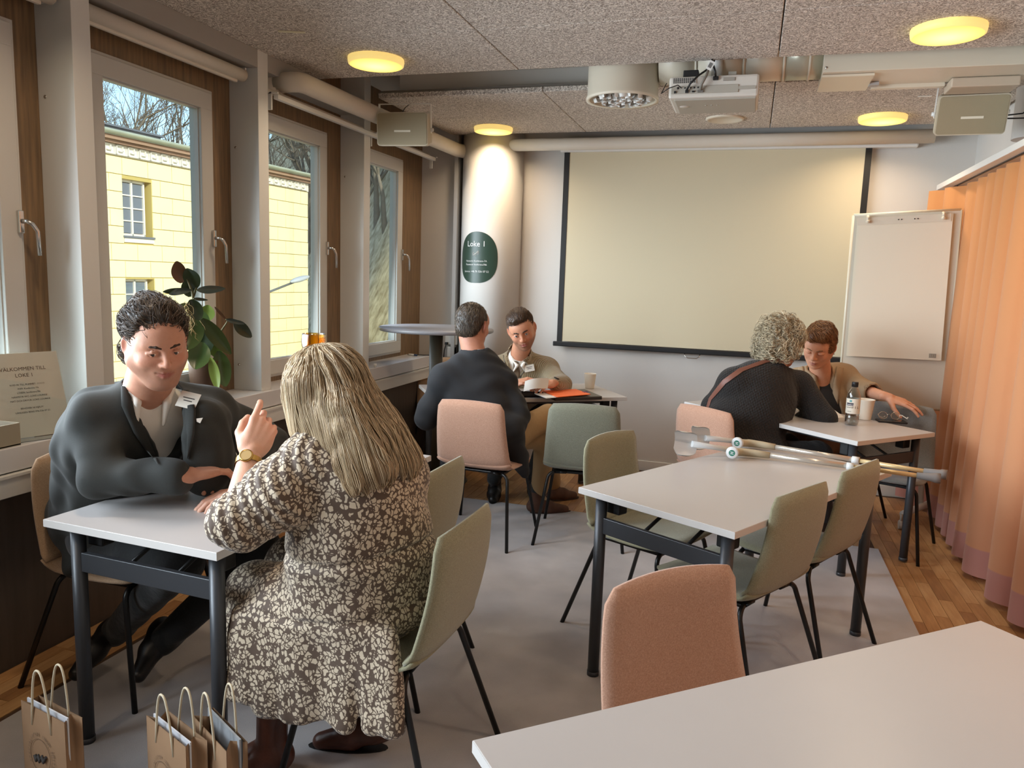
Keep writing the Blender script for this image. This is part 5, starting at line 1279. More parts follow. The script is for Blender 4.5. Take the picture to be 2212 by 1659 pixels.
sc = np.repeat((c0*(1-mf)+c1*mf)*(.75+.5*rs.rand(4600)[:, None]), 18*3, axis=0); sc = sc*(1-zc*.45)+sc*A([.80, .62, .48])*zc*.45
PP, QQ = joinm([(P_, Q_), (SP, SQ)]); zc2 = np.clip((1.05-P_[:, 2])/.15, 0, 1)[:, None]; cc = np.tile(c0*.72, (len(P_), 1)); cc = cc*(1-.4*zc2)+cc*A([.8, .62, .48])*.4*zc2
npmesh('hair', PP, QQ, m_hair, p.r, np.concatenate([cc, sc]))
# ---- 3: man in black jacket seen from behind
p = Person('man with short dark hair in black navy jacket, seen from behind on the pink chair', (-1.42, 4.1, 0)); p3 = p
j = dict(pel=A([-1.42, 4.12, .60]), che=A([-1.50, 4.17, .86]), nek=at(1027, 775, 4.47), sL=at(958, 818, 4.42), sR=at(1090, 826, 4.50),
         eL=at(922, 905, 4.46), eR=at(1118, 900, 4.46), wL=A([-1.66, 4.47, .80]), wR=A([-1.40, 4.60, .80]), hL=A([-1.50, 4.16, .55]), hR=A([-1.32, 4.16, .55]), kR=A([-1.13, 4.50, .66]), kL=A([-1.17, 4.56, .52]), aR=A([-1.20, 4.62, .16]), aL=A([-1.19, 4.92, .13]))
rt_ = dict(hip=(.20, .145), bel=(.185, .13), che=(.195, .125), sh=.062, bf=0.)
ra, rl = (.062, .052, .033), (.088, .064, .045)
p.head(at(1022, 704, 4.50), (.22, 1, -.12), neck=j['nek'], tone=(190, 132, 106), sex='m', stub=.3, h=.0045, neckr=(.060, .066), brow=None)
T0, f3, u3 = torso(j, rt_, -.03)
p.flesh(T0+arms(j, ra, -.015)+legs(j, rl, -.02)+[C_(j['nek'], j['che'], .06, .06, .05)], .012)
p.hand(j['wL'], (.6, .6, 0), (0, 0, 1), -1, [(.3, .5, .3)]*4); p.hand(j['wR'], (-.3, .9, 0), (0, 0, 1), -1, [(.3, .5, .3)]*4)
p.finish()
p.wear('shirt', [C_(j['nek']-u3*.03, j['nek']+u3*.035, .072, .070, .02), C_(j['nek']+u3*.045, j['nek']+u3*.10, .064, .064, .008, -1)], M('pale_blue_shirt', (170, 178, 190), .7), .006)
J = torso(j, rt_, .016)[0]+arms(j, ra, .012, 'LR', .85)+[C_(j['nek']-u3*.03, j['nek']+u3*.012, .080, .078, .02), C_(j['nek']+u3*.03, j['nek']+u3*.10, .070, .068, .01, -1)]
J += [C_(j['pel']+A([.16, .0, .03]), A([-1.215, 4.16, .47]), .085, .055, .05), C_(A([-1.215, 4.16, .47]), A([-1.185, 4.20, .36]), .05, .022, .03), C_(A([-1.63, 4.16, .60]), A([-1.655, 4.14, .40]), .06, .035, .04), C_(A([-1.655, 4.14, .45]), A([-1.66, 4.22, .34]), .05, .02, .03)]
p.wear('jacket', J, c_navy, .0085, .014, (16, 16, 22), 21)
p.wear('trousers', legs(j, rl, .010)+[E_(j['pel']+A([0, .06, -.02]), (.17, .14, .10), .05)], c_tan, .009, .008, (18, 18, 12), 22)
shoe(A([-1.235, 4.57, .01]), A([-1.02, 4.70, .0]), l_suede, p.r, 'boot', ankle=(-1.215, 4.60, .13), w=.042, solec=M('boot_sole', (60, 44, 34), .8))
shoe(A([-1.20, 4.90, .01]), A([-1.04, 5.04, .0]), l_suede, p.r, 'boot', ankle=(-1.185, 4.92, .13), w=.042, solec=M('boot_sole', (60, 44, 34), .8))
for a_ in ((-1.212, 4.605, .15), (-1.187, 4.92, .15)):
    P_, Q_ = solid([C_(a_, A(a_)+A([0, 0, .04]), .044, .044, .01)], .006); npmesh('sock', P_, Q_, c_dark, p.r)
SH = [E_((0, -.022, .040), (.0795, .096, .086), .01), E_((0, -.060, -.02), (.066, .045, .055), .03)]
HM = [E_((0, .095, -.012), (.075, .062, .062), .015, -1), E_((0, .045, -.085), (.085, .080, .07), .02, -1), E_((.083, -.0, -.006), (.016, .024, .034), .006, -1), E_((-.083, -.0, -.006), (.016, .024, .034), .006, -1)]
dd = lambda q, i: A([q[0]*2, -1.2*(q[2]-.06)*6-.3, -.7-q[2]*2])
p.hair_cap(SH, (66, 56, 46), 1800, .022, dd, rad=.0013, lift=.0035, jit=.2, minus=HM, col2=(118, 102, 84), disp=.002, seed=6, steps=4, h=.0045)

# ---- 4: man in ribbed cardigan leaning over the table
p = Person('man in ribbed beige zip cardigan and tie leaning in over a sheet of paper', (-1.6, 5.4, 0)); p4 = p
j = dict(pel=A([-1.62, 5.40, .60]), che=at(1118, 832, 5.42), nek=at(1122, 770, 5.24), sR=at(1072, 797, 5.30), sL=at(1180, 800, 5.32),
         eL=at(1212, 832, 5.14), wL=at(1196, 828, 4.96), eR=at(1075, 850, 5.10), wR=at(1108, 830, 4.90), hR=A([-1.72, 5.36, .56]), hL=A([-1.5, 5.42, .56]), kR=A([-1.52, 5.02, .56]), kL=A([-1.24, 5.2, .56]), aR=A([-1.57, 4.80, .14]), aL=A([-1.35, 5.0, .14]))
rt_ = dict(hip=(.18, .14), bel=(.17, .12), che=(.185, .12), sh=.058, bf=0.)
ra, rl = (.058, .048, .030), (.085, .06, .043)
p.head(at(1127, 712, 5.08), (.30, -1, -.40), roll=R(-17), neck=j['nek'], tone=(200, 142, 112), lips=(160, 92, 82), sex='m', stub=.55, iris=m_iris2, gaze=(.0, .25), brow=(50, 34, 24), h=.004)
T0, f4, u4 = torso(j, rt_, -.03); s4 = unit(np.cross(f4, u4))
p.flesh(T0+arms(j, ra, -.015)+legs(j, rl, -.02)+[C_(j['nek'], j['che'], .06, .06, .05)], .012)
p.hand(j['wR'], at(1140, 822, 4.84)-j['wR'], (-.2, -.4, 1), -1, [(.5, .8, .5)]*4, thumb=(.4, .2)); p.hand(j['wL'], at(1160, 832, 4.86)-j['wL'], (.2, -.5, 1), 1, [(.5, .7, .5)]*4, thumb=(.4, .2))
p.finish()
K_ = torso(j, rt_, .020)[0]+[C_(j['nek']-u4*.01, j['nek']+u4*.045, .086, .082, .02), C_(j['nek']+u4*.02, j['nek']+u4*.13, .070, .072, .01, -1), C_(j['nek']+f4*.05, j['nek']+f4*.13, .045, .045, .01, -1)]+[C_(at(x_, y_, 4.8), at(x_, y_, 5.42), r_, r_, .008, -1) for (x_, y_, r_) in ((1112, 768, .052), (1113, 778, .046), (1114, 790, .038), (1116, 802, .030), (1118, 813, .022))]+arms(j, ra, .018, 'LR', .82)
cd = p.wear('cardigan', K_, c_card, .008, .007, (16, 16, 20), 31)
sh4 = p.wear('shirt', torso(j, rt_, .004)[0][1:]+[C_(j['nek']-u4*.04, j['nek']+u4*.03, .070, .066, .02), C_(j['nek']+u4*.04, j['nek']+u4*.10, .06, .06, .01, -1)], c_shirt, .007)
for s_ in (-1, 1):
    P_, Q_ = solid([C_(j['nek']+s4*s_*.058+f4*.03+u4*.035, j['nek']+s4*s_*.018+f4*.082+u4*.01, .010, .010, .01), C_(j['nek']+s4*s_*.018+f4*.082+u4*.01, j['nek']+s4*s_*.040+f4*.100-u4*.035, .010, .005, .01)], .004); npmesh('collar', P_, Q_, c_shirt, p.r)
kp = j['nek']+f4*.098-u4*.004; P_, Q_ = solid([C_(kp, kp+f4*.012-u4*.022, .016, .010, .01), C_(kp+f4*.012-u4*.022, j['che']+f4*.150-u4*.02, .011, .021, .005)], .0035); None
for pl in ([(1088, 768), (1091, 785), (1098, 802), (1108, 815)], [(1137, 766), (1136, 785), (1132, 802), (1124, 816)]):
    zp = [hit(cd, *q) for q in pl]; zp = [Vector(q[0]+q[1]*.004) for q in zp if q]
    if len(zp) > 2: MB().tube(zp, .0035, 6).make('zip', M('zip_grey', (96, 92, 84), .4, metal=.5), p.r)
strip_on(sh4, [(1109, 776), (1109, 790), (1110, 804), (1112, 816)], [(1119, 776), (1121, 790), (1123, 804), (1122, 816)], 'tie', M('taupe_tie', (122, 104, 84), .6, bump=.3, bs=400), .008)
h_ = hit(cd, 1143, 794)
if h_: badge(p.r, h_[0]+h_[1]*.010, h_[1]*.3+unit(A([0, 0, 1.5])-h_[0])*.7, u4+s4*.15, p.r, .066, .046)
p.wear('trousers', legs(j, rl, .010)+[E_(j['pel']+A([0, -.06, -.02]), (.17, .14, .10), .05)], c_dark, .010, .008, (18, 18, 12), 32)
shoe(A([-1.58, 4.86, .01]), A([-1.53, 4.66, .0]), l_black, p.r, ankle=(-1.575, 4.84, .22), w=.045); shoe(A([-1.36, 5.04, .01]), A([-1.30, 4.86, .0]), l_black, p.r, ankle=(-1.355, 5.02, .12))
watch(p, j['wL']+unit(j['eL']-j['wL'])*.015, j['wL']-j['eL'], (.3, -.6, 1), .033, p.r, m_blk, M('watch_face', (70, 80, 84), .1))
dk = lambda q, i: A([.25+q[0], -1.0, .25-(q[2]-.10)*8])
p.hair_cap([E_((0, -.022, .042), (.0775, .096, .086), .01), E_((.010, .030, .096), (.060, .060, .036), .02)], (60, 42, 28), 1800, .05, dk, rad=.0013, lift=.005, jit=.12, minus=[E_((0, .100, -.016), (.066, .060, .072), .012, -1), E_((0, .035, -.088), (.09, .080, .075), .02, -1), E_((.083, -.0, -.006), (.016, .024, .034), .006, -1), E_((-.083, -.0, -.006), (.016, .024, .034), .006, -1)], col2=(96, 68, 44), disp=.002, seed=8, steps=6, h=.0045)

# ---- 5: woman in black crochet top
p = Person('woman with curly grey blonde hair and black crocheted top bent over the table', (0, 4.5, 0)); p5 = p
j = dict(pel=A([-.02, 4.47, .58]), che=at(1640, 862, 4.42), nek=at(1672, 800, 4.46), sL=at(1585, 832, 4.36), sR=at(1722, 835, 4.50),
         eR=at(1780, 905, 4.40), wR=at(1722, 905, 4.55), eL=at(1545, 880, 4.50), wL=A([.10, 4.80, .80]), hL=A([-.06, 4.52, .54]), hR=A([.10, 4.42, .54]), kR=A([.44, 4.66, .54]), kL=A([.28, 4.84, .54]), aR=A([.50, 4.72, .14]), aL=A([.32, 4.95, .14]))
rt_ = dict(hip=(.215, .18), bel=(.22, .17), che=(.215, .15), sh=.066, bf=0.)
ra, rl = (.072, .060, .034), (.10, .07, .05)
p.head(at(1690, 742, 4.46), (.75, .62, -.22), neck=j['nek'], tone=(206, 150, 124), lips=(168, 96, 86), sex='f', h=.0045, brow=None)
T0, f5, u5 = torso(j, rt_, -.03); s5 = unit(np.cross(f5, u5))
p.flesh(T0+arms(j, ra, -.015)+legs(j, rl, -.02)+[C_(j['nek'], j['che'], .06, .06, .05)], .012)
p.hand(j['wR'], (-.8, .4, -.05), (0, 0, 1), -1, [(.4, .6, .4)]*4); p.hand(j['wL'], (.8, .5, 0), (0, 0, 1), 1, [(.3, .5, .3)]*4)
p.finish()
p.wear('crochet_top', torso(j, rt_, .014)[0]+arms(j, ra, .014, 'LR', .8)+[C_(j['nek']-u5*.02, j['nek']+u5*.01, .082, .078, .02), C_(j['nek']+u5*.02, j['nek']+u5*.10, .068, .066, .01, -1), E_(j['pel']+A([.06, .02, -.02]), (.25, .22, .13), .05)], c_black, .0085, .010, (12, 12, 16), 41)
p.wear('trousers', legs(j, rl, .010), c_dark, .010, .006, (18, 18, 12), 42)
shoe(A([.48, 4.66, .01]), A([.60, 4.84, .0]), l_black, p.r, ankle=(.50, 4.70, .13)); shoe(A([.30, 4.90, .01]), A([.42, 5.07, .0]), l_black, p.r, ankle=(.32, 4.93, .13))
# shoulder strap lies on the back
sp_ = [at(1700, 776, 4.20), at(1650, 782, 4.16), at(1600, 800, 4.14), at(1565, 825, 4.16), at(1535, 862, 4.24), at(1528, 885, 4.32)]
bd_ = bpy.data.objects[[o.name for o in p.r.children if o.name.startswith('crochet_top')][0]]; me = bd_.data
bv = BVHTree.FromPolygons([v.co+Vector(wloc(p.r)) for v in me.vertices], [tuple(q.vertices) for q in me.polygons])
path = []
for a_, b_ in zip(sp_, sp_[1:]):
    for t_ in np.linspace(0, 1, 6)[:-1]:
        q = a_*(1-t_)+b_*t_; o_ = Vector((0, 0, 1.5)); rc_ = bv.ray_cast(o_, (Vector(q)-o_).normalized())
        if rc_[0] is not None: path.append((rc_[0], rc_[1]))
b = MB()
if len(path) > 3:
    m_ = len(path)
    def sf(u, v):
        i = min(int(v*(m_-1)), m_-2); f = v*(m_-1)-i; q = path[i][0].lerp(path[i+1][0], f); nn = path[i][1]; t_ = (path[i+1][0]-path[i][0]).normalized(); sd = t_.cross(nn).normalized()
        return q+nn*(.004+.003*math.sin(u*PI))+sd*(u-.5)*.030
    b.grid(sf, 3, m_-1); b.make('shoulder_strap', M('brown_strap', (120, 76, 62), .5), p.r)
CU = [E_((0, -.028, .040), (.098, .112, .100), .01), E_((0, -.075, -.035), (.085, .055, .070), .03), E_((.070, -.02, -.02), (.028, .055, .060), .02), E_((-.070, -.02, -.02), (.028, .055, .060), .02)]
CM = [E_((0, .105, -.012), (.060, .060, .075), .012, -1), E_((0, .05, -.10), (.07, .07, .07), .02, -1)]
def curl(q, i): a_ = i*1.15+q[0]*60; return A([q[0]*4+1.1*math.cos(a_), -.25+1.1*math.sin(a_), -.65])
p.hair_cap(CU, (150, 136, 110), 2000, .10, curl, rad=.0014, lift=.020, jit=.5, minus=CM, col2=(232, 216, 184), disp=.016, seed=12, steps=12, h=.0055)

# ---- 6: woman in beige blazer
p = Person('woman with short auburn hair in tan blazer resting one hand on the grey chair', (.58, 5.35, 0)); p6 = p
j = dict(pel=A([.56, 5.34, .60]), che=at(1772, 868, 5.0), nek=at(1772, 806, 4.88), sR=at(1728, 822, 4.96), sL=at(1824, 814, 4.98),
         eL=at(1862, 842, 4.84), wL=at(1918, 858, 4.55), eR=at(1730, 885, 4.86), wR=at(1745, 895, 4.62), hR=A([.50, 5.36, .55]), hL=A([.66, 5.26, .55]), kR=A([.30, 5.06, .56]), kL=A([.46, 4.93, .56]), aR=A([.34, 5.14, .14]), aL=A([.50, 5.0, .14]))
rt_ = dict(hip=(.19, .15), bel=(.18, .14), che=(.185, .125), sh=.056, bf=0.)
ra, rl = (.060, .050, .031), (.09, .064, .045)
p.head(at(1769, 748, 4.74), (-.35, -1, -.50), roll=R(7), neck=j['nek'], tone=(210, 154, 124), lips=(168, 104, 88), sex='f', age=1, closed=.9, fat=.3, h=.0038, brow=(130, 96, 66))
T0, f6, u6 = torso(j, rt_, -.03); s6 = unit(np.cross(f6, u6))
p.flesh(T0[2:]+arms(j, ra, -.006)+legs(j, rl, -.02)+[C_(j['nek'], j['che'], .062, .06, .05)], .008)
p.hand(j['wL'], at(1966, 874, 4.50)-j['wL'], (.15, -.35, 1), 1, [(.15, .35, .2), (.1, .3, .2), (.15, .3, .2), (.2, .3, .2)], thumb=(.95, .55), spread=.10, tcurl=.1)
p.hand(j['wR'], (-.3, -.9, 0), (0, 0, 1), -1, [(.3, .5, .3)]*4)
p.finish()
bt = p.wear('black_top', torso(j, rt_, .004)[0][1:]+[C_(j['nek']+u6*.0+f6*.02, j['nek']+u6*.09+f6*.01, .074, .070, .01, -1), C_(j['nek']+f6*.07, j['nek']+f6*.12-u6*.02, .05, .035, .01, -1)], c_dark, .006)
B_ = torso(j, rt_, .020)[0]+arms(j, ra, .016, 'L', .30)+arms(j, ra, .016, 'R', .85)
e0 = j['eL']+(j['wL']-j['eL'])*.12; e1_ = j['eL']+(j['wL']-j['eL'])*.34; B_ += [C_(e0, e1_, .069, .066, .01), C_(e1_, j['wL'], .052, .05, .006, -1)]
B_ += [C_(j['nek']+u6*.01, j['nek']+u6*.08, .072, .07, .01, -1), C_(j['nek']+f6*.07, j['che']+f6*.17+u6*.05, .055, .060, .01, -1), C_(j['che']+f6*.17+u6*.05, j['che']+f6*.20-u6*.25, .060, .055, .01, -1)]
bz = p.wear('blazer', B_, c_blaz, .007, .008, (15, 15, 22), 51)
strip_on(bz, [(1806, 792), (1800, 830), (1798, 868), (1806, 902)], [(1822, 796), (1816, 828), (1812, 864), (1808, 902)], 'lapel', c_blaz, .010)
strip_on(bz, [(1736, 792), (1738, 812), (1742, 835), (1748, 855)], [(1724, 796), (1722, 816), (1730, 838), (1746, 858)], 'lapel', c_blaz, .010)
p.wear('trousers', legs(j, rl, .010)+[E_(j['pel']+A([0, -.04, -.02]), (.17, .14, .10), .05)], M('taupe_trousers', (120, 92, 70), .8), .010, .006, (18, 18, 12), 52)
shoe(A([.34, 5.18, .01]), A([.28, 5.0, .0]), l_black, p.r, ankle=(.345, 5.16, .13)); shoe(A([.50, 5.06, .01]), A([.42, 4.89, .0]), l_black, p.r, ankle=(.50, 5.03, .13))
pn = [hit(bt, *q) for q in ((1756, 812), (1762, 820), (1768, 824), (1776, 820), (1784, 812))]; pn = [Vector(q[0]+q[1]*.004) for q in pn if q]
if len(pn) > 2:
    nk = MB(); nk.tube(pn, .0018, 6); c_ = pn[len(pn)//2]; nk.tube([c_, c_+Vector((-.004, -.006, -.045))], .003, 6); nk.make('necklace', m_chrome, p.r)
for k in (-1, 1): e_ = MB().sphere(Vector(p.H(A([[k*.083, -.004, -.034]]))[0]), .0055, 8).make('earring', m_chrome, p.r)
dl = lambda q, i: A([-.55+q[0]*2, .45 if q[2] > .07 else -.5, -.5-(.1-q[2])*3])
p.hair_cap([E_((0, -.024, .044), (.086, .102, .092), .01), E_((0, .03, .092), (.068, .062, .036), .02), E_((0, -.070, -.020), (.072, .045, .050), .03), E_((.070, .012, .022), (.016, .035, .034), .02), E_((-.070, .012, .022), (.016, .035, .034), .02)], (104, 66, 38), 1800, .065, dl, rad=.0013, lift=.006, jit=.18, minus=[E_((0, .106, -.022), (.064, .062, .068), .010, -1), E_((0, .045, -.095), (.08, .075, .07), .02, -1)], col2=(176, 126, 78), disp=.004, seed=14, steps=7, h=.0045)
# ================================================================ small things
def onz(px, py, z):
    v = at(px, py, 1.0)-A([0, 0, 1.5]); return A([0, 0, 1.5])+v*((z-1.5)/v[2])
m_paper = M('paper_white', (232, 230, 224), .7); m_ora = M('orange_card', (240, 110, 50), .6)
m_cup = M('paper_cup', (232, 224, 208), .6)
def cup(x, y, z, h, r, lab, grp=None):
    t = thing('paper_cup', (x, y, z), lab, 'cup', grp)
    MB().lathe([(.0001, .004), (r*.72, .004), (r*.74, .0), (r*.76, .004), (r, h-.003), (r+.002, h), (r-.001, h+.001), (r-.003, h-.004), (r*.73, .006), (.0001, .006)], (x, y, z), 36).make('cup_wall', m_cup, t)
    MB().lathe([(.0001, h*.6), (r*.89, h*.6)], (x, y, z), 30).make('drink', M('coffee', (60, 40, 26), .2), t)
cup(-1.03, 5.24, TZ, .105, .042, 'white paper cup on the table before the man in the beige cardigan')
cup(.685, 4.83, TZ, .118, .052, 'white cup beside the water bottle')
# bottle
m_pet = bpy.data.materials.new('clear_plastic'); m_pet.use_nodes = True
n = m_pet.node_tree.nodes; L = m_pet.node_tree.links; n.remove(n['Principled BSDF'])
tr = n.new('ShaderNodeBsdfTransparent'); tr.inputs[0].default_value = (.80, .82, .82, 1); gl = n.new('ShaderNodeBsdfGlossy'); gl.inputs['Roughness'].default_value = .08; fr_ = n.new('ShaderNodeLayerWeight'); fr_.inputs[0].default_value = .45
mi = n.new('ShaderNodeMixShader'); L.new(fr_.outputs['Facing'], mi.inputs[0]); L.new(tr.outputs[0], mi.inputs[1]); L.new(gl.outputs[0], mi.inputs[2]); L.new(mi.outputs[0], n['Material Output'].inputs[0])
bx_, by_ = .590, 4.585
t = thing('water_bottle', (bx_, by_, TZ), 'clear plastic water bottle with black cap and pale label', 'bottle')
MB().lathe([(.0001, .006), (.022, .0), (.033, .006), (.036, .02), (.036, .055), (.034, .06), (.036, .065), (.036, .155), (.035, .17), (.026, .195), (.015, .212), (.0135, .222)], (bx_, by_, TZ), 36).make('bottle_body', m_pet, t)
MB().lathe([(.0001, .008), (.031, .010), (.0335, .02), (.0335, .05)], (bx_, by_, TZ), 28).make('water', m_pet, t)
lb_ = MB().lathe([(.0365, .068), (.0368, .07), (.0368, .150), (.0365, .152)], (bx_, by_, TZ), 36).make('label', M('label_pale', (214, 206, 190), .6), t)
MB().lathe([(.0001, .243), (.0165, .243), (.0175, .240), (.0175, .216), (.0001, .216)], (bx_, by_, TZ), 24).make('cap', m_blk, t)
th0 = math.atan2(-by_, -bx_)
def onb(a, z, r=.0374): return Vector((bx_+r*math.cos(th0+a), by_+r*math.sin(th0+a), TZ+z))
MB().grid(lambda u, v: onb(-1.0+1.05*u, .112+.016*v), 10, 1).make('logo_band', M('label_dark', (40, 32, 52), .5), lb_)
MB().grid(lambda u, v: onb(-.55+.35*u, .133+.012*v), 6, 1).make('logo_crest', M('label_teal', (90, 150, 150), .5), lb_)
writing('label_print', [('premium', .012, -.2*.037, .118)], m_paper, lb_, lambda x, y: onb((x-.012)/.0374, y-.003, .0380))
writing('label_print', [('naturell', .013, -.2*.037, .100), ('citron', .009, -.2*.037, .078), ('1 L', .020, .030, .098)], m_ink, lb_, lambda x, y: onb((x-.010)/.0374, y, .0378))
# phone and glasses
phc = (onz(1925, 912, TZ)); t = thing('phone', Vector(phc), 'black phone lying under the folded glasses', 'phone')
MB().box((-.078, -.040, 0), (.078, .040, .011), bev=.004, M4=Matrix.Translation(Vector(phc)) @ Matrix.Rotation(R(6), 4, 'Z')).make('phone_body', m_blk, t)
MB().box((-.072, -.035, .0112), (.072, .035, .0118), M4=Matrix.Translation(Vector(phc)) @ Matrix.Rotation(R(6), 4, 'Z')).make('phone_screen', M('screen_glass', (16, 16, 18), .08), t)
t = thing('glasses', Vector(phc)+Vector((0, 0, .012)), 'thin wire framed glasses resting on the black phone', 'glasses')
Mg = Matrix.Translation(Vector(phc)+Vector((-.01, .01, .014))) @ Matrix.Rotation(R(8), 4, 'Z') @ Matrix.Rotation(R(-18), 4, 'X')
m_wire = M('silver_wire', (196, 190, 176), .25, metal=.9)
for sx in (-1, 1):
    pts = [Mg @ Vector((sx*.034+.024*math.cos(a), 0, .022+.021*math.sin(a))) for a in np.linspace(0, 2*PI, 25)[:-1]]
    MB().tube(pts, .0013, 6, close=True).make('rim', m_wire, t)
    o = MB().add(pts[::2], [tuple(range(12))]).make('lens', m_glass, t)
    MB().tube([Mg @ Vector((sx*.058, 0, .028)), Mg @ Vector((sx*.066, -.008, .026)), Mg @ Vector((sx*.070, -.05, .008)), Mg @ Vector((sx*.066, -.095, -.006)), Mg @ Vector((sx*.060, -.12, -.014+.012))], .0016 if sx < 0 else .0026, 6).make('temple', m_wire if sx < 0 else M('white_tip', (220, 214, 200), .4), t)
MB().tube([Mg @ Vector((-.010, 0, .027)), Mg @ Vector((0, 0, .031)), Mg @ Vector((.010, 0, .027))], .0013, 6).make('bridge', m_wire, t)
def sheet(name, pts, z, mat, lab, cat, th=.001, grp=None):
    b = MB(); b.prism([(q[0], q[1]) for q in pts], z, z+th); return tag(b.make(name, mat), lab, cat, grp)
sheet('paper_sheet', [onz(1770, 885, TZ), onz(1800, 903, TZ), onz(1824, 902, TZ), onz(1800, 884, TZ)], TZ+.0003, m_paper, 'white sheet of paper between the two women on the back table', 'paper')
# table B: laptop, folder, papers, black case
def quad(p): return [onz(*q, TZ) for q in p]
lq = [onz(1200, 866, TZ), onz(1300, 863, TZ), onz(1262, 847, TZ), onz(1165, 851, TZ)]
t = thing('laptop', Vector(lq[0]), 'closed dark laptop under the orange folder', 'laptop')
MB().prism([(q[0], q[1]) for q in lq], TZ, TZ+.014).make('laptop_base', M('laptop_grey', (60, 56, 52), .4, metal=.3), t)
MB().prism([(q[0], q[1]) for q in lq], TZ+.0145, TZ+.021).make('laptop_lid', M('laptop_lid', (92, 86, 78), .4, metal=.3), t)
pq = [onz(1187, 861, TZ+.022), onz(1272, 853, TZ+.022), onz(1245, 843, TZ+.022), onz(1150, 847, TZ+.022)]
for k in range(3):
    q4 = [q+A([.006*math.sin(k*2.), .006*math.cos(k*3.), 0]) for q in pq]
    sheet('paper_sheet', [(q[0]-.02, q[1]-.01) for q in q4], TZ+.0215+.002*k, m_paper, ('lowest white paper jutting out under the orange folder', 'middle white paper jutting out under the orange folder', 'top white paper directly below the orange folder')[k], 'paper', .0015)
q4 = [onz(1205, 858, TZ+.03), onz(1276, 852, TZ+.03), onz(1243, 841, TZ+.03), onz(1168, 844, TZ+.03)]
fo = sheet('folder', q4, TZ+.0285, m_ora, 'bright orange paper folder on the laptop in front of the cardigan man', 'folder', .004)
fu = Vector(q4[1])-Vector(q4[0]); fv = Vector(q4[3])-Vector(q4[0])
wr = writing('folder_print', [('ETT', .022, .07, .17), ('VAL', .022, .10, .14)], M('dark_orange_ink', (120, 50, 30), .6), fo, lambda x, y: Vector((q4[0][0], q4[0][1], TZ+.033))+fu.normalized()*x+fv.normalized()*y)
sq = MB()
for k in range(4): sq.tube([Vector((q4[0][0], q4[0][1], TZ+.0332))+fu.normalized()*(.26+.012*k+.004*math.sin(a*3))+fv.normalized()*(.06+a*.02) for a in (0, 1, 2)], .0016, 4)
sq.make('folder_scribble', M('purple_ink', (80, 40, 90), .6), fo)
cq = onz(1136, 858, TZ); t = thing('glasses_case', Vector(cq), 'black soft case beside the suited man at the table edge', 'case')
P_, Q_ = solid([C_(cq+A([-.075, -.045, .02]), cq+A([.085, .055, .018]), .022, .018, .01)], .004); npmesh('case_body', P_, Q_, m_blk, t)
MB().tube([cq+A([-.07, -.06, .022]), cq+A([0, -.018, .024]), cq+A([.09, .042, .02])], .0022, 6).make('case_zip', M('zip_grey', (96, 92, 84), .4, metal=.5), t)
# sheet held by the cardigan man
hp0, hp1 = at(1132, 838, 4.80), at(1184, 832, 4.82)
def hs(u, v):
    b_ = hp0*(1-u)+hp1*u; return Vector(b_+A([0, .02, .045])*(v-.35)*1.4+A([0, -.02, .012])*math.sin(u*PI))
b = MB(); b.grid(hs, 12, 4); b.grid(lambda u, v: hs(u, v)+Vector((0, .0012, 0)), 12, 4); tag(b.make('held_paper', m_paper), 'curved white sheet held in both hands by the man in the cardigan', 'paper')
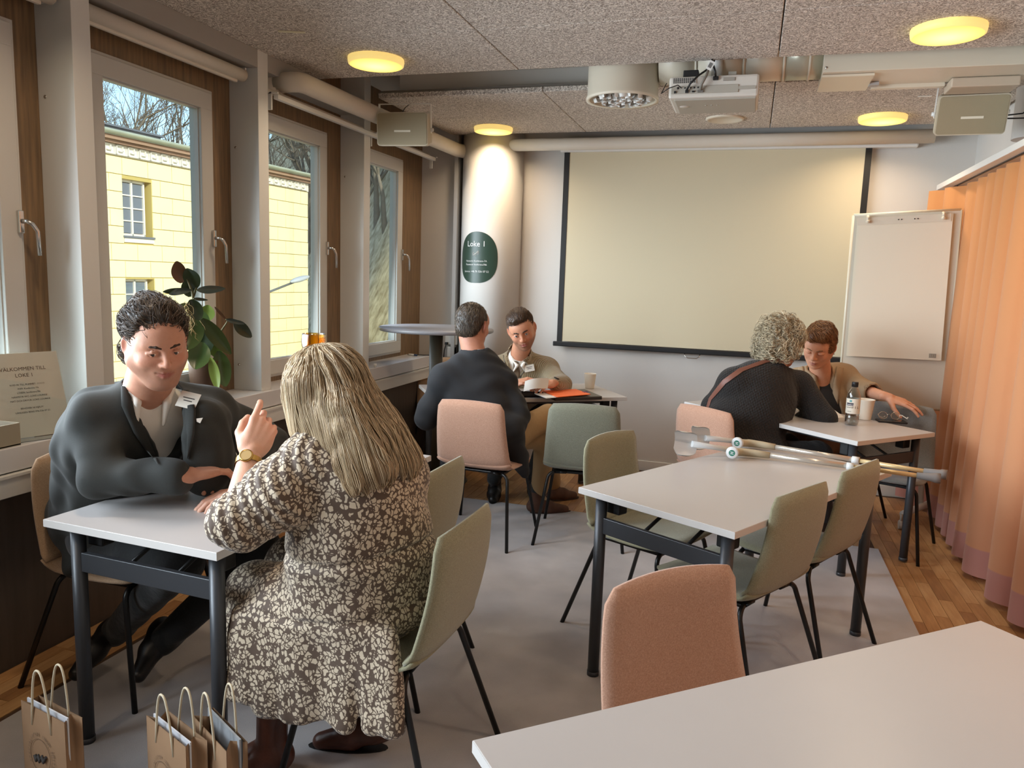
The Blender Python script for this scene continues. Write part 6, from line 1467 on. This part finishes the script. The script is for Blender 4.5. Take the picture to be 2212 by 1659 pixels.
# crutches
m_alu = M('crutch_silver', (196, 188, 176), .22, metal=.55); m_cg = M('crutch_grey', (208, 210, 210), .4); m_ch = M('crutch_handle', (176, 164, 138), .5); m_rub = M('grey_rubber', (122, 116, 112), .7)
def crutch(handle, tip, cuffp, lab, dz=0):
    H0, T_ = A(handle), A(tip); d = unit(T_-H0); t = thing('crutch', Vector(H0), lab, 'crutch', 'pair of forearm crutches'); Lc = np.linalg.norm(T_-H0)
    sd = unit(np.cross((0, 0, 1), d)); hb = H0-sd*.105+A([0, 0, .012])        # grip end points towards the camera
    MB().tube([H0+d*.10, H0+d*(Lc*.60)], .0112, 20).make('upper_tube', m_alu, t)
    MB().tube([H0+d*(Lc*.57), T_-d*.03], .0092, 16).make('lower_tube', M('crutch_cream', (214, 190, 142), .3, metal=.3), t)
    MB().tube([H0+d*(Lc*.565), H0+d*(Lc*.60)], .0155, 16).make('clip_ring', m_cg, t)
    MB().tube([hb, H0-sd*.05+A([0, 0, .003]), H0+d*.02-sd*.01, H0+d*.08, H0+d*.14], [.019, .0165, .018, .016, .0135], 18).make('grip', m_ch, t)
    q = Vector(-sd).to_track_quat('Z', 'Y').to_matrix().to_4x4(); Mx = Matrix.Translation(Vector(hb)) @ q
    ec = MB().lathe([(.0001, .008), (.022, .008), (.026, .005), (.027, 0), (.025, -.012), (.015, -.016)], (0, 0, 0), 28, M4=Mx).make('grip_cap', m_cg, t)
    MB().lathe([(.0001, .0085), (.0135, .0085)], (0, 0, 0), 24, M4=Mx).make('cap_badge', M('badge_green', (40, 110, 92), .4), ec)
    b = MB(); 
    for (x0, y0, x1, y1) in ((-.006, .004, .006, .004), (-.006, -.004, .006, -.004), (0, -.004, 0, .004)): b.box((x0-.0014, y0-.0014, .0087), (x1+.0014, y1+.0014, .0092), M4=Mx)
    b.make('cap_symbol', m_cg, ec)
    C0 = A(cuffp); bd__ = unit(C0-H0)
    MB().tube([H0, H0+(C0-H0)*.4, H0+(C0-H0)*.80], [.013, .011, .014], 12).make('forearm_bar', m_cg, t)
    up_ = A([0, 0, 1.])
    def cf_(u, v, o):
        e = .30+.70*math.sin(PI*min(1, max(0, v*.86+.10))); aa = (u-.5)*PI*1.15*e; r = .050+o
        return Vector(H0+(C0-H0)*.72+bd__*v*.11+up_*(math.sin(aa)*r+.004)+sd*((1-math.cos(aa))*-r+.012))
    b = MB(); b.grid(lambda u, v: cf_(u, v, 0), 24, 10); b.grid(lambda u, v: cf_(u, v, .003), 24, 10); b.make('arm_cuff', m_cg, t)
    MB().tube([T_-d*.085, T_-d*.03, T_-d*.02, T_], [.0125, .0165, .020, .0205], 20).make('rubber_tip', m_rub, t)
    for k in (.93, .955): pass
z1 = TZ+.024
crutch(onz(1592, 974, z1), onz(2032, 1034, z1-.005), onz(1470, 955, z1+.045), 'grey forearm crutch lying across the table, the nearer of the two')
crutch(onz(1610, 955, z1), onz(2046, 1026, z1-.005), onz(1500, 944, z1+.045), 'grey forearm crutch lying across the table, the one further from the camera')
# window sill: notice, box, plant, vase, pens
t = thing('notice_stand', (-2.5, 2.15, .844), 'clear stand with a white printed welcome notice on the sill', 'sign')
s0, s1 = Vector((-2.555, 2.045, .850)), Vector((-2.475, 2.285, .850)); su = (s1-s0).normalized(); sn = Vector((su.y, -su.x, 0)); lean = Vector((-.16, -.10, .98)).normalized() if False else (Vector((0, 0, 1))-sn*.10-su*.10).normalized()
W_, H_ = (s1-s0).length, .315
def sg(x, y, d=0): return s0+su*(x+W_/2)+lean*y+sn*d
b = MB(); vs = [sg(x, y, d) for d in (-.001, .001) for (x, y) in ((-W_/2, 0), (W_/2, 0), (W_/2, H_), (-W_/2, H_))]; b.add(vs, [(0, 3, 2, 1), (4, 5, 6, 7), (0, 1, 5, 4), (1, 2, 6, 5), (2, 3, 7, 6), (3, 0, 4, 7)]); b.make('notice_sheet', M('notice_paper', (216, 212, 204), .5), t)
ft = MB(); ft.box((-W_/2, -.03, 0), (W_/2, .06, .003), M4=Matrix(((su.x, sn.x, 0, (s0.x+s1.x)/2), (su.y, sn.y, 0, (s0.y+s1.y)/2), (0, 0, 1, .845), (0, 0, 0, 1)))); ft.make('stand_foot', m_pet, t)
b = MB(); b.grid(lambda u, v: sg((u-.5)*(W_+.006), v*(H_+.006)-.001, .003), 1, 1, False); b.make('clear_front', m_glass, t)
f_ = .0088
writing('notice_text', [('VÄLKOMMEN TILL', .019, 0, .250), ('LOKE 1', .019, 0, .226), ('KOD IN TILL RUMMET: 111111', f_, .004, .195), ('WIFI: Konferens-7A', f_, .004, .180), ('LÖSEN: konferens786', f_, .004, .165), ('NÄRMSTA WC: LOKE LOUNGE', f_, .004, .150), ('MAT OCH DRYCK: LOKE LOUNGE', f_, .004, .135), ('BEHÖVER NI HJÄLP?', f_, .004, .106), ('VÄNLIGEN RING 076-526 07 52', f_, .004, .091)], m_ink, t, lambda x, y: sg(x, y, .0018))
t = thing('cardboard_box', (-2.53, 1.95, .844), 'open grey cardboard box with red pens at the left edge of the sill', 'box')
bc_ = M('grey_card', (158, 148, 128), .8)
for a_, b_ in (((-2.62, 2.048, .846), (-2.462, 2.054, .925)), ((-2.62, 1.80, .846), (-2.462, 1.806, .925)), ((-2.468, 1.806, .846), (-2.462, 2.048, .925)), ((-2.62, 1.806, .846), (-2.614, 2.048, .925)), ((-2.62, 1.80, .845), (-2.462, 2.054, .850)), ((-2.614, 1.96, .85), (-2.468, 1.963, .915))):
    MB().box(a_, b_).make('box_side', bc_, t)
for k, (dx, dy, c_) in enumerate(((0, 0, (206, 60, 50)), (.02, .008, (196, 48, 42)), (-.02, .01, (214, 80, 66)))):
    tp = thing('marker_pen', (-2.53+dx, 1.99+dy, .85), ('red marker pen standing in the grey box, middle one', 'red marker pen standing in the grey box, the one towards the room', 'red marker pen standing in the grey box, the one towards the window')[k], 'pen', 'red pens in the box')
    MB().tube([(-2.53+dx, 1.99+dy, .851), (-2.53+dx, 1.995+dy, .93)], .007, 12).make('pen_barrel', M('red_pen%d' % k, c_, .4), tp)
    MB().tube([(-2.53+dx, 1.995+dy, .93), (-2.53+dx, 1.998+dy, .962)], .0078, 12).make('pen_cap', M('red_pen%d' % k, c_, .4), tp)
# rubber plant
def onx(px, py, x):
    v = at(px, py, 1.0)-A([0, 0, 1.5]); return A([0, 0, 1.5])+v*(x/v[0])
t = thing('rubber_plant', (-2.52, 3.13, .844), 'tall rubber plant with large dark oval leaves in a pot on the sill', 'plant')
pc = (-2.545, 3.13)
MB().lathe([(.0001, .846), (.055, .846), (.060, .86), (.072, 1.03), (.075, 1.045), (.066, 1.045), (.062, 1.02), (.0001, 1.02)], (pc[0], pc[1], 0), 28).make('pot', M('brown_pot', (82, 58, 42), .45), t)
MB().lathe([(.0001, 1.024), (.064, 1.022)], (pc[0], pc[1], 0), 20).make('soil', M('soil', (50, 38, 28), .95, bump=.6, bs=90), t)
stem = [A([pc[0], pc[1], 1.02]), onx(432, 760, -2.54), onx(424, 700, -2.53), onx(418, 655, -2.52), onx(416, 632, -2.51), onx(404, 603, -2.51)]
MB().tube([Vector(q) for q in stem], [.011, .010, .008, .007, .006, .003], 8).tube([Vector(onx(432, 760, -2.54)), Vector(onx(462, 738, -2.48)), Vector(onx(488, 700, -2.44)), Vector(onx(492, 692, -2.43))], [.008, .006, .004, .003], 8).tube([Vector(onx(418, 640, -2.52)), Vector(onx(424, 622, -2.50)), Vector(onx(430, 612, -2.50))], [.006, .005, .004], 8).make('stem', M('plant_stem', (86, 78, 46), .7), t)
rt_t = MB(); rr = random.Random(3)
for k in range(26):
    q0 = onx(403+rr.uniform(-4, 10), 655+rr.uniform(-5, 12), -2.47+rr.uniform(-.03, .03)); pts = [Vector(q0)]
    for i in range(9): pts.append(pts[-1]+Vector((rr.uniform(-.012, .012), rr.uniform(-.014, .014), -rr.uniform(.008, .022))))
    rt_t.tube(pts, .0009, 3)
o = rt_t.make('root_moss', M('root_tan', (150, 128, 84), .9), t); o['kind'] = 'stuff'
gD, gM, gL, gR, gB = M('leaf_dark', (44, 56, 34), .28, var=.15, vs=6), M('leaf_mid', (66, 84, 42), .3, var=.15, vs=6), M('leaf_light', (110, 128, 56), .35, var=.12, vs=6), M('leaf_red', (110, 74, 50), .4), M('leaf_blue', (58, 74, 70), .22)
leaves = [((392, 611), (379, 562), 30, gR, -2.53, -.2), ((424, 622), (403, 576), 33, gD, -2.50, .2), ((425, 627), (481, 624), 17, gB, -2.46, .1), ((412, 626), (343, 631), 12, gD, -2.56, 0), ((413, 627), (357, 633), 15, gB, -2.46, .3), ((410, 641), (402, 602), 27, gD, -2.54, 0), ((418, 645), (447, 648), 7, gD, -2.48, 0),
          ((411, 647), (431, 691), 32, gD, -2.45, .1), ((444, 694), (450, 658), 32, gL, -2.56, 0), ((436, 688), (494, 761), 32, gM, -2.46, .1), ((403, 656), (388, 669), 15, gM, -2.5, 0), ((490, 692), (460, 659), 6, gR, -2.46, 0), ((488, 690), (525, 699), 10, gB, -2.42, 0), ((505, 693), (540, 727), 26, gD, -2.45, .2),
          ((472, 758), (486, 834), 38, gM, -2.47, .1), ((455, 772), (472, 841), 22, gL, -2.44, -.3), ((424, 680), (400, 758), 50, gM, -2.50, .2), ((432, 700), (438, 772), 52, gD, -2.53, 0), ((438, 740), (420, 800), 46, gM, -2.50, 0), ((455, 742), (476, 772), 26, gL, -2.50, 0), ((420, 665), (442, 725), 42, gM, -2.55, 0), ((405, 700), (392, 760), 30, gD, -2.56, .1), ((440, 770), (448, 845), 36, gD, -2.53, 0)]
for (b0, b1, wpx, mt, x_, tw) in leaves:
    p0, p1 = onx(b0[0], b0[1], x_), onx(b1[0], b1[1], x_+.02); d = p1-p0; Ld = np.linalg.norm(d); dn = d/Ld; vw = unit((p0+p1)/2-A([0, 0, 1.5])); sd = unit(np.cross(dn, vw)); nn = np.cross(sd, dn); wd = wpx/FPX*np.linalg.norm((p0+p1)/2-A([0, 0, 1.5]))*.5
    sd = unit(sd*math.cos(tw)+nn*math.sin(tw)); nn = np.cross(sd, dn)
    def lf(u, v, o=0.):
        ww = wd*(math.sin(PI*min(1, v*.97+.015))**.62)*(1-.12*v); x = (u-.5)*2
        return Vector(p0+d*v+sd*x*ww+nn*(-abs(x)*ww*.28+.010*math.sin(PI*v)-.03*Ld*v*v*3+o))
    lb = MB(); lb.grid(lf, 6, 10); lb.grid(lambda u, v: lf(u, v, -.0012), 6, 10); o = lb.make('leaf', mt, t)
    MB().tube([lf(.5, v, .0012) for v in (0, .3, .6, .9)], [.0018, .0014, .001, .0005], 4).make('midrib', gL, o)
# amber hurricane vase
m_amb = bpy.data.materials.new('amber_glass'); m_amb.use_nodes = True
n = m_amb.node_tree.nodes; L = m_amb.node_tree.links; n.remove(n['Principled BSDF'])
tr = n.new('ShaderNodeBsdfTransparent'); tr.inputs[0].default_value = (.92, .66, .24, 1); gl = n.new('ShaderNodeBsdfGlossy'); gl.inputs['Roughness'].default_value = .05; fr_ = n.new('ShaderNodeLayerWeight'); fr_.inputs[0].default_value = .35
mi = n.new('ShaderNodeMixShader'); L.new(fr_.outputs['Facing'], mi.inputs[0]); L.new(tr.outputs[0], mi.inputs[1]); L.new(gl.outputs[0], mi.inputs[2]); L.new(mi.outputs[0], n['Material Output'].inputs[0])
vx, vy = -2.545, 4.13
t = thing('glass_vase', (vx, vy, .844), 'amber tinted glass vase on clear foot on the sill above the blonde head', 'vase')
MB().lathe([(.0001, .975), (.035, .98), (.060, 1.005), (.073, 1.04), (.076, 1.07), (.072, 1.105), (.069, 1.115), (.067, 1.115), (.073, 1.07), (.070, 1.04), (.055, 1.008), (.0001, .985)], (vx, vy, 0), 36).make('vase_bowl', m_amb, t)
MB().lathe([(.0001, .845), (.055, .846), (.058, .85), (.02, .90), (.018, .94), (.034, .975)], (vx, vy, 0), 30).make('vase_foot', m_pet, t)
# pens and adapter on the sill corner, small hook
tp = thing('marker_pen', (-2.56, 5.62, .852), 'white marker pen lying on the far corner of the sill', 'pen'); MB().tube([(-2.60, 5.64, .853), (-2.545, 5.625, .853)], .0075, 12).make('pen_barrel', m_white, tp); MB().tube([(-2.545, 5.625, .853), (-2.52, 5.618, .853)], .008, 12).make('pen_cap', M('pen_blue', (40, 60, 90), .4), tp)
tag(MB().tube([(-2.62, 5.66, .848), (-2.60, 5.68, .849), (-2.54, 5.69, .849), (-2.50, 5.70, .848), (-2.46, 5.715, .849), (-2.40, 5.74, .82)], .004, 6).make('cable', m_blk), 'black cable lying along the far end of the window sill', 'cable')
tag(MB().lathe([(.0001, .868), (.010, .868), (.012, .858), (.006, .852), (.009, .845), (.0001, .845)], (-2.47, 4.80, 0), 16).make('sill_peg', m_white), 'tiny white peg on the sill at the foot of the third post', 'peg')
t = thing('wall_socket_box', (-2.33, 5.90, .9), 'white socket box with plug and black cable beside the round column', 'socket')
MB().box((-2.405, 5.92, .925), (-2.30, 5.96, 1.01), bev=.006).make('socket_housing', m_white, t); MB().box((-2.38, 5.91, .82), (-2.315, 5.96, .91), bev=.006).make('socket_housing', m_white, t)
MB().box((-2.395, 5.895, .925), (-2.375, 5.925, .945)).make('plug', m_blk, t); MB().tube([(-2.385, 5.90, .925), (-2.40, 5.90, .88), (-2.405, 5.90, .80)], .004, 6).make('plug_cable', m_blk, t)
t = thing('wall_socket_box', (.77, 6.02, .87), 'small white wall socket behind the woman in the blazer', 'socket')
MB().box((.69, 6.02, .83), (.82, 6.04, .91), bev=.004).make('socket_housing', m_white, t); MB().lathe([(.0001, -.001), (.020, -.001)], (.74, 6.019, .87), 16, axis='Y').make('socket_hole', M('dim_socket', (170, 166, 158), .5), t)
# drinking glass on table A
gx, gy = float(onz(581, 1003, TZ)[0]), float(onz(581, 1003, TZ)[1])
t = thing('drinking_glass', (gx, gy, TZ), 'clear drinking glass on the table behind the blonde woman', 'glass')
MB().lathe([(.0001, .001), (.030, .001), (.034, .09), (.0325, .09), (.029, .008), (.0001, .008)], (gx, gy, TZ), 28).make('glass_wall', m_pet, t)
# green oval sign wrapped round the column
def cyl(x, z, o=.0015):
    a = -PI/2+(x/PR)+.10; return Vector((PC.x+(PR+o)*math.cos(a), PC.y+(PR+o)*math.sin(a), z))
t = thing('wall_sticker', (PC.x, PC.y-PR, 1.64), 'dark green oval sticker reading Loke 1 on the round column', 'sign')
b = MB(); N_ = 48; rings = 10; SC = (-.068, 1.645)
for i in range(rings+1):
    for k in range(N_):
        a = 2*PI*k/N_; f = i/rings; c_, s_ = math.cos(a), math.sin(a); ex = 2/2.35
        rx = .176*math.copysign(abs(c_)**ex, c_); rz = .202*math.copysign(abs(s_)**ex, s_)
        b.v.append(tuple(cyl(SC[0]+rx*f+.012*s_*f*(1 if c_ < 0 else -.6), SC[1]+rz*f)))
for i in range(rings):
    for k in range(N_): b.f.append((i*N_+k, i*N_+(k+1) % N_, (i+1)*N_+(k+1) % N_, (i+1)*N_+k)); b.sm.append(True)
b.make('sticker_sheet', M('dark_green_vinyl', (46, 66, 54), .35), t, fix=False)
def sx2(x, y): return cyl(x+SC[0]-.005, y+SC[1], .003)
writing('sticker_text', [('Loke 1', .062, 0, .085), ('Network: Konferens-7A', .0195, 0, -.035), ('Password: konferens786', .0195, 0, -.063), ('Service: +46 76 526 07 52', .0215, 0, -.118)], m_white, t, sx2)
b = MB()
for s_ in (-1, 1):
    for r_ in (.012, .020, .028): b.tube([sx2(s_*r_*math.cos(a), .030+r_*math.sin(a)*.8+s_*.006) for a in np.linspace(-.8, .8, 6)], .0011, 4)
b.tube([sx2(-.022, .018), sx2(.022, .044)], .0018, 4).tube([sx2(0, .03), sx2(0, .004)], .0012, 4); b.make('aerial_symbol', m_white, t)
# paper bags
m_kraft = M('kraft_paper', (150, 118, 88), .85, var=.06, vs=12, bump=.15, bs=14, bd=.01); m_kraft2 = M('kraft_inside', (128, 96, 68), .9, var=.05, vs=10); m_cord = M('paper_cord', (202, 190, 164), .7)
def bag(FL, FR, BR, zt, lab, flip, hs_=.09, fold=.3):
    FL, FR, BR = onz(*FL, zt), onz(*FR, zt), onz(*BR, zt); u = FR-FL; v = BR-FR; BL = FL+v; t = thing('paper_bag', Vector((FL+BR)/2*A([1, 1, 0])+A([0, 0, .012])), lab, 'bag', 'kraft paper bags'); o = A([0, 0, 0.])
    zb = .0125
    def wall(p, q, name, bulge=0, mat=m_kraft, dip=0., inw=0., nv=8):
        n_ = unit(np.cross(q-p, (0, 0, 1))); g = MB()
        def fn(uu, vv, d=0):
            b_ = p*(1-uu)+q*uu; z = zb+(zt-zb)*vv-dip*math.sin(uu*PI)*(vv > .99); x = b_+n_*(bulge*math.sin(uu*PI)*math.sin(vv*PI)+d)-n_*inw*(1-abs(uu*2-1))*vv**2; return Vector((x[0], x[1], z))
        g.grid(fn, 10, nv); g.grid(lambda a, c: fn(a, c, -.0012), 10, nv); return g.make(name, mat, t)
    fr__ = wall(FL, FR, 'front_panel', .010); wall(FR, BR, 'side_gusset', .0, inw=.035); wall(BR, BL, 'back_panel', .010); wall(BL, FL, 'side_gusset', 0, inw=.035)
    b = MB(); b.prism([(q[0], q[1]) for q in (FL, FR, BR, BL)], zb, zb+.002); b.make('bottom_panel', m_kraft2, t)
    for (p, q) in ((FL, FR), (BL, BR)):
        a0 = p*.72+q*.28; a1 = p*.28+q*.72; n_ = unit(np.cross(q-p, (0, 0, 1))); off = n_*(.004 if p is FL else .0)
        pts = []
        for k in range(17):
            s_ = k/16; x = a0*(1-s_)+a1*s_; zz = zt-.05+(hs_+.05)*(1-abs(2*s_-1)**2.6); pts.append(Vector((x[0], x[1], zz))+Vector(off)+Vector(n_)*.02*(1 if p is FL else -1)*(zz-zt))
        MB().tube(pts, .0030, 8).make('handle', m_cord, t)
    return t, FL, FR, BR, BL, zt, fr__
B1 = bag((45, 1512), (139, 1562), (178, 1550), .335, 'brown paper bag by itself at the bottom left corner', 0, .115)
B2 = bag((316, 1545), (401, 1614), (448, 1600), .32, 'brown paper bag holding a white printed folder, left of the pair', 0, .10)
B3 = bag((416, 1545), (489, 1624), (535, 1603), .32, 'brown paper bag with thin dark-edged booklets, right of the pair', 0, .11)
def insert(Bg, f0, f1, h_, mat, lab, name, th=.004):
    t, FL, FR, BR, BL, zt, _ = Bg; p = FL*(1-f0)+BL*f0; q = FR*(1-f0)+BR*f0; p, q = p*.96+q*.04, p*.04+q*.96; n_ = unit(np.cross(q-p, (0, 0, 1))); b = MB()
    vs = [Vector((*(x+n_*d)[:2], z)) for d in (-th/2, th/2) for (x, z) in ((p, .02), (q, .02), (q, zt+h_*f1), (p, zt+h_))]
    b.add(vs, [(0, 3, 2, 1), (4, 5, 6, 7), (0, 1, 5, 4), (1, 2, 6, 5), (2, 3, 7, 6), (3, 0, 4, 7)]); o = b.make(name, mat); tag(o, lab, 'folder'); return o, p, q, n_
insert(B1, .30, 1, .006, M('cool_white_card', (206, 208, 214), .5), 'white folder standing inside the single paper bag', 'white_folder')
o, p_, q_, n_ = insert(B2, .30, 1, .004, M('cool_white_card', (206, 208, 214), .5), 'white folder with black print standing inside the left bag of the pair', 'white_folder')
du = unit(q_-p_); writing('folder_print', [('derna infek', .026, .10, .30)], m_blk, o, lambda x, y: Vector(p_+du*x)*1+Vector((0, 0, y-.010-p_[2]))+Vector(n_)*.0028)
insert(B3, .72, 1, .010, M('booklet_grey', (150, 154, 158), .4), 'grey booklet standing inside the right bag of the pair', 'booklet', .005)
insert(B3, .80, 1, .004, M('booklet_dark', (50, 60, 70), .4), 'dark booklet behind the grey one in the right bag', 'booklet', .003)
def print_bag(Bg, zc, r):
    t, FL, FR, BR, BL, zt, fp_ = Bg; du = unit(FR-FL); n_ = unit(np.cross(FR-FL, (0, 0, 1))); Lb = np.linalg.norm(FR-FL); c = (FL+FR)/2
    def q(x, z): return Vector((c+du*x)[:2].tolist()+[zc+z])+Vector(n_)*(.0115*math.sin(max(0, min(1, x/Lb+.5))*PI)*math.sin((zc+z-.0125)/(zt-.0125)*PI)+.0018)
    b = MB()
    txt = 'SPECIALISTER INOM SMITTSKYDD  '
    for i, ch in enumerate(txt):
        if ch == ' ': continue
        a = PI*1.18-i*2*PI*.86/len(txt); me = textmesh(ch, r*.24); vs = [v.co.copy() for v in me.vertices]
        b.add([q((r+v.y)*math.cos(a)+v.x*math.sin(a), (r+v.y)*math.sin(a)-v.x*math.cos(a)) for v in vs], [tuple(f.vertices) for f in me.polygons]); bpy.data.meshes.remove(me)
    b.tube([q(r*.86*math.cos(a), r*.86*math.sin(a)) for a in np.linspace(0, 2*PI, 41)], .0006, 4)
    b.make('bag_print', M('print_brown', (104, 84, 66), .8), fp_, fix=False)
    b = MB(); b.tube([q(-r*.45+r*.16*k, r*(-.28 if k % 2 else .02)-r*.1+k*r*.03) for k in range(7)], .0042, 6); b.make('bag_logo', M('print_dark', (60, 56, 54), .8), fp_)
print_bag(B1, .215, .052); print_bag(B2, .195, .048)
